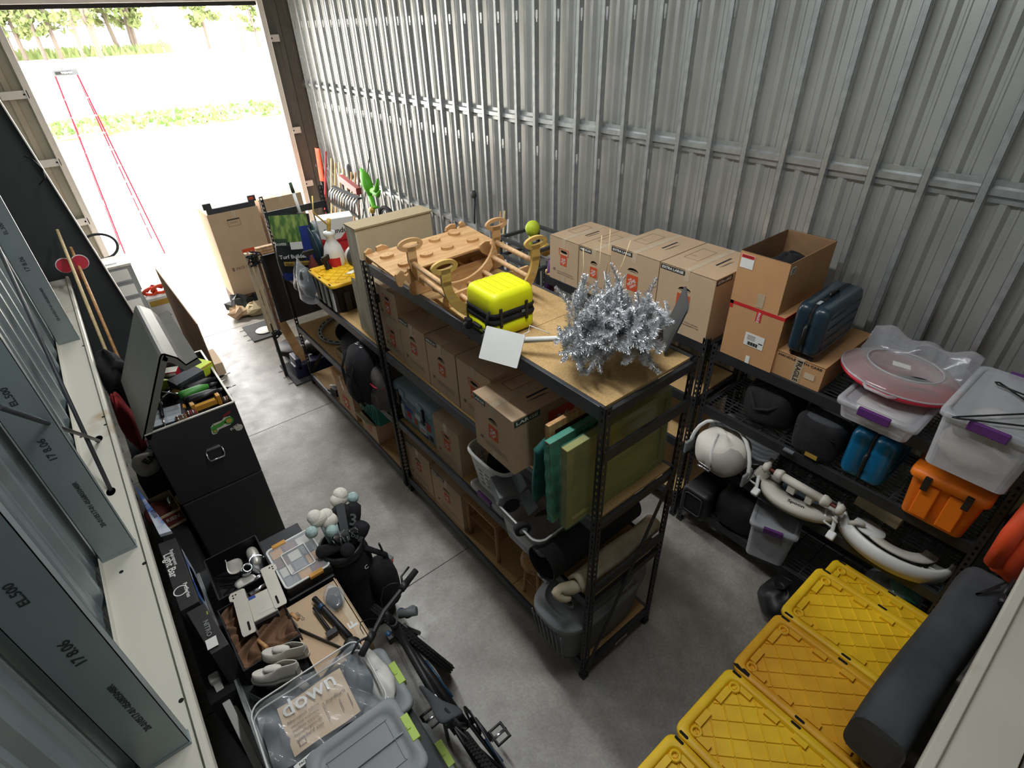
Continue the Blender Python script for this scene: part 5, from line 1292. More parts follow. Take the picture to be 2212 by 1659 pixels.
mb = MB(); mb.box(-.01, .70, -.14, .0, .56, .572); mb.add([(-.03, .19, .60), (-.03, .34, .55), (.20, .34, .60), (.20, .19, .65)], [(0, 1, 2, 3)]); mb.build('wing_top', 'mdf_white', t, recalc=False, solid=.004)
# yellow lid tote, lit edges of its black tub painted as white ribs
t = tote('yellow lid tote on the far rack between the foil bag and the beige cabinet', -.02, 3.50, F1, 'yellow_lid', w=.52, d=.60, h=.33, group='stacked black totes with yellow lids')
mb = MB()
for q in (-.20, -.06, .06, .20): mb.box(-.235, -.222, q - .028, q + .028, .03, .28)
mb.build('painted_lit_edge', 'white_paint', t)
def pouch(name, label, x, y, z, w, h, th, m, seed, group=None, lean=0):
    t = thing(name, label, 'bag', (x, y, z), 0, group, rot=(0, lean, 0)); r = random.Random(seed); ph = [r.uniform(0, 6) for _ in range(4)]
    mb = MB(); nu, nv = 36, 20
    def fn(u, v):
        a = 2 * PI * u; k_ = (1 - v) ** .45 if v > .0 else 1; k_ = max(.04, (1 - v ** 2.6))
        yy = w / 2 * (abs(math.cos(a)) ** .7) * (1 if math.cos(a) > 0 else -1) * (1 + .04 * math.sin(9 * v + ph[0])) * (.97 + .03 * math.sin(6 * v))
        xx = th / 2 * math.sin(a) * k_ * (1 + .10 * math.sin(7 * u * 2 + ph[1]) * math.sin(8 * v + ph[2]))
        return (xx, yy, h * v + (.02 * math.sin(5 * yy / w + ph[3]) if v > .5 else 0))
    mb.grid(fn, nu, nv); mb.add([fn(q / 24, 0) for q in range(24)], [tuple(range(24))])
    mb.build('bag', m, t); return t
mat('seed_green', S(70, 104, 52), .35, col2=S(138, 158, 84), scale=26, stretch=(1, 1, .25), lo=.4, hi=.6)
mat('seed_dark', S(44, 48, 50), .3, var=.3, scale=12)
mat('seed_blue', S(38, 58, 130), .3, var=.2)
t = GS = pouch('grass_seed_bag', 'tall green and blue printed lawn bag leaning at the back post of the far rack', .12, 4.76, F1, .46, .74, .17, 'seed_dark', 2, lean=.05)
mb = MB(); F = (0, -1, 0); U = (0, 0, 1)
def curved(y0, y1, z0, z1, mi, dx=.004):
    def fn(u, v):
        y = y0 + (y1 - y0) * u; z = z0 + (z1 - z0) * v; vv = z / .74
        c = max(0, 1 - (abs(y) / .23) ** 2.6) ** .5; k_ = max(.04, 1 - vv ** 2.6)
        return (-(.085 * c * k_ * 1.07) - dx, y, z)
    mb.grid(fn, 10, 6, mi)
curved(-.20, .20, .44, .72, 0); curved(-.21, -.10, .20, .60, 1, .007); curved(-.16, .15, .175, .225, 2, .008); curved(-.20, .21, .0, .09, 1); curved(.05, .19, .40, .48, 3, .009); curved(-.10, .03, .36, .44, 5, .008)
mb.text('Scotts', (-.105, .12, .44), F, U, w=.12, mi=4, lift=.004); mb.text('Turf Builder', (-.108, .02, .29), F, U, w=.30, mi=4, lift=.004); mb.text('TRIPLE ACTION', (-.108, -.01, .20), F, U, w=.27, mi=6, lift=.004)
mb.build('print', ['seed_green', 'seed_blue', 'gold', 'ink_green', 'paper', 'white_paint', 'ink_black'], t, recalc=False)
GS.rotation_euler = (0, .0, 1.0)
t = pouch('foil_bag', 'crumpled half-clear bag with a dark green print in front of the yellow lid tote', -.04, 4.12, F1, .34, .40, .20, 'film_clear', 5)
mb = MB(); mb.blob((0, 0, .17), .075, .15, .16, wob=.12, seed=7); mb.build('contents', 'seed_dark', t)
t = pouch('dark_pouch', 'small dark slumped bag next to the tall lawn bag', .02, 4.45, F1, .30, .26, .20, 'seed_dark', 9)
t = thing('pump_wand', 'spreader bottle with a green cap and a clear upright tube', 'garden sprayer', (.35, 5.02, F1))
mb = MB(); mb.lathe([(.085, 0), (.095, .02), (.095, .28), (.06, .36), (.05, .40)], 20); mb.build('bottle', 'milky', t)
mb = MB(); mb.lathe([(.052, .40), (.062, .40), (.062, .52), (.05, .53), (0, .53)], 20); mb.build('cap', 'green_plastic', t)
mb = MB(); mb.cyl((0, 0, .53), (-.02, .02, .86), .018, n=10); mb.build('tube', 'white_paint', t)
mb = MB(); mb.cyl((-.02, .02, .86), (-.027, .025, .97), .019, n=10); mb.build('tip', 'leaf_dark' if 0 else 'ink_green', t)
t = thing('weedkiller_box', 'white and red weed killer carton on the far rack', 'box', (.52, 4.45, F1), 1.30)
mb = MB(); mb.box(0, .22, -.19, .19, 0, .66); mb.build('carton', 'paper', t, bevel=.004)
mb = MB(); mb.plate((-.0012, 0, .21), F, U, .38, .42, 0); mb.prism([(-.19, 0), (.19, 0), (.19, .18), (.10, .12), (.02, .04), (-.08, .02), (-.19, .06)], .0012, 0, frame_from((-.0012, 0, .40), F, U))
mb.text('Roundup', (-.003, .0, .52), F, U, w=.28, mi=1); mb.plate((-.003, -.1, .30), F, U, .06, .06, 2); mb.plate((.11, -.1912, .2), (1, 0, 0), U, .22, .4, 0); mb.build('print', ['ink_red', 'ink_black', 'gold'], t, recalc=False)
t = thing('spray_jug', 'white pump jug with a green and red label in front of the weed killer carton', 'garden sprayer', (.30, 4.10, F1))
mb = MB(); mb.lathe([(.09, 0), (.105, .03), (.105, .42), (.085, .50), (.05, .56), (.042, .60), (.06, .62), (.06, .65), (.03, .66)], 22); mb.build('bottle', 'white_plastic', t)
mb = MB(); mb.lathe([(.1065, .22), (.1065, .42)], 14, 0, caps=False, a0=PI * .62, a1=PI * 1.12); mb.lathe([(.1068, .26), (.1068, .40)], 12, 1, caps=False, a0=PI * 1.15, a1=PI * 1.55); mb.lathe([(.1068, .14), (.1068, .25)], 12, 2, caps=False, a0=PI * 1.12, a1=PI * 1.6); mb.build('label_print', ['green_plastic', 'ink_red', 'paper'], t, recalc=False)
mb = MB(); mb.cyl((0, 0, .66), (.02, -.02, .78), .02); mb.tube([(.0, 0, .72), (-.10, .04, .86), (-.05, .10, 1.0)], .008, 6); mb.build('pump_handle', 'gold', t)
for i, (x, y, z, m1, l) in enumerate(((.12, 4.30, F1, 'red_brown', 'dark spray bottle with a black trigger behind the foil bag'), (.18, 4.02, F1, 'black_plastic', 'second black trigger sprayer next to the white pump jug'))):
    t = thing('trigger_sprayer', l, 'spray bottle', (x, y, z), .6 * i, 'trigger sprayers on the far rack')
    mb = MB(); mb.lathe([(.045, 0), (.05, .02), (.05, .28), (.02, .36), (.016, .40)], 14); mb.build('bottle', m1, t)
    mb = MB(); mb.box(-.07, .04, -.018, .018, .40, .45); mb.box(-.05, -.03, -.01, .01, .34, .40); mb.cyl((-.07, 0, .43), (-.09, 0, .43), .012); mb.build('trigger', 'black_plastic', t, bevel=.006)
t = thing('reel', 'dark teal round hose reel behind the tall lawn bag', 'hose reel', (.33, 4.72, F1 + .30), 0, rot=(0, PI / 2, 0))
mb = MB(); mb.lathe([(.0, -.08), (.29, -.08), (.30, -.06), (.20, -.05), (.20, .05), (.30, .06), (.29, .08), (0, .08)], 32); mb.build('drum', mat('reel_teal', S(30, 50, 60), .4, var=.2), t)
t = thing('grey_canister', 'dark grey cylinder with a pale end ring lying behind the yellow lid tote', 'canister', (.46, 3.55, F1 + .33 + .105))
mb = MB(); mb.cyl((-.05, .27, 0), (.06, -.18, 0), .10, n=26); mb.build('body', 'dark_column', t)
mb = MB(); mb.cyl((-.058, .305, 0), (-.05, .27, 0), .104, n=26); mb.build('end_ring', 'offwhite', t)
# middle shelf of the far rack
t = thing('fan_grille', 'round slotted grey rim leaning low on the middle shelf of the far rack', 'wheel cover', (.47, 4.62, F2 + .02), 0, rot=(.03, -.04, 0))
mb = MB(); mb.lathe([(.34, .0), (.385, .0), (.39, .02), (.385, .035), (.345, .035), (.34, .02)], 48, caps=False); mb.lathe([(.34, 0.0), (.34, .035)], 48, caps=False)
for q in range(26):
    a = 2 * PI * q / 26
    mb.prism(rrect(-.009, .009, -.028, .028, .008), .0015, 1, Matrix.Rotation(a, 4, 'Z') @ Matrix.Translation((.366, 0, .0352)))
mb.build('rim', ['grey_lid', 'hole_dark'], t)
mb = MB(); mb.blob((0, 0, .09), .22, .20, .07, wob=.18, seed=3); o = mb.build('clear_wrap', 'film_clear'); o.location = (.50, 4.58, F2); tag(o, 'clear plastic wrapped lump lying inside the slotted grey rim', 'plastic wrap')
mb = MB(); mb.box(.08, .30, 3.70, 4.12, F2, F2 + .012); mb.box(.08, .30, 3.70, 3.712, F2, F2 + .12); mb.box(.08, .092, 3.70, 4.12, F2, F2 + .10); mb.box(.288, .30, 3.7, 4.12, F2, F2 + .10); mb.box(.08, .30, 4.108, 4.12, F2, F2 + .12)
tag(mb.build('clear_organiser', 'tape_clear', bevel=.002), 'low amber-tinted open tray left of the black bags on the middle shelf', 'tray')
t = soft_bag('rolled_bag', 'black rolled bag lying behind the tall black backpack', (.22, 3.62, F2), .20, .33, .44, 'black_fabric', 21, p=2.6, group='bags on the middle shelf of the far rack')
mb = MB(); mb.lathe([(.10, 0), (.115, .03), (.09, .05), (.05, .03)], 18, 0, frame_from((-.06, .30, .38), V(1, 0, 0), V(0, .3, 1))); mb.build('rolled_mouth', 'black_fabric', t)
t = soft_bag('backpack', 'tall black backpack with two metal eyelets hanging over the shelf edge', (.05, 3.08, F2 - .02), .23, .24, .66, 'black_fabric', 25, p=2.7, group='bags on the middle shelf of the far rack')
for y in (-.04, .05):
    mb = MB(); mb.tube([(-.06 + .018 * math.cos(q), y + .018 * math.sin(q), .652 + .004) for q in [2 * PI * k_ / 12 for k_ in range(12)]], .005, 6, closed=True); mb.build('eyelet', 'chrome', t)
for y in (-.1, .12):
    mb = MB(); mb.tube([(-.17, y, .58), (-.235, y + .01, .42), (-.235, y, .22), (-.18, y, .05)], .014, 8); mb.build('strap', 'black_fabric', t)
mb = MB(); mb.blob((-.18, .02, .22), .07, .15, .16, wob=.05, p=3); mb.build('pocket', 'black_fabric', t)
t = soft_bag('grey_backpack', 'grey backpack with a crimson zip beside the middle rack post', (.13, 2.70 + .10, F2 - .02), .20, .16, .54, 'grey_fabric', 29, p=2.8, group='bags on the middle shelf of the far rack')
mb = MB(); mb.tube([(-.15, -.13, .36), (-.205, -.05, .36), (-.205, .06, .355), (-.15, .14, .36)], .008, 6); mb.build('zip', 'red_plastic', t)
mb = MB(); mb.blob((-.17, .03, .18), .05, .10, .12, wob=.05, p=3); mb.build('pocket', 'grey_fabric', t)
mb = MB(); mb.tube([(-.1, -.05, .52), (-.12, .0, .57), (-.1, .06, .52)], .010, 6); mb.build('grab_loop', 'black_fabric', t)
mb = MB(); P = lambda i, z: ringz(rrect(-.12 + i, .12 - i, -.21 + i, .21 - i, .02), z)
t = thing('teal_crate', 'teal plastic crate tilted on the open carton on the bottom shelf', 'crate', (.16, 3.42, F3 + .275), 0, rot=(.12, 0, 0))
mb.loft([P(.02, 0), P(.0, .30), P(-.008, .30), P(-.008, .315), P(.006, .315), P(.012, .02)], 0)
for q in range(8):
    mb.box(-.127, -.12, -.18 + q * .05, -.165 + q * .05, .04, .27)
mb.build('crate', 'teal_plastic', t)
t = thing('hand_tool', 'black and white hand tool lying on the bottom shelf near the far post', 'hand tool', (.06, 4.50, F3 + .03), .3)
mb = MB(); mb.cyl((0, .14, .01), (0, -.18, .01), .022, n=10); mb.box(-.03, .05, -.05, .06, -.02, .08); mb.build('body', 'black_plastic', t, bevel=.006)
mb = MB(); mb.tube([(.03, .12, .06), (.05, .0, .085), (.06, -.10, .07)], .018, 8); mb.build('grip', 'white_plastic', t)
# ------------------------------------------------------------------ between the far rack and the doorway
t = bpy.data.objects['cardboard_carton.019']; t.location = (.295, 8.30, .26); t.rotation_euler = (0, 0, PI / 2)
for c in list(t.children): bpy.data.objects.remove(c)
def tall_carton(t, w, d, h, label_it):
    # local frame: front face looks to -x (turned to face the room)
    mb = MB(); mb.box(0, d, -w / 2, w / 2, 0, h); mb.build('carton', 'cardboard', t, bevel=.004)
    mb = MB(); mb.box(-.0012, -.0003, -.03, .03, h - .10, h); mb.box(-.0012, d, -.03, .03, h, h + .001); mb.build('tape', 'tape_clear', t)
    if label_it:
        mb = MB(); logo(mb, (-.0012, -.05, h * .46), (0, -1, 0), (0, 0, 1), .20)
        mb.text('PACK LIKE A PRO', (-.0014, .0, h * .335), (0, -1, 0), (0, 0, 1), w=.44, h=.05, mi=4); mb.plate((-.0012, .27, h * .335), (0, -1, 0), (0, 0, 1), .035, .06, 4)
        for (a, b, ww, hh) in ((.03, h * .905, .19, .02), (.03, h * .83, .19, .004), (-.065, h * .865, .004, .12), (.125, h * .865, .004, .12)): mb.plate((-.0012, a, b), (0, -1, 0), (0, 0, 1), ww, hh, 3)
        mb.text('CONTENTS', (-.0014, .03, h * .87), (0, -1, 0), (0, 0, 1), w=.13, mi=4)
        mb.build('print', ['cardboard'] + CM[1:], t, recalc=False)
tall_carton(t, .78, .66, 1.40, True)
t['label'] = 'big tall carton with an orange emblem and lettering nearest the doorway'
mb = MB(); mb.box(.0, .05, -.37, .37, 1.402, 1.48); mb.box(.0, .05, -.40, -.28, 1.48, 1.57); mb.box(.0, .05, .28, .40, 1.48, 1.57); mb.plate((-.001, -.33, 1.53), (0, -1, 0), (0, 0, 1), .07, .04, 1)
mb.build('hanger_bar', ['dark_column', 'ink_orange'], t, bevel=.004)
t = thing('cardboard_carton', 'plain tall carton right of the emblem carton at the doorway', 'box', (1.10, 8.35, .0), PI / 2, 'tall cartons at the doorway'); tall_carton(t, .72, .6, 1.72, False)
# dark crumpled mesh and pallet under the tall carton
t = thing('mesh_bale', 'crumpled dark mesh and brown paper under the tall emblem carton', 'packing', (.28, 8.3, 0))
mb = MB(); mb.box(-.38, .38, -.0, .62, 0, .26); mb.build('pallet_block', 'brown_wood', t, bevel=.01)
r = random.Random(5)
for i, (x, y, z, s_, m) in enumerate(((-.36, -.10, .16, .20, 'dark_column'), (-.12, -.16, .14, .18, 'black_matte'), (.10, -.14, .14, .18, 'cardboard_dark'), (-.45, -.28, .11, .16, 'cardboard'), (-.18, -.36, .12, .17, 'mdf'))):
    mb = MB(); mb.blob((x, y, z), s_, s_ * .8, z - .004, wob=.40, seed=i + 2, nu=9, nv=5); mb.sm = [False] * len(mb.f); mb.build('crumple', m, t)
# mats on the floor and the saw
for i, (x0, x1, y0, y1, l) in enumerate(((-.26, .30, 6.97, 7.60, 'grey rubber floor tile lying nearer the doorway'), (-.20, .38, 5.31, 5.98, 'grey rubber floor tile under the dark blue saw base'))):
    mb = MB(); mb.box(x0, x1, y0, y1, 0, .022)
    for q in range(3): mb.cyl((x0 - .07, y0 + .12 + q * .2, .006), (x0, y0 + .12 + q * .2, .006), .004, n=6)
    o = mb.build('rubber_tile', 'dark_column', bevel=.002); tag(o, l, 'floor tile', 'rubber floor tiles')
mb = MB(); mb.lathe([(0, .0), (.11, .0), (.13, .012), (.125, .016), (0, .008)], 26); o = mb.build('white_plate', 'paper'); o.location = (-.02, 7.22, .024); tag(o, 'round white plate lying on the rubber tile near the doorway', 'plate')
t = thing('mitre_saw', 'dark blue bench saw with a round turntable standing on the rubber tile', 'saw', (.10, 5.68, .024))
mat('saw_blue', S(40, 44, 74), .4, var=.25)
mb = MB(); mb.lathe([(.0, .16), (.24, .16), (.25, .18), (.25, .22), (.22, .24), (0, .24)], 30, 0, Matrix.Translation((-.02, .33, 0))); mb.build('turntable', 'black_plastic', t)
mb = MB(); mb.box(-.23, .50, -.26, -.06, .0, .20); mb.box(-.2, .5, -.06, .30, .05, .16); mb.box(-.20, -.12, -.26, .0, .12, .30); mb.build('base', 'saw_blue', t, bevel=.02)
for x in (-.10, .02):
    mb = MB(); mb.cyl((x, .02, .16), (x, .02, .34), .014, n=10); mb.build('rod', 'chrome', t)
mb = MB(); mb.blob((.24, -.04, .30), .20, .14, .11, p=3); mb.build('guard', 'black_plastic', t)
mb = MB(); a = V(-.20, 6.25, .0); b = V(.10, 5.50, .02)
def board(name, label, p0, p1, w, th, m, wdir=(1, 0, 0), cat='board'):
    p0, p1 = V(*p0), V(*p1); d = (p1 - p0).normalized(); u = V(*wdir); u = (u - d * u.dot(d)).normalized(); n_ = d.cross(u)
    mb = MB(); c = [p0 - u * w / 2, p0 + u * w / 2, p1 + u * w / 2, p1 - u * w / 2]; q = [x + n_ * th for x in c]
    mb.add(c + q, [(3, 2, 1, 0), (4, 5, 6, 7), (0, 1, 5, 4), (1, 2, 6, 5), (2, 3, 7, 6), (3, 0, 4, 7)])
    return tag(mb.build(name, m, bevel=.002), label, cat)
board('tan_board', 'tan board leaning beside the dark blue saw and the rack end', (.06, 5.46, .10), (-.05, 5.75, .78), .12, .02, 'ply')
# folded dark table with wooden rails and rope
t = thing('folded_table', 'folded dark table with pale wooden rails and black rope ties beyond the far rack', 'folding table', (-.18, 5.62, .74))
mb = MB(); mb.box(.09, 1.0, .0, .03, .08, 1.0); mb.build('dark_panel', 'hole_brown' if 0 else mat('dark_panel', S(44, 38, 36), .7, var=.2), t)
for q in range(3):
    mb = MB(); mb.box(-.08 + q * .055, -.045 + q * .055, -.03, .04, .0, 1.08 - .01 * q); mb.build('side_rail', 'mdf' if q < 2 else 'brown_wood', t, bevel=.004)
    mb = MB(); mb.box(.06, 1.0, -.03, .04, 1.02 + q * .035, 1.045 + q * .035); mb.build('top_rail', 'wood_handle', t, bevel=.004)
r = random.Random(2)
for (x, z, s_) in ((.0, 1.04, .12), (-.01, .0, .08)):
    mb = MB()
    for q in range(9):
        p = V(x, -.05, z); pts = [p + V(r.uniform(-1, 1) * s_, r.uniform(-.4, .2) * s_, r.uniform(-1.2, .6) * s_) for _ in range(5)]; mb.tube(pts, .010, 6)
    mb.build('rope_tie', 'black_fabric', t, sub=1)
mb = MB()
for x in (-.05, .95): mb.box(x, x + .04, .03, .07, -.74, .1)
mb.build('leg', 'black_steel', t)
# garden tools leaning at the right wall
def leaning(name, label, cat, y0, z1, ytop=None, x0=2.05, x1=2.58, parts=(), handle='wood_handle', r=.016, group='long-handled tools leaning on the right wall'):
    ytop = y0 if ytop is None else ytop
    t = thing(name, label, cat, (0, 0, 0), 0, group)
    a, b = V(x0, y0, .02), V(x1, ytop, z1)
    mb = MB(); mb.cyl(a, b, r, n=8); mb.build('handle', handle, t)
    d = (b - a).normalized()
    return t, a, b, d
t, a, b, d = leaning('snow_shovel', 'orange snow shovel standing blade-up in the wall corner', 'shovel', 9.95, 1.45, 10.0, x0=2.35, x1=2.45, handle='black_plastic', r=.03)
fx = frame_from(b, V(0, -1, 0), d); mb = MB()
mb.grid(lambda u, v: fx @ V(.22 * (u - .5), .62 * v, .05 * math.cos(PI * (u - .5)) - .02), 8, 8); mb.build('blade', 'orange_red', t, solid=.006)
mb = MB(); mb.text('HILTI' if 0 else 'N', fx @ V(0, .3, .06), V(0, -1, 0), d, w=.05, lift=.01); mb.build('emblem', 'ink_black', t)
t, a, b, d = leaning('push_broom', 'pinkish-red striped pole next to the orange snow shovel', 'pole', 9.72, 2.02, 9.78, handle='red_plastic', r=.018)
for i, (y, z, m) in enumerate(((9.45, 1.92, 'straw'), (9.30, 1.86, 'wood_handle'), (9.10, 1.90, 'straw'), (8.95, 1.80, 'wood_handle'), (8.75, 1.90, 'straw'), (8.60, 1.80, 'wood_handle'), (8.42, 1.82, 'wood_handle'), (8.25, 1.88, 'brown_wood'))):
    t, a, b, d = leaning('long_handle_tool', 'wooden-handled garden tool in the bundle leaning on the right wall', 'garden tool', y, z, y + .12, x0=2.10 + .04 * (i % 3), handle=m)
    mb = MB(); fx = frame_from(a, V(0, 1, 0), d); mb.grid(lambda u, v: fx @ V(.16 * (u - .5) * (1 - .3 * (1 - v)), .30 * v - .01, .03 * math.cos(PI * (u - .5))), 6, 5); mb.build('blade', 'steel_beam', t, solid=.004)
t, a, b, d = leaning('thin_rod', 'thin grey rod rising highest out of the tool bundle', 'rod', 8.20, 2.30, 7.75, handle='steel_beam', r=.010)
t, a, b, d = leaning('grey_grip_tool', 'grey-gripped tool standing head-up in the bundle', 'garden tool', 8.78, 1.66, 8.84, handle='steel_beam', r=.018)
mb = MB(); mb.blob(b + V(0, 0, .12), .05, .07, .15, p=3); mb.build('grip', 'grey_tub', t)
t = thing('crimson_trimmer', 'crimson square-tube handle sticking out of the tool bundle', 'garden tool', (2.35, 8.3, 0), 0, 'long-handled tools leaning on the right wall')
mb = MB(); mb.cyl((.0, .38, 0), (.0, .38, 1.72), .018, n=8); mb.build('shaft', 'black_plastic', t)
mb = MB(); fx = frame_from((0, .40, 1.74), V(0, -1, -.16), V(0, -.16, 1)); mb.box(0, .72, -.06, .06, -.05, .05, 0, fx); mb.build('head', 'toy_red', t, bevel=.01)
t = thing('green_trimmer', 'bright green garden trimmer with clawed guards leaning on the right wall', 'garden tool', (2.30, 7.55, 0), 0, 'long-handled tools leaning on the right wall')
mb = MB(); mb.cyl((-.1, .12, 0), (.12, .1, 1.6), .02, n=8); mb.build('shaft', 'black_plastic', t)
mb = MB(); mb.tube([(.10, .30, 2.02), (.08, .16, 1.92), (.06, .05, 1.80), (.05, -.0, 1.62)], [.025, .085, .10, .03], 10); mb.build('body', 'leaf_green', t)
for (p0, p1, p2) in (((.05, .0, 1.62), (.04, -.10, 1.46), (.04, -.26, 1.50)), ((.05, -.12, 1.74), (.05, -.30, 1.80), (.05, -.40, 1.98)), ((.05, -.2, 1.74), (.05, -.30, 1.70), (.05, -.42, 1.80))):
    mb = MB(); mb.tube([p0, p1, p2], [.05, .045, .015], 8); mb.build('guard_claw', 'leaf_green', t)
mb = MB(); mb.blob((.0, -.08, 1.42), .05, .07, .06); mb.build('cap', 'gold', t)
t = thing('tined_rake', 'rake head with a row of curved shiny steel tines above the far rack', 'rake', (1.62, 6.75, 0))
mb = MB(); mb.cyl((.25, .35, 0), (.05, .52, 1.72), .016, n=8); mb.build('handle', 'wood_handle', t)
mb = MB(); mb.box(-.03, .03, -.46, .50, 1.965, 1.99, 0); mb.build('head_bar', 'steel_beam', t)
for q in range(11):
    y = .46 - q * .088; mb = MB(); mb.tube([(.0, y, 1.98), (-.09, y - .02, 1.92), (-.12, y - .03, 1.80), (-.06, y - .03, 1.70)], .014, 6); mb.build('tine', 'chrome', t)
mb = MB(); mb.cyl((-.05, .54, 1.76), (-.05, .40, 1.80), .035); mb.build('ferrule', 'red_plastic', t)
t = thing('bicycle_wheel', 'black tyred wheel propped against the right wall behind the tools', 'wheel', (2.42, 7.05, 1.18), 0, rot=(0, PI / 2 - .15, 0))
mb = MB(); mb.lathe([(.34, -.03), (.38, -.02), (.39, 0), (.38, .02), (.34, .03), (.33, 0), (.34, -.03)], 40, caps=False); mb.build('tyre', 'rubber', t)
mb = MB(); mb.lathe([(.31, -.015), (.335, -.012), (.335, .012), (.31, .015), (.31, -.015)], 40, caps=False); mb.build('rim', 'steel_beam', t)
mb = MB(); mb.cyl((0, 0, -.04), (0, 0, .04), .03)
for q in range(16):
    a = 2 * PI * q / 16; mb.cyl((.02 * math.cos(a), .02 * math.sin(a), .02 * (-1) ** q), (.32 * math.cos(a + .15), .32 * math.sin(a + .15), 0), .003, n=5, caps=False)
mb.build('hub_and_spokes', 'chrome', t)
t = thing('tool_stand', 'plain black stand post under the wheel and trimmers', 'stand', (2.40, 7.05, 0), 0)
mb = MB(); mb.box(-.16, .16, -.16, .16, 0, .03); mb.box(-.03, .03, -.03, .03, .03, .80); mb.build('post', 'black_steel', t)
mb = MB(); mb.cyl((2.615, 4.84, 1.72), (2.62, 4.80, 2.10), .012, n=8); mb.lathe([(0, -.02), (.05, -.02), (.05, .02), (0, .02)], 12, 0, frame_from((2.60, 4.80, 2.13), V(0, 1, 0), V(0, 0, 1)))
tag(mb.build('wall_hook', 'dark_column'), 'small dark hook hanging alone on a stud of the right wall', 'hook')
# sports rack behind the climbing toys
t = thing('ball_rack', 'grey square-tube sports rack standing at the right wall behind the climbing toys', 'sports rack', (1.86, 2.64, 0))
def sq(p0, p1, w=.017):
    p0, p1 = V(*p0), V(*p1); mb = MB(); lo = V(min(p0.x, p1.x) - w, min(p0.y, p1.y) - w, min(p0.z, p1.z) - w); hi = V(max(p0.x, p1.x) + w, max(p0.y, p1.y) + w, max(p0.z, p1.z) + w)
    mb.box(lo.x, hi.x, lo.y, hi.y, lo.z, hi.z); mb.build('tube', 'dark_column', t)
H_ = 2.10
for x in (0, .55):
    for y in (.02, .62): sq((x, y, 0.017), (x, y, H_))
for z in (H_, H_ - .20, .9, .3):
    for x in (0, .55): sq((x, .02, z), (x, .62, z))
    for y in (.02, .62): sq((0, y, z), (.55, y, z))
for i, (x, y, z, s_, m, l) in enumerate(((.30, .42, 2.18, .085, 'leaf_yellow', 'yellow-green ball cap hung on the grey sports rack'), (.22, .12, 2.04, .07, 'gold', 'yellow tool handle clipped to the grey sports rack'), (.25, .06, 1.80, .07, 'gold', 'yellow round puck hanging lower on the grey sports rack'))):
    if m == 'leaf_yellow': mat('leaf_yellow', S(206, 226, 60), .6, var=.1)
    mb = MB(); mb.blob((1.86 + x, 2.64 + y, z), s_, s_ * .9, s_, nu=18, nv=12)
    if i == 0: mb.tube([(1.86 + x - .03, 2.64 + y, z - .06), (1.86 + x - .02, 2.64 + y + .01, z - .30)], .02, 6)
    tag(mb.build(('baseball_hat', 'file_tool', 'puck')[i], m), l, ('cap', 'handle', 'puck')[i])
mb = MB(); mb.blob((2.12, 2.70, 1.62), .09, .09, .13, wob=.2, seed=2); tag(mb.build('glove', 'white_paint'), 'white and black glove stuffed in the grey sports rack', 'glove')
mb = MB(); mb.tube([(1.92, 2.545, 1.30), (1.95, 2.55, 1.75), (1.98, 2.55, 2.02)], [.045, .05, .035], 10); tag(mb.build('purple_sleeve', 'purple'), 'dark purple sleeve standing between the sports rack and the carton row', 'sleeve')
for i, (y, h) in enumerate(((4.20, 2.03), (4.12, 2.05), (4.05, 1.96))):
    mb = MB(); mb.cyl((2.40 + .03 * i, y + .1, 0), (2.60, y, h), .013, n=8); tag(mb.build('wood_pole', ('wood_handle', 'straw', 'white_paint')[i]), ('tan', 'straw-coloured', 'white')[i] + ' thin pole leaning on the right wall behind the climbing toys', 'pole', 'thin poles behind the climbing toys')
# ------------------------------------------------------------------ black tool chest
t = thing('tool_chest', 'tall black steel tool chest with its lid propped open, stickers on the front', 'tool chest', (-1.54, 2.78, 0))
mat('chest_black', S(46, 46, 46), .5, var=.15, scale=3)
A, D_ = .32, 1.07
mb = MB(); mb.box(-A, A, .0, D_, .04, .885); mb.build('lower_cabinet', 'chest_black', t, bevel=.012)
mb = MB()
for x in (-.26, .26):
    for y in (.08, D_ - .08): mb.cyl((x - .02, y, .03), (x + .02, y, .03), .03, n=14)
mb.build('castor', 'black_plastic', t)
mb = MB(); w = .012; z0, z1 = .897, 1.63
mb.box(-A, A, 0, w, z0, z1); mb.box(-A, A, D_ - w, D_, z0, z1); mb.box(-A, -A + w, w, D_ - w, z0, z1); mb.box(A - w, A, w, D_ - w, z0, z1); mb.box(-A + w, A - w, w, D_ - w, z0, 1.50)
mb.build('upper_chest', 'chest_black', t, bevel=.004)
mb = MB(); mb.box(-A - .002, A + .002, -.004, .014, z1 - .006, z1 + .006); mb.box(-A - .002, A + .002, D_ - .014, D_ + .004, z1 - .006, z1 + .006); mb.box(A - .014, A + .004, 0, D_, z1 - .006, z1 + .006); mb.box(-A - .004, -A + .014, 0, D_, z1 - .006, z1 + .006); mb.build('rim', 'steel_plate', t, bevel=.003)
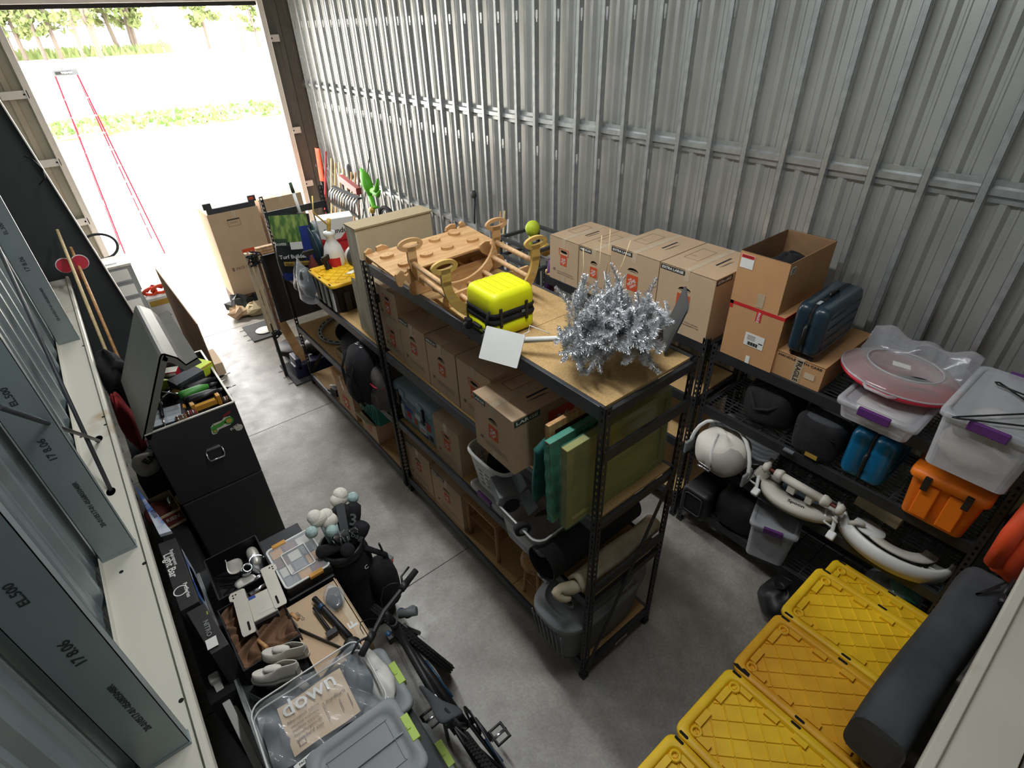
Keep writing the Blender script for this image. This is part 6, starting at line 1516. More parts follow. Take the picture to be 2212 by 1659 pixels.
# lid: bent sheet profile in xz, open about sixty degrees
pr = [(-.345, 1.60), (-.02, 2.185), (.0, 2.205), (.02, 2.20), (.085, 2.14), (.115, 2.07), (.20, 2.095)]
mb = MB(); n = len(pr); ya, yb = .0, 1.05
def off(i):
    a = V(*pr[max(0, i - 1)]); b = V(*pr[min(n - 1, i + 1)]); d = (b - a).normalized(); return V(d.y, -d.x) * .012
L_ = [(x, ya, z) for x, z in pr] + [(x, yb, z) for x, z in pr]; I_ = [(pr[i][0] + off(i)[0], ya, pr[i][1] + off(i)[1]) for i in range(n)] + [(pr[i][0] + off(i)[0], yb, pr[i][1] + off(i)[1]) for i in range(n)]
mb.add(L_ + I_, [(i, i + 1, n + i + 1, n + i) for i in range(n - 1)] + [(2 * n + i, 3 * n + i, 3 * n + i + 1, 2 * n + i + 1) for i in range(n - 1)] + [(i, 2 * n + i, 2 * n + i + 1, i + 1) for i in range(n - 1)] + [(n + i, n + i + 1, 3 * n + i + 1, 3 * n + i) for i in range(n - 1)])
for yy in (ya, yb - .006):   # end cheeks: narrow return flanges along the sheet
    for i in range(n - 1):
        a, b = V(pr[i][0], yy, pr[i][1]), V(pr[i + 1][0], yy, pr[i + 1][1]); o1, o2 = off(i) * 4.5, off(i + 1) * 4.5
        c, d = b + V(o2[0], 0, o2[1]), a + V(o1[0], 0, o1[1]); e = V(0, .006, 0)
        mb.add([a, b, c, d, a + e, b + e, c + e, d + e], [(0, 1, 2, 3), (7, 6, 5, 4), (0, 4, 5, 1), (1, 5, 6, 2), (2, 6, 7, 3), (3, 7, 4, 0)])
mb.build('lid', mat('lid_grey', S(112, 110, 104), .42, metal=.2, var=.12, scale=4), t)
mb = MB(); mb.cyl((-.30, .10, 1.62), (-.02, .06, 2.12), .009); mb.build('gas_strut', 'chrome', t)
mb = MB(); mb.plate((.05, -.0015, 1.30), (1, 0, 0), (0, 0, 1), .10, .03, 0); mb.box(-.005, .105, -.006, 0, 1.285, 1.30); mb.tube([(-.01, -.006, 1.285), (-.012, -.03, 1.24), (-.004, -.034, 1.21), (.10, -.034, 1.21), (.112, -.03, 1.24), (.11, -.006, 1.285)], .007, 8)
mb.build('drop_handle', 'chrome', t)
mb = MB(); U = (0, 0, 1); F = (1, 0, 0); q_ = frame_from((.17, -.0008, 1.475), V(1, 0, .10), V(-.1, 0, 1))
def patch(poly, mi, l): mb.prism(poly, .0008, mi, q_ @ Matrix.Translation((0, 0, l)))
cir = lambda cx, cy_, r, n=20: [(cx + r * math.cos(2 * PI * k_ / n), cy_ + r * math.sin(2 * PI * k_ / n)) for k_ in range(n)]
patch([(-.09, -.035), (-.075, .02), (-.05, .04), (.02, .035), (.04, .05), (.085, .04), (.09, .0), (.06, -.035), (-.03, -.03), (-.06, -.055), (-.085, -.05)], 1, 0)
patch([(-.08, -.012), (-.08, .018), (-.05, .022), (.0, .022), (.03, .03), (.04, -.0), (.0, -.012)], 2, .001); patch([(-.052, .02), (-.046, .02), (-.046, .045), (-.052, .045)], 2, .001)
patch(cir(.062, .005, .034), 2, .001); patch(cir(.062, .005, .021), 3, .002); patch(cir(-.062, -.028, .019), 2, .001); patch(cir(-.062, -.028, .010), 3, .002)
patch([(.03, .06), (.06, .075), (.11, .085), (.10, .068), (.05, .05)], 4, 0)
patch(cir(.10, -.095, .03, 24), 1, 0); patch([(.03 + .0, -.075), (.10, -.055), (.098, -.072), (.035, -.092)], 0, .001)
mb.text('FURY', q_ @ V(.075, -.072, .002), q_.to_3x3() @ V(1, .22, 0), q_.to_3x3() @ V(-.22, 1, 0), w=.075, mi=1, lift=.0012, bold=.04)
mb.text('OUTDOORS', q_ @ V(.10, -.10, .002), q_.to_3x3() @ V(1, .1, 0), q_.to_3x3() @ V(-.1, 1, 0), w=.04, mi=0, lift=.0012)
mb.build('sticker', ['ink_black', 'offwhite', 'green_plastic', 'gold', 'red_fabric'], t, recalc=False)
# tools heaped in the open tray (each its own thing)
gt = 'tools heaped in the open chest'
TZ = 1.505
t = thing('socket_organiser', 'black case with a frosty clear lid at the near left of the chest tray', 'tool case', (-1.68, 3.03, 1.56), -.15, gt)
mb = MB(); mb.box(-.14, .13, -.13, .13, -.055, .02); mb.build('case', 'black_plastic', t, bevel=.006)
mb = MB(); mb.box(-.13, .10, -.115, .115, .02, .026)
for q in range(3): mb.box(-.12, .09, -.085 + q * .07, -.08 + q * .07, .026, .030)
mb.box(.0, .006, -.10, .10, .026, .030); mb.build('lid', mat('frost', S(206, 214, 220), .25, var=.15, scale=12), t)
for y in (-.09, .07):
    mb = MB(); mb.box(.115, .14, y - .03, y + .03, -.02, .024); mb.build('latch', 'amber', t, bevel=.004)
t = thing('screwdriver', 'long black screwdriver lying across the frosty tool case', 'screwdriver', (0, 0, 0), 0, gt)
mb = MB(); mb.tube([(-1.665, 3.40, 1.66), (-1.69, 3.18, 1.635), (-1.71, 2.98, 1.61)], [.012, .017, .014], 10); mb.build('handle', 'black_plastic', t)
mb = MB(); mb.cyl((-1.71, 2.98, 1.61), (-1.72, 2.82, 1.60), .005); mb.build('shaft', 'chrome', t)
mb = MB(); mb.blob((-1.655, 3.49, 1.67), .035, .07, .03, wob=.1); tag(mb.build('white_rag', 'paper'), 'white rag at the tip of the long black screwdriver', 'rag', gt)
def tbox(name, label, cat, c, sx, sy, sz, rz, m, m2=None, rx_=0):
    t = thing(name, label, cat, c, 0, gt, rot=(rx_, 0, rz)); mb = MB(); mb.box(-sx, sx, -sy, sy, -sz, sz); mb.build('shell', m, t, bevel=.008)
    if m2:
        mb = MB(); mb.box(-sx * .9, sx * .9, -sy - .002, -sy + .004, -sz * .7, sz * .7); mb.box(-sx * .98, sx * .98, -sy * .96, sy * .96, sz - .002, sz + .003); mb.build('trim_strip', m2, t, bevel=.002)
    return t
tbox('grey_tool_box', 'long dark grey metal box lying slantwise on the tools', 'tool box', (-1.44, 3.40, 1.615), .13, .06, .06, .42, 'dark_column', 'steel_beam', .15)
tbox('yellow_carton', 'small yellow and black carton at the far right of the chest tray', 'box', (-1.305, 3.53, 1.62), .07, .09, .05, .5, 'gold', 'leaf_yellow')
tbox('red_case', 'small red and cream case at the back left of the chest tray', 'tool case', (-1.54, 3.76, 1.555), .085, .05, .035, -.4, 'red_plastic', 'offwhite')
def drill(name, label, c, rz, m):
    t = thing(name, label, 'power tool', c, 0, gt, rot=(.15, .05, rz))
    mb = MB(); mb.tube([(-.13, 0, 0), (-.10, 0, .0), (.04, 0, .005), (.10, 0, .0)], [.032, .042, .036, .022], 12); mb.build('motor_body', m, t)
    mb = MB(); mb.tube([(.09, 0, 0), (.14, 0, 0), (.19, 0, 0)], [.022, .020, .008], 10); mb.build('chuck', 'black_plastic', t)
    mb = MB(); mb.cyl((.18, 0, 0), (.25, 0, .0), .004); mb.build('bit', 'chrome', t)
    mb = MB(); mb.tube([(-.09, 0, 0), (-.10, -.06, -.01), (-.10, -.11, -.01)], [.024, .022, .030], 10); mb.build('grip', 'black_plastic', t)
drill('cordless_drill', 'black-bodied drill with green grip lying nearest the chest rim', (-1.385, 3.08, 1.605), .05, 'black_plastic')
drill('green_drill', 'green-topped drill lying behind the black-bodied drill', (-1.42, 3.205, 1.605), .12, 'green_plastic')
drill('black_driver', 'second black driver behind the green-topped drill', (-1.36, 3.29, 1.60), .2, 'black_plastic')
t = thing('amber_clamp', 'amber bar clamp lying along the front rim of the chest', 'clamp', (-1.385, 2.955, 1.60), .02, gt)
mb = MB(); mb.box(-.10, .08, -.02, .02, -.03, .02); mb.build('bar', 'amber', t, bevel=.006)
for x in (-.11, .08):
    mb = MB(); mb.box(x - .016, x + .016, -.03, .03, -.04, .05); mb.build('jaw', 'amber', t, bevel=.006)
mb = MB(); mb.cyl((-.10, .05, .04), (.10, .06, .045), .018); mb.build('black_grip', 'black_plastic', t)
for i, (x, y, m, l) in enumerate(((-1.245, 2.93, 'brown_wood', 'brown-banded socket row at the right end of the chest rim'), (-1.52, 2.92, 'red_brown', 'reddish-brown tool handle at the middle of the chest rim'), (-1.60, 2.90, 'brown_wood', 'brown handle with chrome bands at the left of the chest rim'))):
    t = thing('banded_grip', l, 'tool handle', (x, y, 1.585), 0, gt)
    mb = MB(); mb.cyl((-.035, 0, 0), (.035, 0, 0), .030, n=12); mb.build('grip', m, t)
    for q in (-.02, .012):
        mb = MB(); mb.cyl((q - .004, 0, 0), (q + .004, 0, 0), .033, n=12); mb.build('band', 'chrome', t)
mb = MB(); mb.lathe([(.028, 0), (.03, .06), (.02, .07), (0, .07)], 14); o = mb.build('yellow_jar', 'gold'); o.location = (-1.55, 3.31, TZ + .05); tag(o, 'small round yellow jar in the middle of the chest tray', 'jar', gt)
t = thing('tape_measure', 'yellow and black tape reel in the middle left of the chest tray', 'tape measure', (-1.60, 3.53, TZ + .05), 0, gt)
mb = MB(); mb.cyl((0, -.02, .03), (0, .02, .03), .045, n=18); mb.box(-.06, .06, -.018, .018, -.015, .02); mb.build('case', 'leaf_yellow', t, bevel=.004)
for i, (a, b) in enumerate((((-1.66, 3.28, 1.61), (-1.55, 3.38, 1.60)), ((-1.64, 3.38, 1.60), (-1.54, 3.24, 1.61)), ((-1.68, 3.36, 1.58), (-1.68, 3.20, 1.60)), ((-1.50, 3.6, 1.57), (-1.72, 3.62, 1.57)), ((-1.52, 3.50, 1.56), (-1.74, 3.44, 1.56)))):
    mb = MB(); mb.cyl(a, b, .009, n=8); tag(mb.build('wrench', 'chrome' if i < 3 else 'black_plastic'), ('thin chrome wrench crossing the middle of the chest tray' if i < 3 else 'dark steel bar lying at the back of the chest tray'), 'wrench', ('chrome wrenches in the tray' if i < 3 else 'dark bars in the tray'))
mb = MB(); r = random.Random(3)
mb.grid(lambda u, v: (-1.85 + .62 * u, 2.80 + 1.03 * v, TZ + .02 + .05 * abs(math.sin(9 * u + 3 * math.sin(7 * v)) * math.sin(11 * v + u * 4))), 40, 60)
tag(mb.build('small_parts', 'black_matte', recalc=False), 'layer of dark small tools and parts lining the chest tray', 'small parts', kind='stuff')
# ------------------------------------------------------------------ bench and the things on it
BZ = .72
t = thing('low_bench', 'low galvanised-edged bench along the left wall under the shoes and boxes', 'bench', (0, 0, 0))
mb = MB(); mb.box(-1.93, -1.18, -.20, 2.16, BZ - .03, BZ); mb.build('bench_top', 'dark_column', t)
mb = MB(); mb.box(-1.962, -1.93, -.2, 2.16, BZ - .06, BZ + .008); mb.build('edge_channel', 'galv', t, bevel=.004)
for x in (-1.92, -1.22):
    for y in (-.15, 2.10):
        mb = MB(); mb.box(x - .02, x + .02, y - .02, y + .02, 0, BZ - .03); mb.build('leg', 'black_steel', t)
def crate(t, w, d, h, th, m, nm='walls'):
    mb = MB(); mb.box(-w / 2, w / 2, -d / 2, -d / 2 + th, 0, h); mb.box(-w / 2, w / 2, d / 2 - th, d / 2, 0, h); mb.box(-w / 2, -w / 2 + th, -d / 2 + th, d / 2 - th, 0, h); mb.box(w / 2 - th, w / 2, -d / 2 + th, d / 2 - th, 0, h); mb.box(-w / 2 + th, w / 2 - th, -d / 2 + th, d / 2 - th, 0, .008)
    return mb.build(nm, m, t, bevel=.002)
t = thing('propeller_crate', 'black lattice crate holding boat propellers in front of the tool chest', 'crate', (-1.68, 1.84, BZ), .0)
crate(t, .37, .42, .20, .010, 'black_plastic')
mb = MB()
for q in range(-5, 6):
    for s_ in (-1, 1):
        a, b = V(-.16, q * .05 + s_ * .10, .05), V(.16, q * .05 - s_ * .10, .05)
        if abs(a.y) < .2 and abs(b.y) < .2: mb.tube([a, b], .006, 6)
mb.build('lattice_tray', 'black_plastic', t)
t = thing('boat_propeller', 'polished three-blade boat propeller lying in the lattice crate', 'propeller', (-1.65, 1.82, BZ + .13), .4, rot=(.5, .2, .3))
mb = MB(); mb.lathe([(.022, -.06), (.036, -.06), (.042, .0), (.036, .06), (.026, .065), (.022, .05), (.022, -.06)], 20, caps=False); mb.build('hub', 'chrome', t)
for q in range(3):
    mb = MB(); a0 = 2 * PI * q / 3; rt = Matrix.Rotation(a0, 4, 'Z')
    mb.grid(lambda u, v: rt @ V(.036 + .125 * u, (.075 * math.sin(PI * min(1, u * .9 + .15)) ) * (v - .5) * 2, .05 * (v - .5) + .02 * u), 8, 8); mb.build('blade', 'steel_plate' if q else 'chrome', t, solid=.005)
mb = MB(); mb.blob((-1.565, 1.93, BZ + .11), .045, .10, .05, p=2.4); tag(mb.build('metal_cowl', 'steel_plate'), 'pale curved metal cowl beside the propeller in the crate', 'metal part')
mb = MB(); mb.blob((-1.60, 1.72, BZ + .07), .05, .05, .05); tag(mb.build('metal_dome', 'chrome'), 'small chrome dome cap in the near right corner of the crate', 'metal part')
t = thing('parts_organiser', 'clear-lidded parts organiser with amber latches on the bench', 'parts organiser', (-1.325, 1.635, BZ + .10), .02)
mb = MB(); mb.box(-.165, .165, -.215, .215, 0, .075); mb.build('case', 'black_plastic', t, bevel=.012)
mb = MB()
for i in range(3):
    for j in range(4): mb.box(-.14 + i * .095, -.06 + i * .095, -.19 + j * .098, -.105 + j * .098, .075, .079, (i * 3 + j * 5) % 4)
mb.build('contents', ['grey_tub', 'offwhite', 'red_brown', 'amber'], t)
mb = MB(); mb.box(-.155, .155, -.205, .205, .086, .090); mb.build('clear_lid', 'film_clear', t)
mb = MB(); rr_ = rrect(-.158, .158, -.208, .208, .03); mb.tube([(a, b, .088) for a, b in rr_], .008, 8, closed=True); mb.tube([(a, b, .093) for a, b in rrect(-.085, .085, -.12, .10, .01)], .005, 6, closed=True); mb.build('lid_frame', 'white_plastic', t)
for (x, y) in ((-.06, .212), (.05, -.212)):
    mb = MB(); mb.box(x - .05, x + .05, y - .018, y + .018, .07, .098); mb.build('latch', 'amber', t, bevel=.006)
mb = MB(); mb.box(-1.50, -1.16, 1.40, 1.87, BZ, BZ + .098); tag(mb.build('black_case', 'black_plastic', bevel=.01), 'flat black case underneath the parts organiser', 'case')
t = thing('flat_carton', 'open flat carton with pumps lying on it on the bench', 'box', (-1.34, 1.06, BZ), .0)
mb = MB(); mb.box(-.20, .16, -.30, .30, 0, .10); mb.build('carton', 'cardboard', t, bevel=.003)
mb = MB(); mb.box(-.20, -.195, -.30, .30, .10, .13); mb.box(.155, .16, -.30, .30, .10, .12); mb.add([(.16, -.28, .10), (.16, .28, .10), (.165, .28, .128), (.165, -.28, .128)], [(0, 1, 2, 3)]); mb.build('flap', 'cardboard_pale', t, recalc=False, solid=.003)
mb = MB(); mb.box(.10, .15, -.25, .28, .1005, .1015); mb.build('tape', 'tape_clear', t)
mb = MB(); mb.text('FRAGILE' if 0 else 'GIBCO', (-.14, .18, .1012), (.3, -1, 0), (1, .3, 0), w=.09, mi=0); mb.text('F', (.11, -.10, .1012), (0, 1, 0), (-1, 0, 0), w=.05, h=.06, mi=1); mb.build('print', ['ink_grey', 'paper'], t, recalc=False)
t = thing('floor_pump', 'black floor pump lying along the flat carton', 'pump', (0, 0, BZ + .135))
mb = MB(); mb.cyl((-1.355, 1.28, 0), (-1.285, .86, 0), .020, n=12); mb.build('barrel', 'black_plastic', t)
mb = MB(); mb.cyl((-1.385, 1.22, -.005), (-1.365, .98, -.005), .010, n=8); mb.box(-1.40, -1.33, .945, .985, -.02, .012); mb.build('handle', 'black_plastic', t)
mb = MB(); mb.lathe([(0, 0), (.05, 0), (.058, .012), (.05, .03), (.02, .04), (0, .04)], 20, 0, Matrix.Translation((-1.30, .80, -.01))); mb.build('gauge_base', 'black_plastic', t)
mb = MB(); mb.cyl((-1.345, 1.20, .0), (-1.338, 1.17, .0), .023, n=12); mb.build('blue_band', 'blue_metal', t)
t = thing('parts_bag', 'clear plastic bag of dark parts next to the floor pump', 'bag', (-1.245, 1.20, BZ + .10), -.15)
mb = MB(); mb.blob((0, 0, .035), .065, .11, .034, wob=.12, seed=4); mb.build('film', 'film_clear', t)
mb = MB(); mb.blob((0, 0, .03), .05, .09, .024, wob=.15, seed=6); mb.build('contents', 'dark_column', t)
t = thing('paper_tub', 'black tub filled with crumpled brown packing paper', 'tub', (-1.71, 1.33, BZ), .03)
crate(t, .36, .54, .16, .008, 'black_plastic')
mb = MB(); r = random.Random(2); mb.grid(lambda u, v: (-.17 + .34 * u, -.26 + .52 * v, .10 + .05 * abs(math.sin(13 * u + 5 * math.sin(9 * v)) + .6 * math.sin(17 * v - 6 * u))), 40, 50); mb.build('crumpled_paper', mat('kraft', S(124, 92, 68), .9, var=.35, scale=9), t, recalc=False)
# brushed metal brackets and device
mat('plate_pale', S(206, 200, 188), .42, metal=.25, var=.06)
def bracket(label, p0, ang, flip=1, z=0):
    t = thing('steel_bracket', label, 'bracket', p0, 0, 'pale steel mounting brackets', rot=(.06, 0, ang))
    mb = MB(); pl = [(-.055, .17), (-.055, .13), (-.035, .12), (-.035, -.15), (-.028, -.17), (.04, -.17), (.045, -.16), (.045, .18), (.035, .19), (-.04, .19)]
    mb.prism([(flip * a, b) for a, b in pl], .006, 0)
    for (x, y) in ((-.03, .165), (-.012, .165), (-.03, .145)): mb.cyl((flip * x, y, .0058), (flip * x, y, .0066), .006, n=10, mi=1)
    mb.prism([(flip * a, b - .11) for a, b in rrect(-.007, .007, -.035, .035, .0068)], .0008, 1, Matrix.Translation((flip * .015, 0, .006)))
    mb.build('plate', ['plate_pale', 'hole_dark'], t, recalc=True)
    mb = MB(); mb.box(*sorted((flip * .04, flip * .046)), -.165, .185, -.07, .003); mb.build('side_flange', 'steel_plate', t)
    return t
bracket('left pale steel bracket standing on the packing paper', (-1.765, 1.40, BZ + .225), -.10, 1)
bracket('right pale steel bracket leaning beside the parts organiser', (-1.535, 1.47, BZ + .225), -.06, -1)
t = thing('metal_device', 'pale boxed electronic module clamped between the two steel brackets', 'device', (-1.645, 1.40, BZ + .17), 0, rot=(.06, 0, -.08))
mb = MB(); mb.box(-.075, .075, -.10, .10, 0, .05); mb.build('housing', 'plate_pale', t, bevel=.004)
mb = MB(); mb.plate((.012, -.01, .05), (1, 0, 0), (0, 1, 0), .10, .11, 1); mb.plate((-.045, .085, .05), (1, 0, 0), (0, 1, 0), .045, .024, 0); mb.build('label', ['ink_blue', 'steel_plate'], t)
mb = MB(); mb.box(-.07, .07, -.116, -.10, .0, .035); mb.build('connector_strip', 'black_plastic', t)
mb = MB(); mb.cyl((-.05, .13, .03), (.06, .15, .035), .012); mb.build('shaft', 'chrome', t)
mb = MB(); mb.cyl((-1.75, 1.20, BZ + .16), (-1.72, 1.10, BZ + .18), .012); mb.cyl((-1.52, 1.25, BZ + .16), (-1.50, 1.17, BZ + .17), .012, mi=0); tag(mb.build('bolt', 'wood_handle'), 'bolts poking out under the steel brackets', 'bolt')
# shoe box with sneakers
t = thing('shoe_tray', 'open black box holding the white sneakers', 'box', (-1.625, .88, BZ), .50)
crate(t, .44, .36, .13, .006, 'black_plastic')
mb = MB(); mb.blob((.10, .05, .05), .10, .10, .05, wob=.15, seed=1); o = mb.build('liner', 'black_fabric', t)
def shoe(label, loc, rz, tilt=0):
    t = thing('sneaker', label, 'shoe', loc, 0, 'pair of white sneakers', rot=(tilt, 0, rz))
    def foot(s_, z, k_=1.0):
        o = []
        for q in range(28):
            a = 2 * PI * q / 28; x = math.cos(a); y = math.sin(a)
            w = (.044 if x > 0 else .034) * (1 + .10 * math.cos(a)); o.append(((.142 * x) * s_, w * y * (abs(math.sin(a)) ** -.15 if abs(y) > .05 else 1) * s_ * k_ - .006 * math.cos(a * 2) * 0, z))
        return o
    mb = MB(); mb.loft([foot(1.02, 0), foot(1.05, .010), foot(1.05, .028), foot(1.02, .032)], 0); mb.build('sole', 'leather', t)
    mb = MB(); rings = []
    for f in [i / 6 for i in range(7)]:
        rg = []
        for (x, y, z) in foot(1, 0):
            hgt = .045 + .055 * max(0, min(1, (.05 - x) / .10))       # heel collar is higher
            k_ = 1 - .30 * f if x < .02 else 1 - .55 * f * f
            rg.append((x * (1 - .10 * f if x > 0 else 1 - .03 * f), y * k_, .030 + hgt * math.sin(f * PI / 2)))
        rings.append(rg)
    mb.loft(rings, 0, caps=(False, False)); 
    top = rings[-1]; mb.add([p for p in top if p[0] > .015], [tuple(range(len([p for p in top if p[0] > .015])))], 0)
    mb.build('upper', 'leather', t, recalc=False, solid=.005)
    mb = MB(); mb.blob((.01, 0, .095), .055, .024, .018, p=2.5); mb.build('tongue', 'leather', t)
    mb = MB(); mb.add([(-.13, .026, .035), (-.13, .026, .09), (-.143, 0, .095), (-.143, 0, .035), (-.13, -.026, .09), (-.13, -.026, .035)], [(0, 1, 2, 3), (3, 2, 4, 5)]); mb.build('heel_tab', 'grey_leather', t, recalc=False, solid=.004)
    mb = MB(); mb.blob((-.065, 0, .045), .062, .026, .010); mb.build('insole', 'black_fabric', t)
    mb = MB()
    for q in range(5): mb.tube([(.025 + q * .013, -.024, .082 - q * .006), (.032 + q * .013, 0, .098 - q * .007), (.025 + q * .013, .024, .082 - q * .006)], .0032, 6)
    mb.build('lace', 'grey_leather', t)
    return t
shoe('white sneaker nearer the left wall, toe to the left', (-1.735, .905, BZ + .125), PI - .55, .10)
shoe('white sneaker behind the other, nearer the cardboard carton', (-1.645, 1.00, BZ + .13), PI - .62, -.05)
t = thing('black_bottle', 'black bottle with a tan band under the sneakers', 'bottle', (-1.66, .80, BZ + .045), .6)
mb = MB(); mb.cyl((-.10, 0, 0), (.08, 0, 0), .036, n=16); mb.build('body', 'black_plastic', t)
mb = MB(); mb.cyl((.0, 0, 0), (.045, 0, 0), .040, n=16); mb.build('band', 'offwhite', t)
# grey bins with lime latches
def lime_bin(label, x, y, z, w, d, h, rz):
    t = thing('lime_latch_bin', label, 'storage bin', (x, y, z), rz, 'grey bins with lime latches')
    P = lambda i, zz, r=.06: ringz(rrect(-w / 2 + i, w / 2 - i, -d / 2 + i, d / 2 - i, r), zz)
    mb = MB(); mb.loft([P(.06, .004), P(.03, h - .05), P(.02, h - .03)], 0); mb.build('tub', 'grey_tub', t)
    mb = MB(); mb.loft([P(.004, h - .035), P(0, h - .03), P(0, h - .008), P(.008, h), P(.05, h), P(.056, h - .010), P(.075, h - .012)], 0, caps=(False, True))
    mb.box(-w / 2 + .05, w / 2 - .05, -.004, .004, h - .012, h + .001); 
    for s_ in (-1, 1): mb.box(-w / 2 + .09, w / 2 - .09, s_ * d * .27 - .003, s_ * d * .27 + .003, h - .012, h - .007)
    for s_ in (-1, 1): mb.box(*sorted((s_ * (w / 2 - .095), s_ * (w / 2 - .10))), -d * .27, d * .27, h - .012, h - .007)
    mb.build('lid', 'grey_lid', t, recalc=False)
    for s_ in (-1, 1):
        mb = MB(); x0 = s_ * (w / 2 + .004); mb.box(*sorted((x0 - s_ * .034, x0 + s_ * .010)), -.075, .075, h - .05, h + .004); mb.box(*sorted((x0 - s_ * .03, x0 - s_ * .01)), -.01, .01, h + .004, h + .009); mb.build('latch', 'lime', t, bevel=.008)
    return t
lime_bin('grey bin with a lime latch behind the clear bedding bag', -1.42, .50, BZ - .20, .54, .46, .285, -.02)
lime_bin('topmost grey bin with a lime latch in front of the clear bedding bag', -1.52, .10, BZ + .0, .52, .44, .26, -.02)
lime_bin('grey bin with a lime latch lowest at the bottom edge of the picture', -1.42, -.02, BZ - .29, .54, .46, .285, -.02)
# clear bedding bag
t = thing('bedding_bag', 'clear zipped bedding bag with a tan card insert, lying on the grey bins', 'bedding bag', (-1.60, .53, BZ + .095), -.03)
mb = MB(); 
def bag(u, v): 
    a = 2 * PI * u; return None
P = lambda s_, z, wv: [(a * s_ + .006 * math.sin(20 * b + wv), b * s_ + .006 * math.sin(17 * a + wv), z + .007 * math.sin(13 * a + 9 * b + wv)) for a, b in rrect(-.33, .33, -.235, .235, .07, 7)]
mb.loft([P(.95, .006, 0), P(1.0, .05, 1), P(1.0, .115, 2), P(.96, .145, 3)], 0, caps=(True, False))
mb.grid(lambda u, v: (-.30 + .60 * u, -.205 + .41 * v, .150 + .012 * math.sin(7 * u + 5 * v) * math.sin(9 * v - 3 * u) + .010 * math.sin(23 * u + 11 * v)), 40, 30); mb.build('film', 'film_clear', t, recalc=False)
mb = MB(); mb.tube([V(*p) for p in P(1.0, .055, 1)], .006, 6, closed=True); mb.tube([V(*p) for p in P(.985, .14, 3)], .005, 6, closed=True); mb.build('piping', 'white_plastic', t)
mb = MB(); mb.grid(lambda u, v: (-.20 + .37 * u, -.16 + .30 * v, .118 + .008 * math.sin(6 * u + 3 * v)), 12, 10); mb.build('card_insert', 'cardboard_pale', t, recalc=False)
mb = MB(); mb.text('down', (-.03, .10, .134), (1, .02, 0), (0, 1, 0), w=.30, mi=0, bold=.01)
for i, s_ in enumerate(('Alternative pillow', 'machine washable', 'medium support', 'hypoallergenic fill', 'standard size')): mb.text(s_, (-.09, .015 - i * .028, .132), (1, 0, 0), (0, 1, 0), w=.15 if i else .18, mi=1, bold=.005)
mb.text('medium', (.09, -.0, .132), (1, 0, 0), (0, 1, 0), w=.11, mi=1, bold=.005)
for (x, y, ww, hh) in ((.02, -.05, .003, .11), (.10, -.07, .003, .08), (.15, -.07, .003, .08), (-.14, -.135, .035, .003), (-.14, -.10, .035, .003), (-.157, -.118, .003, .035), (-.123, -.118, .003, .035)): mb.plate((x, y, .131), (1, 0, 0), (0, 1, 0), ww, hh, 1)
mb.build('card_print', ['paper', 'ink_grey'], t, recalc=False)
mb = MB(); mb.blob((-.23, -.02, .07), .085, .19, .06, wob=.1, seed=4); mb.blob((.24, .05, .07), .07, .15, .06, wob=.15, seed=9); mb.blob((0, 0, .05), .26, .2, .05, wob=.06, seed=2); mb.build('contents', mat('bag_grey', S(88, 92, 96), .7, col2=S(60, 72, 80), scale=9), t)
mb = MB(); mb.plate((-.16, -.225, .15), (1, .1, 0), (-.1, 1, 0), .11, .03, 0); mb.text('QUEEN KING' if 0 else 'PACKING', (-.155, -.225, .1525), (1, .1, 0), (-.1, 1, 0), w=.07, mi=1); mb.build('paper_tag', ['paper', 'ink_black'], t, recalc=False)
mb = MB(); mb.blob((-1.26, .53, BZ + .13), .07, .20, .06, wob=.15, seed=11); tag(mb.build('white_bag', 'white_paint'), 'white plastic bag bulging out beside the clear bedding bag', 'bag')
# packaged goods wedged under the girt
def pack(name, label, corners, h, mats, txts=(), cat='box'):
    """box from its top face: c0 far-left, c1 far-right, c2 near-right, c3 near-left at height z"""
    c = [V(*p) for p in corners]; t = thing(name, label, cat, (0, 0, 0), 0, 'retail boxes wedged under the left girt'); dn_ = V(0, 0, -h)
    mb = MB(); mb.add(c + [p + dn_ for p in c], [(0, 3, 2, 1), (4, 5, 6, 7), (0, 1, 5, 4), (1, 2, 6, 5), (2, 3, 7, 6), (3, 0, 4, 7)]); mb.build('carton', mats[0], t, bevel=.003)
    return t, c
mat('retail_black', S(56, 54, 54), .45, var=.25, scale=10); mat('retail_blue', S(70, 110, 186), .4, col2=S(220, 226, 236), scale=5, lo=.42, hi=.56)
t, c = pack('black_retail_box', 'long black retail box with blue side panel and white lettering under the girt', ((-2.06, 2.20, 1.12), (-1.95, 2.18, 1.12), (-1.945, 1.52, 1.12), (-2.055, 1.52, 1.12)), .40, ['retail_black'])
mb = MB(); mb.plate((-1.944, 1.85, .94), (0, 1, 0), (0, 0, 1), .50, .26, 0); mb.lathe([(.0, .0), (.10, .0)], 24, 1, frame_from((-1.9425, 1.85, .94), (0, 1, 0), (0, 0, 1)) @ Matrix.Diagonal((1.6, 1, 1, 1)))
mb.text('Replacement', (-2.0, 2.0, 1.1215), (0, -1, 0), (1, 0, 0), w=.16, mi=1); mb.text('Light Bar', (-2.035, 1.94, 1.1215), (0, -1, 0), (1, 0, 0), w=.24, mi=1); mb.text('ProSeries', (-1.985, 1.66, 1.1215), (0, -1, 0), (1, 0, 0), w=.13, mi=1)
mb.lathe([(.035, 0), (.042, 0)], 22, 1, frame_from((-2.02, 1.68, 1.1215), (1, 0, 0), (0, 1, 0)), caps=False); mb.build('print', ['retail_blue', 'paper'], t, recalc=False)
t, c = pack('black_gadget_box', 'black retail box with outlined lettering at the near end of the row', ((-2.03, 1.505, 1.10), (-1.925, 1.505, 1.10), (-1.885, 1.15, 1.06), (-1.985, 1.15, 1.06)), .36, ['retail_black'])
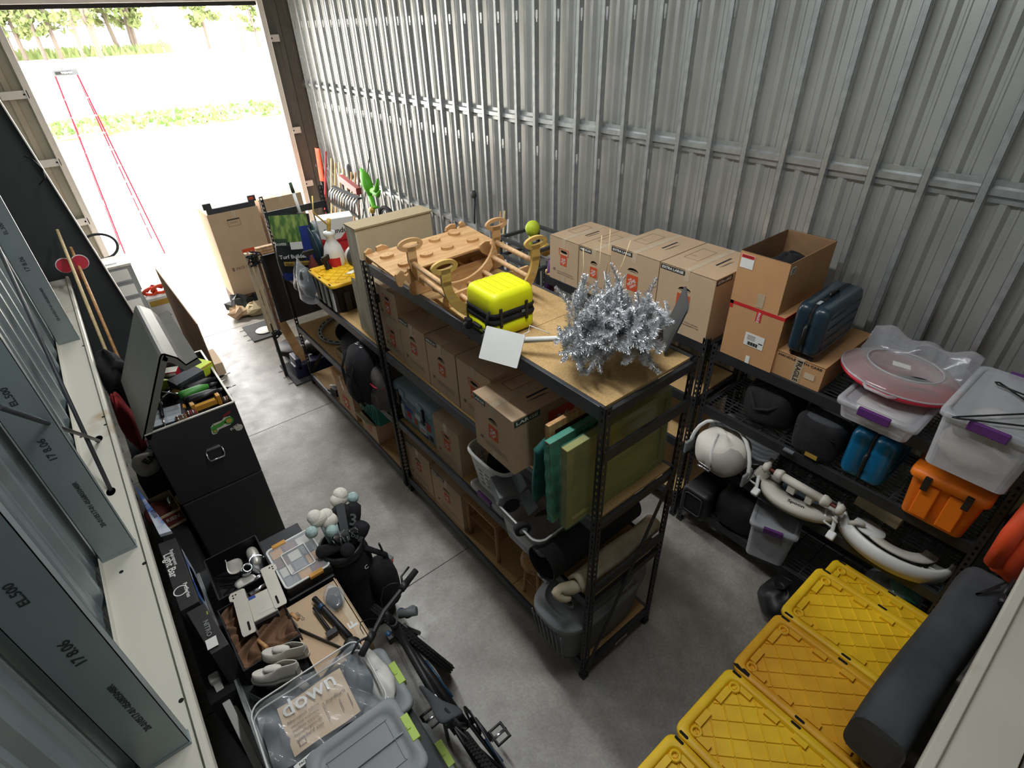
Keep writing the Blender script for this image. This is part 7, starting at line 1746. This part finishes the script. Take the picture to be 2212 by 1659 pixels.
fx = frame_from((-1.955, 1.32, 1.082), V(-.05, -1, -.06), V(1, -.05, 0)); mb = MB(); mb.text('PRO TOOL' if 0 else 'NITRO', fx @ V(.0, .0, .0015), fx.to_3x3() @ V(1, 0, 0), fx.to_3x3() @ V(0, 1, 0), w=.12, mi=0, lift=.002); mb.plate(fx @ V(.11, .0, .001), fx.to_3x3() @ V(1, 0, 0), fx.to_3x3() @ V(0, 1, 0), .07, .06, 1); mb.text('CAR BOSS', fx @ V(-.12, .02, .0015), fx.to_3x3() @ V(1, 0, 0), fx.to_3x3() @ V(0, 1, 0), w=.05, mi=2, lift=.002)
mb.build('print', ['grey_lid', 'paper', 'leaf_yellow'], t, recalc=False)
t, c = pack('blue_white_box', 'blue and white retail box sticking up beside the girt', ((-2.085, 2.95, 1.16), (-2.03, 2.62, 1.16), (-1.955, 2.22, 1.16), (-2.03, 2.24, 1.16)), .03, ['retail_blue'])
mb = MB(); mb.text('RT500', (-2.02, 2.48, 1.1612), (.12, -1, 0), (1, .12, 0), w=.10); mb.build('print', 'ink_black', t, recalc=False)
t = thing('small_open_box', 'small open carton of plumbing parts between the girt and the chest', 'box', (-2.0, 3.08, .60), .1)
crate(t, .19, .30, .16, .004, 'cardboard_pale', 'carton')
mb = MB(); mb.box(.10, .14, -.10, -.03, .14, .20); mb.build('flap', 'cardboard', t)
mb = MB(); mb.box(-.06, .09, -.16, -.155, .04, .14); mb.text('RIEN', (.015, -.1605, .10), (1, 0, 0), (0, 0, 1), w=.10, mi=1); mb.build('side_print', ['red_brown', 'offwhite'], t, recalc=False)
for q in range(2):
    mb = MB(); mb.tube([(-.02 + .06 * q, 0, .10), (.0 + .06 * q, .05, .15), (.03 + .06 * q, .08, .11)], .018, 8); mb.build('fitting', 'chrome' if q else 'black_plastic', t)
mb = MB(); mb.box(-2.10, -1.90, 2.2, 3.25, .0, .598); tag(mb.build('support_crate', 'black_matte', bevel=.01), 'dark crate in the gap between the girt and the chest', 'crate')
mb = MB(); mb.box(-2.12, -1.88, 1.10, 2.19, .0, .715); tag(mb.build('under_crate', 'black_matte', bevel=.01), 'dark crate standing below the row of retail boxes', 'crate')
# bags and caps between column and chest
t = thing('headgear', 'white headgear with bold black letters hanging behind the chest', 'cap', (-1.99, 3.45, .95), 0, rot=(.3, .2, .2))
mb = MB(); mb.blob((0, 0, 0), .10, .12, .07, wob=.05, seed=1, p=2.6); mb.build('crown', 'offwhite', t)
mb = MB(); mb.tube([(.06, -.04, .03), (.10, .06, .10), (.08, .13, .06)], .02, 8); mb.build('band', 'black_plastic', t)
mb = MB(); mb.text('EA', (.02, -.02, .074), (.9, .45, 0), (-.45, .9, 0), w=.11, h=.07, mi=0, lift=.004, bold=.06); mb.build('lettering', 'ink_black', t, recalc=False)
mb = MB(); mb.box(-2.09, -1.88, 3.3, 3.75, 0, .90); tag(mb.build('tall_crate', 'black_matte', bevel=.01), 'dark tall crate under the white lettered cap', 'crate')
mb = MB(); mb.blob((-2.06, 3.08, .70), .10, .12, .08, wob=.1, seed=4); tag(mb.build('red_ball', 'red_brown'), 'dull red ball in the gap next to the lettered cap', 'ball')
t = thing('black_jacket', 'black jacket hung on the pole beside the open chest lid', 'jacket', (-1.93, 4.35, 1.20))
mb = MB(); mb.blob((0, 0, .10), .12, .20, .36, wob=.15, seed=3, p=2.4, nu=26, nv=20); mb.build('body', 'black_fabric', t)
mb = MB(); mb.tube([(.03, -.10, .38), (.12, -.12, .30), (.14, -.16, .16)], [.05, .06, .05], 10); mb.build('sleeve', 'black_fabric', t)
mb = MB(); mb.blob((-1.99, 3.95, 1.10), .07, .16, .32, wob=.14, seed=9, nu=24, nv=18); tag(mb.build('red_cloth', 'red_fabric'), 'red cloth draped below the black jacket', 'cloth')
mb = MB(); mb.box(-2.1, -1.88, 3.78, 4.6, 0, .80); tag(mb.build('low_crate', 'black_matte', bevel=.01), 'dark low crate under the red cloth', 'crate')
# poles and the red paddle sign at the column
for i, (a, b, m, l) in enumerate((((-1.98, 5.0, .95), (-1.90, 6.78, 2.22), 'straw', 'straw-coloured wooden pole leaning on the dark column'), ((-1.90, 5.2, .9), (-1.86, 6.78, 2.0), 'wood_handle', 'second wooden pole leaning by the straw-coloured one'))):
    mb = MB(); mb.cyl(a, b, .017, n=10); tag(mb.build('leaning_pole', m), l, 'pole', 'poles at the dark column')
t = thing('paddle_sign', 'round red paddle with a white rim tied to the leaning poles', 'paddle', (-1.91, 6.55, 1.88), 0, rot=(-.35, 0, 0))
for s_ in (-1, 1):
    mb = MB(); mb.cyl((s_ * .075, 0, 0), (s_ * .075, .012, 0), .085, n=26, smooth=False); mb.build('white_disc', 'paper', t)
    mb = MB(); mb.cyl((s_ * .075, -.003, -.004), (s_ * .075, 0, -.004), .078, n=26, smooth=False); mb.build('red_face', 'red_plastic', t)
mb = MB(); mb.tube([(.0, -.02, .06), (.01, -.03, -.08), (-.01, -.03, -.2)], .02, 8); mb.build('binding', 'red_brown', t)
# drawers beyond the column, with a white bin behind
t = thing('drawer_tower', 'white three-drawer plastic tower with a dusty top beyond the dark column', 'drawer unit', (-1.575, 8.82, 0))
mb = MB(); mb.box(-.275, .275, 0, .50, 0, 1.03); mb.build('frame', 'grey_lid', t, bevel=.01)
mb = MB(); mb.box(-.285, .28, -.02, .54, 1.03, 1.07); mb.build('top', mat('dusty_white', S(214, 212, 204), .6, col2=S(176, 172, 162), scale=5), t, bevel=.01)
for q in range(4):
    z = .80 - q * .25; d = thing('x', '', '') if 0 else None
    mb = MB(); mb.box(-.255, .20, -.012, .02, z, z + .19); o = mb.build('drawer', 'white_plastic', t, bevel=.01)
    mb = MB(); mb.box(-.255, .20, -.03, -.012, z - .005, z + .018); mb.build('lip', 'grey_lid', o, bevel=.004)
mb = MB(); mb.box(-.19, .1, .1, .16, 1.0705, 1.072); mb.build('dirt', 'grey_tub', t)
t = thing('white_car', 'pale rounded vehicle fender with a dark tyre seen past the left door jamb', 'vehicle', (-1.93, 9.75, 0))
mb = MB(); mb.blob((0, .0, .95), .28, .42, .42, p=2.6, nu=30, nv=20); mb.build('fender', 'white_paint', t)
mb = MB(); mb.cyl((-.05, -.45, .62), (.12, -.50, .62), .26, n=30); mb.build('tyre', 'rubber', t)
mb = MB(); mb.cyl((-.1, -.05, 0), (-.1, -.05, .9), .07); mb.build('stand', 'dark_column', t)
t = thing('coiled_hoop', 'black hoop standing on edge behind the drawer tower', 'hoop', (-1.58, 9.50, 1.22), 0, rot=(PI / 2 - .5, 0, 0))
mb = MB(); mb.tube([(.24 * math.cos(2 * PI * q / 40), .20 * math.sin(2 * PI * q / 40), 0) for q in range(40)], .022, 8, closed=True); mb.build('ring', 'black_plastic', t)
mb = MB(); mb.box(-.03, .03, -.60, -.22, -.02, .02); mb.build('stem', 'black_plastic', t)
# brown carton behind the chest, red toy on a glossy box
board('brown_sheet', 'brown corrugated sheet standing on edge behind the open chest', (-1.08, 5.0, .70), (-1.11, 7.2, .70), 1.40, .012, 'cardboard_dark', wdir=(0, 0, 1), cat='cardboard sheet')
t = thing('white_case', 'glossy white box beyond the brown corrugated sheet', 'box', (-1.21, 7.6, 0))
mb = MB(); mb.box(-.14, .16, 0, .5, 0, .86); mb.build('shell', 'white_paint', t, bevel=.01)
mb = MB(); mb.box(-.12, .15, -.004, .0, .74, .82); mb.build('olive_band', 'gold', t)
t = thing('red_toy', 'bright red-orange openwork toy lying on the glossy white box', 'toy', (-1.20, 7.75, .865))
for (p, r_) in (((-.06, 0, .05), .08), ((.06, -.02, .06), .09)):
    mb = MB(); mb.tube([(p[0] + r_ * math.cos(q), p[1] + .03 * math.sin(q * 2), p[2] + r_ * .6 * math.sin(q)) for q in [2 * PI * k_ / 18 for k_ in range(18)]], .022, 8, closed=True); mb.build('ring', 'orange_red', t)
mb = MB(); mb.tube([(-.10, .05, .04), (0, .06, .11), (.12, .04, .05)], .02, 8); mb.build('bar', 'red_plastic', t)
mb = MB(); mb.box(-.99, -.85, 6.30, 6.80, 0, .20); tag(mb.build('tan_block', 'cardboard_pale', bevel=.005), 'pale block on the bright floor behind the chest', 'block')
# white sawhorse under the girt
t = thing('white_trestle', 'white folding trestle leg standing between girt and bench', 'trestle', (0, 0, 0))
ap = V(-2.045, 1.215, .76)
for (p, nm) in ((V(-1.995, .80, 0), 'leg'), (V(-2.03, .45, 0), 'leg')):
    d = (p - ap).normalized(); u = V(1, 0, 0); n_ = d.cross(u).normalized(); mb = MB(); c = []
    for q, pp in ((0, ap), (1, p)):
        c += [pp - u * .022 - n_ * .012, pp + u * .022 - n_ * .012, pp + u * .022 + n_ * .012, pp - u * .022 + n_ * .012]
    mb.add(c, [(3, 2, 1, 0), (4, 5, 6, 7), (0, 1, 5, 4), (1, 2, 6, 5), (2, 3, 7, 6), (3, 0, 4, 7)]); mb.build(nm, 'white_paint', t, bevel=.004)
mb = MB(); mb.box(ap.x - .03, ap.x + .03, ap.y - .03, ap.y + .03, ap.z - .02, ap.z + .03); mb.build('hinge_cap', 'white_paint', t, bevel=.01)
# ------------------------------------------------------------------ golf bag
t = thing('golf_bag', 'black golf bag with knitted and black head covers standing by the bench', 'golf bag', (-.93, 1.50, 0))
mb = MB(); rings = []
for f in [i / 10 for i in range(11)]:
    c = V(-.10 * f, .04 * f, .88 * f); r_ = .15 + .015 * math.sin(f * 9) ; rings.append([(c.x + r_ * math.cos(q) * 1.05, c.y + r_ * .85 * math.sin(q), c.z) for q in [2 * PI * k_ / 28 for k_ in range(28)]])
mb.loft(rings, 0); mb.build('body', 'black_fabric', t)
mb = MB(); mb.lathe([(.155, -.03), (.168, .0), (.162, .05), (.145, .055), (.14, .0)], 28, 0, Matrix.Translation((-.10, .04, .88)), caps=False); mb.lathe([(0, .01), (.145, .01)], 20, 0, Matrix.Translation((-.10, .04, .88))); mb.build('collar', 'black_plastic', t)
mb = MB(); mb.blob((.10, -.08, .42), .11, .12, .26, p=3); mb.build('pocket', 'black_fabric', t)
mb = MB(); mb.tube([(.03, -.05, .86), (.16, -.08, .70), (.17, -.06, .45), (.12, -.05, .25)], .022, 8); mb.build('strap', 'black_fabric', t)
mb = MB(); mb.text('C', (-.02, -.125, .76), (1, .2, 0), (0, .25, 1), w=.03, lift=.02); mb.build('emblem', 'paper', t, recalc=False)
gz = 'golf clubs in the black bag'
def knit(label, base, neck, headc, pom):
    t = thing('knit_headcover', label, 'club cover', (0, 0, 0), 0, gz)
    mb = MB(); mb.tube([base, base.lerp(neck, .6), neck], [.022, .026, .03], 12); mb.build('neck', 'mint', t)
    mb = MB(); mb.blob(tuple((neck + headc) / 2), .065, .055, .05, p=2.3, nu=22); mb.blob(tuple(headc), .055, .06, .05, nu=22); mb.build('head', 'cream_knit', t)
    mb = MB(); mb.blob(tuple(pom), .043, .043, .043, nu=18, wob=.05); mb.build('pompom', 'mint', t)
c0 = V(-1.03, 1.54, .92)
knit('pale knitted head cover with a mint pompom at the left of the golf bag', c0 + V(-.05, .05, .0), V(-1.085, 1.63, 1.13), V(-1.12, 1.66, 1.17), V(-1.185, 1.58, 1.13))
knit('smaller cream knitted head cover between the other two', c0 + V(.0, .02, .0), V(-1.03, 1.59, 1.08), V(-1.045, 1.66, 1.13), V(-1.06, 1.545, 1.08))
knit('pale knitted head cover on the right with its pompom pointing right', c0 + V(.05, .05, .0), V(-.93, 1.72, 1.12), V(-.885, 1.75, 1.17), V(-.815, 1.70, 1.13))
def blackcover(label, base, tip, r0, r1, txt=None):
    t = thing('black_headcover', label, 'club cover', (0, 0, 0), 0, gz); base, tip = V(*base), V(*tip)
    d = (tip - base).normalized(); mb = MB(); mb.tube([base, base.lerp(tip, .35), base.lerp(tip, .7), base.lerp(tip, .92), tip], [r0 * .7, r0, r1 * 1.05, r1, r1 * .45], 14); mb.build('cover', 'black_fabric', t)
    if txt:
        n_ = (CAMLOC - base.lerp(tip, .7)).normalized(); u = d.cross(n_).normalized(); n2 = u.cross(d)
        n2 = n2 if n2.dot(n_) > 0 else -n2
        p = base.lerp(tip, .66) + n2 * r1 * 1.06; ux = d.cross(n2).normalized()
        mb = MB(); mb.text(txt, p, ux, n2.cross(ux), w=r1 * .9 if len(txt) < 2 else r1 * 1.5, lift=.004); mb.build('number', 'grey_tub', t, recalc=False)
blackcover('black driver cover marked 1 behind the knitted covers', (-.98, 1.58, .86), (-.93, 1.66, 1.16), .05, .065, '1')
blackcover('black wood cover marked 3 at the right edge of the golf bag', (-.95, 1.56, .84), (-.83, 1.66, 1.12), .045, .055, '3')
blackcover('black wood cover with faint lettering sloping to the right', (-.96, 1.54, .82), (-.84, 1.52, 1.02), .05, .06, 'bag')
blackcover('black putter cover lying over the parts organiser', (-1.02, 1.52, .90), (-1.21, 1.53, .97), .035, .045)
blackcover('black hybrid cover with a skull mark at the front', (-1.0, 1.50, .84), (-1.03, 1.40, .99), .04, .05, '22')
r = random.Random(8)
for i in range(7):
    t = thing('golf_iron', 'steel golf iron head sticking out of the bag among the covers', 'golf club', (0, 0, 0), 0, gz)
    b = V(-1.05 + .02 * i, 1.55 + r.uniform(-.03, .03), .90); tp = b + V(r.uniform(-.07, .03), r.uniform(-.02, .04), r.uniform(.08, .13))
    mb = MB(); mb.cyl(b - V(0, 0, .2), tp, .006, n=8); mb.build('shaft', 'chrome', t)
    mb = MB(); fx = frame_from(tp, V(math.cos(i * .9), math.sin(i * .9), .2), V(0, .3, 1)); mb.prism([(-.01, -.012), (.055, -.022), (.068, .01), (.05, .03), (-.01, .012)], .010, 0, fx); mb.build('head', 'chrome', t, bevel=.003)
t = thing('range_finder', 'small grey and orange pouch clipped to the golf bag strap', 'pouch', (-.76, 1.47, .52), .4, rot=(.2, .1, .5))
mb = MB(); mb.box(-.05, .05, -.03, .03, -.065, .065); mb.build('pouch', 'grey_tub', t, bevel=.012)
mb = MB(); mb.box(-.035, .035, -.034, -.028, -.01, .05); mb.build('orange_panel', 'orange_red', t)
mb = MB(); mb.tube([(0, 0, .065), (-.05, .02, .20), (-.10, .03, .34)], .008, 6); mb.build('clip_cord', 'black_plastic', t)
mb = MB(); mb.blob((-.775, 1.40, .28), .04, .05, .12, wob=.1, seed=3); tag(mb.build('golf_towel', 'grey_lid'), 'pale towel hanging low on the golf bag', 'towel')
# ------------------------------------------------------------------ mountain bike
t = thing('mountain_bike', 'black mountain bike with blue accents standing along the bench', 'bicycle', (0, 0, 0))
HT, HB = V(-1.035, .73, .93), V(-1.00, .80, .66)       # head tube top, bottom
BBK = V(-.92, .17, .33); ST = V(-1.09, .03, .86); RH = V(-.94, -.26, .37); FH = V(-.89, .89, .37)
def wheel(c, dirv, up=(0, 0, 1), R=.365):
    dirv = V(*dirv).normalized(); up = V(*up); axl = dirv.cross(up).normalized(); m4 = frame_from(c, dirv, up)
    mb = MB(); mb.lathe([(R - .045, -.022), (R - .012, -.030), (R, -.012), (R, .012), (R - .012, .030), (R - .045, .022), (R - .05, 0), (R - .045, -.022)], 56, 0, m4, caps=False)
    for q in range(84):
        a = 2 * PI * q / 84
        for s_ in (-1, 0, 1):
            mb.box(R - .004, R + .007, -.008, .008, s_ * .018 - .006, s_ * .018 + .006, 0, m4 @ Matrix.Rotation(a + (.035 if s_ == 0 else 0), 4, 'Z'))
    w = mb.build('wheel', 'rubber', t, recalc=False)
    mb = MB(); mb.lathe([(R - .075, -.014), (R - .048, -.014), (R - .048, .014), (R - .075, .014), (R - .075, -.014)], 48, 0, m4, caps=False); mb.cyl(m4 @ V(0, 0, -.05), m4 @ V(0, 0, .05), .022)
    for q in range(24):
        a = 2 * PI * q / 24; mb.cyl(m4 @ V(.02 * math.cos(a), .02 * math.sin(a), .03 * (-1) ** q), m4 @ V((R - .07) * math.cos(a + .2 * (-1) ** (q // 2)), (R - .07) * math.sin(a + .2 * (-1) ** (q // 2)), 0), .0022, n=4, caps=False)
    mb.build('rim', 'black_plastic', w)
    mb = MB(); mb.lathe([(.05, 0), (.085, 0), (.085, .002), (.05, .002)], 24, 0, m4 @ Matrix.Translation((0, 0, .045)), caps=False); mb.build('brake_disc', 'chrome', w)
wheel(FH, (-.238, .971, 0), (-.31, -.08, .95)); wheel(RH, (-.06, 1, 0), (-.20, 0, .98))
mb = MB()
mb.tube([HB, HB.lerp(BBK, .5) + V(.0, 0, .02), BBK], [.030, .034, .034], 12); mb.tube([HT.lerp(HB, .3), ST.lerp(BBK, .22)], [.026, .022], 12); mb.tube([ST, BBK], .020, 12); mb.cyl(HT, HB, .030, n=14)
for s_ in (-1, 1):
    mb.tube([BBK + V(s_ * .03, -.02, 0), RH + V(s_ * .06, 0, 0)], .013, 8); mb.tube([ST.lerp(BBK, .25), RH + V(s_ * .06, 0, .01)], .011, 8)
mb.build('frame', 'black_plastic', t)
mb = MB(); mb.tube([HB.lerp(BBK, .35) + V(.033, 0, .02), HB.lerp(BBK, .75) + V(.036, 0, .02)], .010, 6); mb.tube([BBK.lerp(RH, .35) + V(.055, 0, .01), BBK.lerp(RH, .75) + V(.068, 0, .01)], .010, 6); mb.build('blue_accent', 'blue_metal', t)
mb = MB()
for s_ in (-1, 1):
    mb.tube([HB + V(s_ * .055, .02, -.02), FH + V(s_ * .06, 0, 0)], [.022, .016], 10)
mb.box(HB.x - .075, HB.x + .075, HB.y - .0, HB.y + .05, HB.z - .06, HB.z); mb.build('fork', 'black_plastic', t, bevel=.006)
HL, HR = V(-1.30, .60, 1.02), V(-.76, .875, 1.06); hc = HT + V(-.03, .03, .10)
mb = MB(); mb.tube([HL, HL.lerp(hc, .55) + V(0, 0, -.005), hc, HR.lerp(hc, .55) + V(0, 0, -.005), HR], .016, 10); mb.cyl(HT, hc, .022); b_ = mb.build('handlebar', 'black_plastic', t)
for (p, q) in ((HL, HL.lerp(hc, .30)), (HR, HR.lerp(hc, .30))):
    mb = MB(); mb.cyl(p, q, .021, n=12); mb.build('grip', 'rubber', b_)
for (f, e) in ((HL, .36), (HR, .36)):
    p = f.lerp(hc, e); mb = MB(); d = (hc - f).normalized(); fw_ = V(-d.y, d.x, 0) * (1 if f is HL else -1); fw_ = V(-.43, .9, 0)
    mb.cyl(p - d * .02, p + d * .04, .024); mb.tube([p + fw_ * .02, p + fw_ * .06 - d * .04, p + fw_ * .06 - d * .12], .008, 6); mb.build('brake_lever', 'black_plastic', b_)
    mb = MB(); mb.tube([p + fw_ * .03, p + fw_ * .16 + d * .06, HT + fw_ * .10 + V(0, 0, -.02), HB + V(.06, .05, 0)], .004, 6); mb.build('cable', 'black_plastic', b_, sub=1)
mb = MB(); mb.blob((.0, 0, 0), .05, .03, .03, p=3); o = mb.build('lamp', 'grey_tub', t); o.location = HB + V(.12, .03, .10)
mb = MB(); mb.cyl(HB + V(.05, .05, .12), HB + V(.15, -.02, .14), .030, n=14); mb.build('headset_pod', 'grey_tub', t)
for (p, r_) in ((HB + V(.07, .06, .12), .026), (HT + V(-.06, -.04, -.02), .02)):
    mb = MB(); mb.blob(tuple(p), r_, r_, r_ * .7); mb.build('blue_knob', 'blue_metal', t)
mb = MB(); d = V(.02, -1, .03)
rings = []
for f, w in ((0, .012), (.08, .018), (.25, .022), (.45, .030), (.62, .052), (.8, .068), (.95, .066), (1.0, .045)):
    c = V(-1.115, .24, .975) + V(.05, -.27, .0) * f + V(0, 0, .012 * math.cos(f * 6)); rings.append([c + V(w * math.cos(q), -.01 * math.cos(q), (.018 if math.sin(q) > 0 else .03) * math.sin(q) * (.6 + .4 * (w / .068))) for q in [2 * PI * k_ / 16 for k_ in range(16)]])
mb.loft(rings, 0); s__ = mb.build('saddle', 'mat_grey', t, sub=1)
mb = MB(); mb.prism([(x, y) for x, y in rrect(-.006, .006, -.07, .05, .0058)], .003, 0, frame_from((-1.068, -.0, .994), V(1, .15, 0), V(-.15, 1, 0))); mb.build('relief_channel', 'black_matte', s__)
mb = MB(); mb.cyl(ST, V(-1.085, .06, .96), .014); mb.box(-1.10, -1.07, .0, .16, .955, .963); mb.build('seat_post', 'chrome', t)
mb = MB(); mb.lathe([(.05, -.003), (.098, -.003), (.098, .003), (.05, .003), (.05, -.003)], 30, 0, frame_from(BBK + V(.055, 0, 0), V(0, 1, 0), V(0, 0, 1)), caps=False); mb.cyl(BBK + V(-.06, 0, 0), BBK + V(.07, 0, 0), .022)
mb.tube([BBK + V(.07, 0, 0), BBK + V(.085, -.08, -.04), BBK + V(.09, -.155, -.06)], [.016, .013, .012], 8); mb.tube([BBK + V(-.07, 0, 0), BBK + V(-.09, .155, .06)], [.016, .012], 8)
ck = mb.build('crank', 'black_plastic', t)
for (p, s_) in ((BBK + V(.09, -.155, -.06), 1), (BBK + V(-.09, .155, .06), -1)):
    mb = MB(); mb.tube([p + V(s_ * .02, .05, .0), p + V(s_ * .11, .05, 0), p + V(s_ * .11, -.05, 0), p + V(s_ * .02, -.05, 0)], .012, 8, closed=True); mb.cyl(p, p + V(s_ * .12, 0, 0), .010, mi=1); mb.build('pedal', ['black_plastic', 'chrome'], ck)
mb = MB(); ch_ = []
for s_ in (-1, 1): ch_ += [BBK + V(.056, .0, s_ * .095)] if s_ < 0 else []
mb.tube([BBK + V(.056, .02, .097), RH + V(.056, .02, .04), RH + V(.056, -.03, 0), RH + V(.056, .02, -.04), BBK + V(.056, .02, -.097), BBK + V(.056, .09, 0)], .006, 6, closed=True); mb.build('chain', 'steel_beam', t)
mb = MB(); mb.box(BBK.x - .09, BBK.x - .07, .30, .32, .0, .33); mb.build('kickstand', 'steel_beam', t)
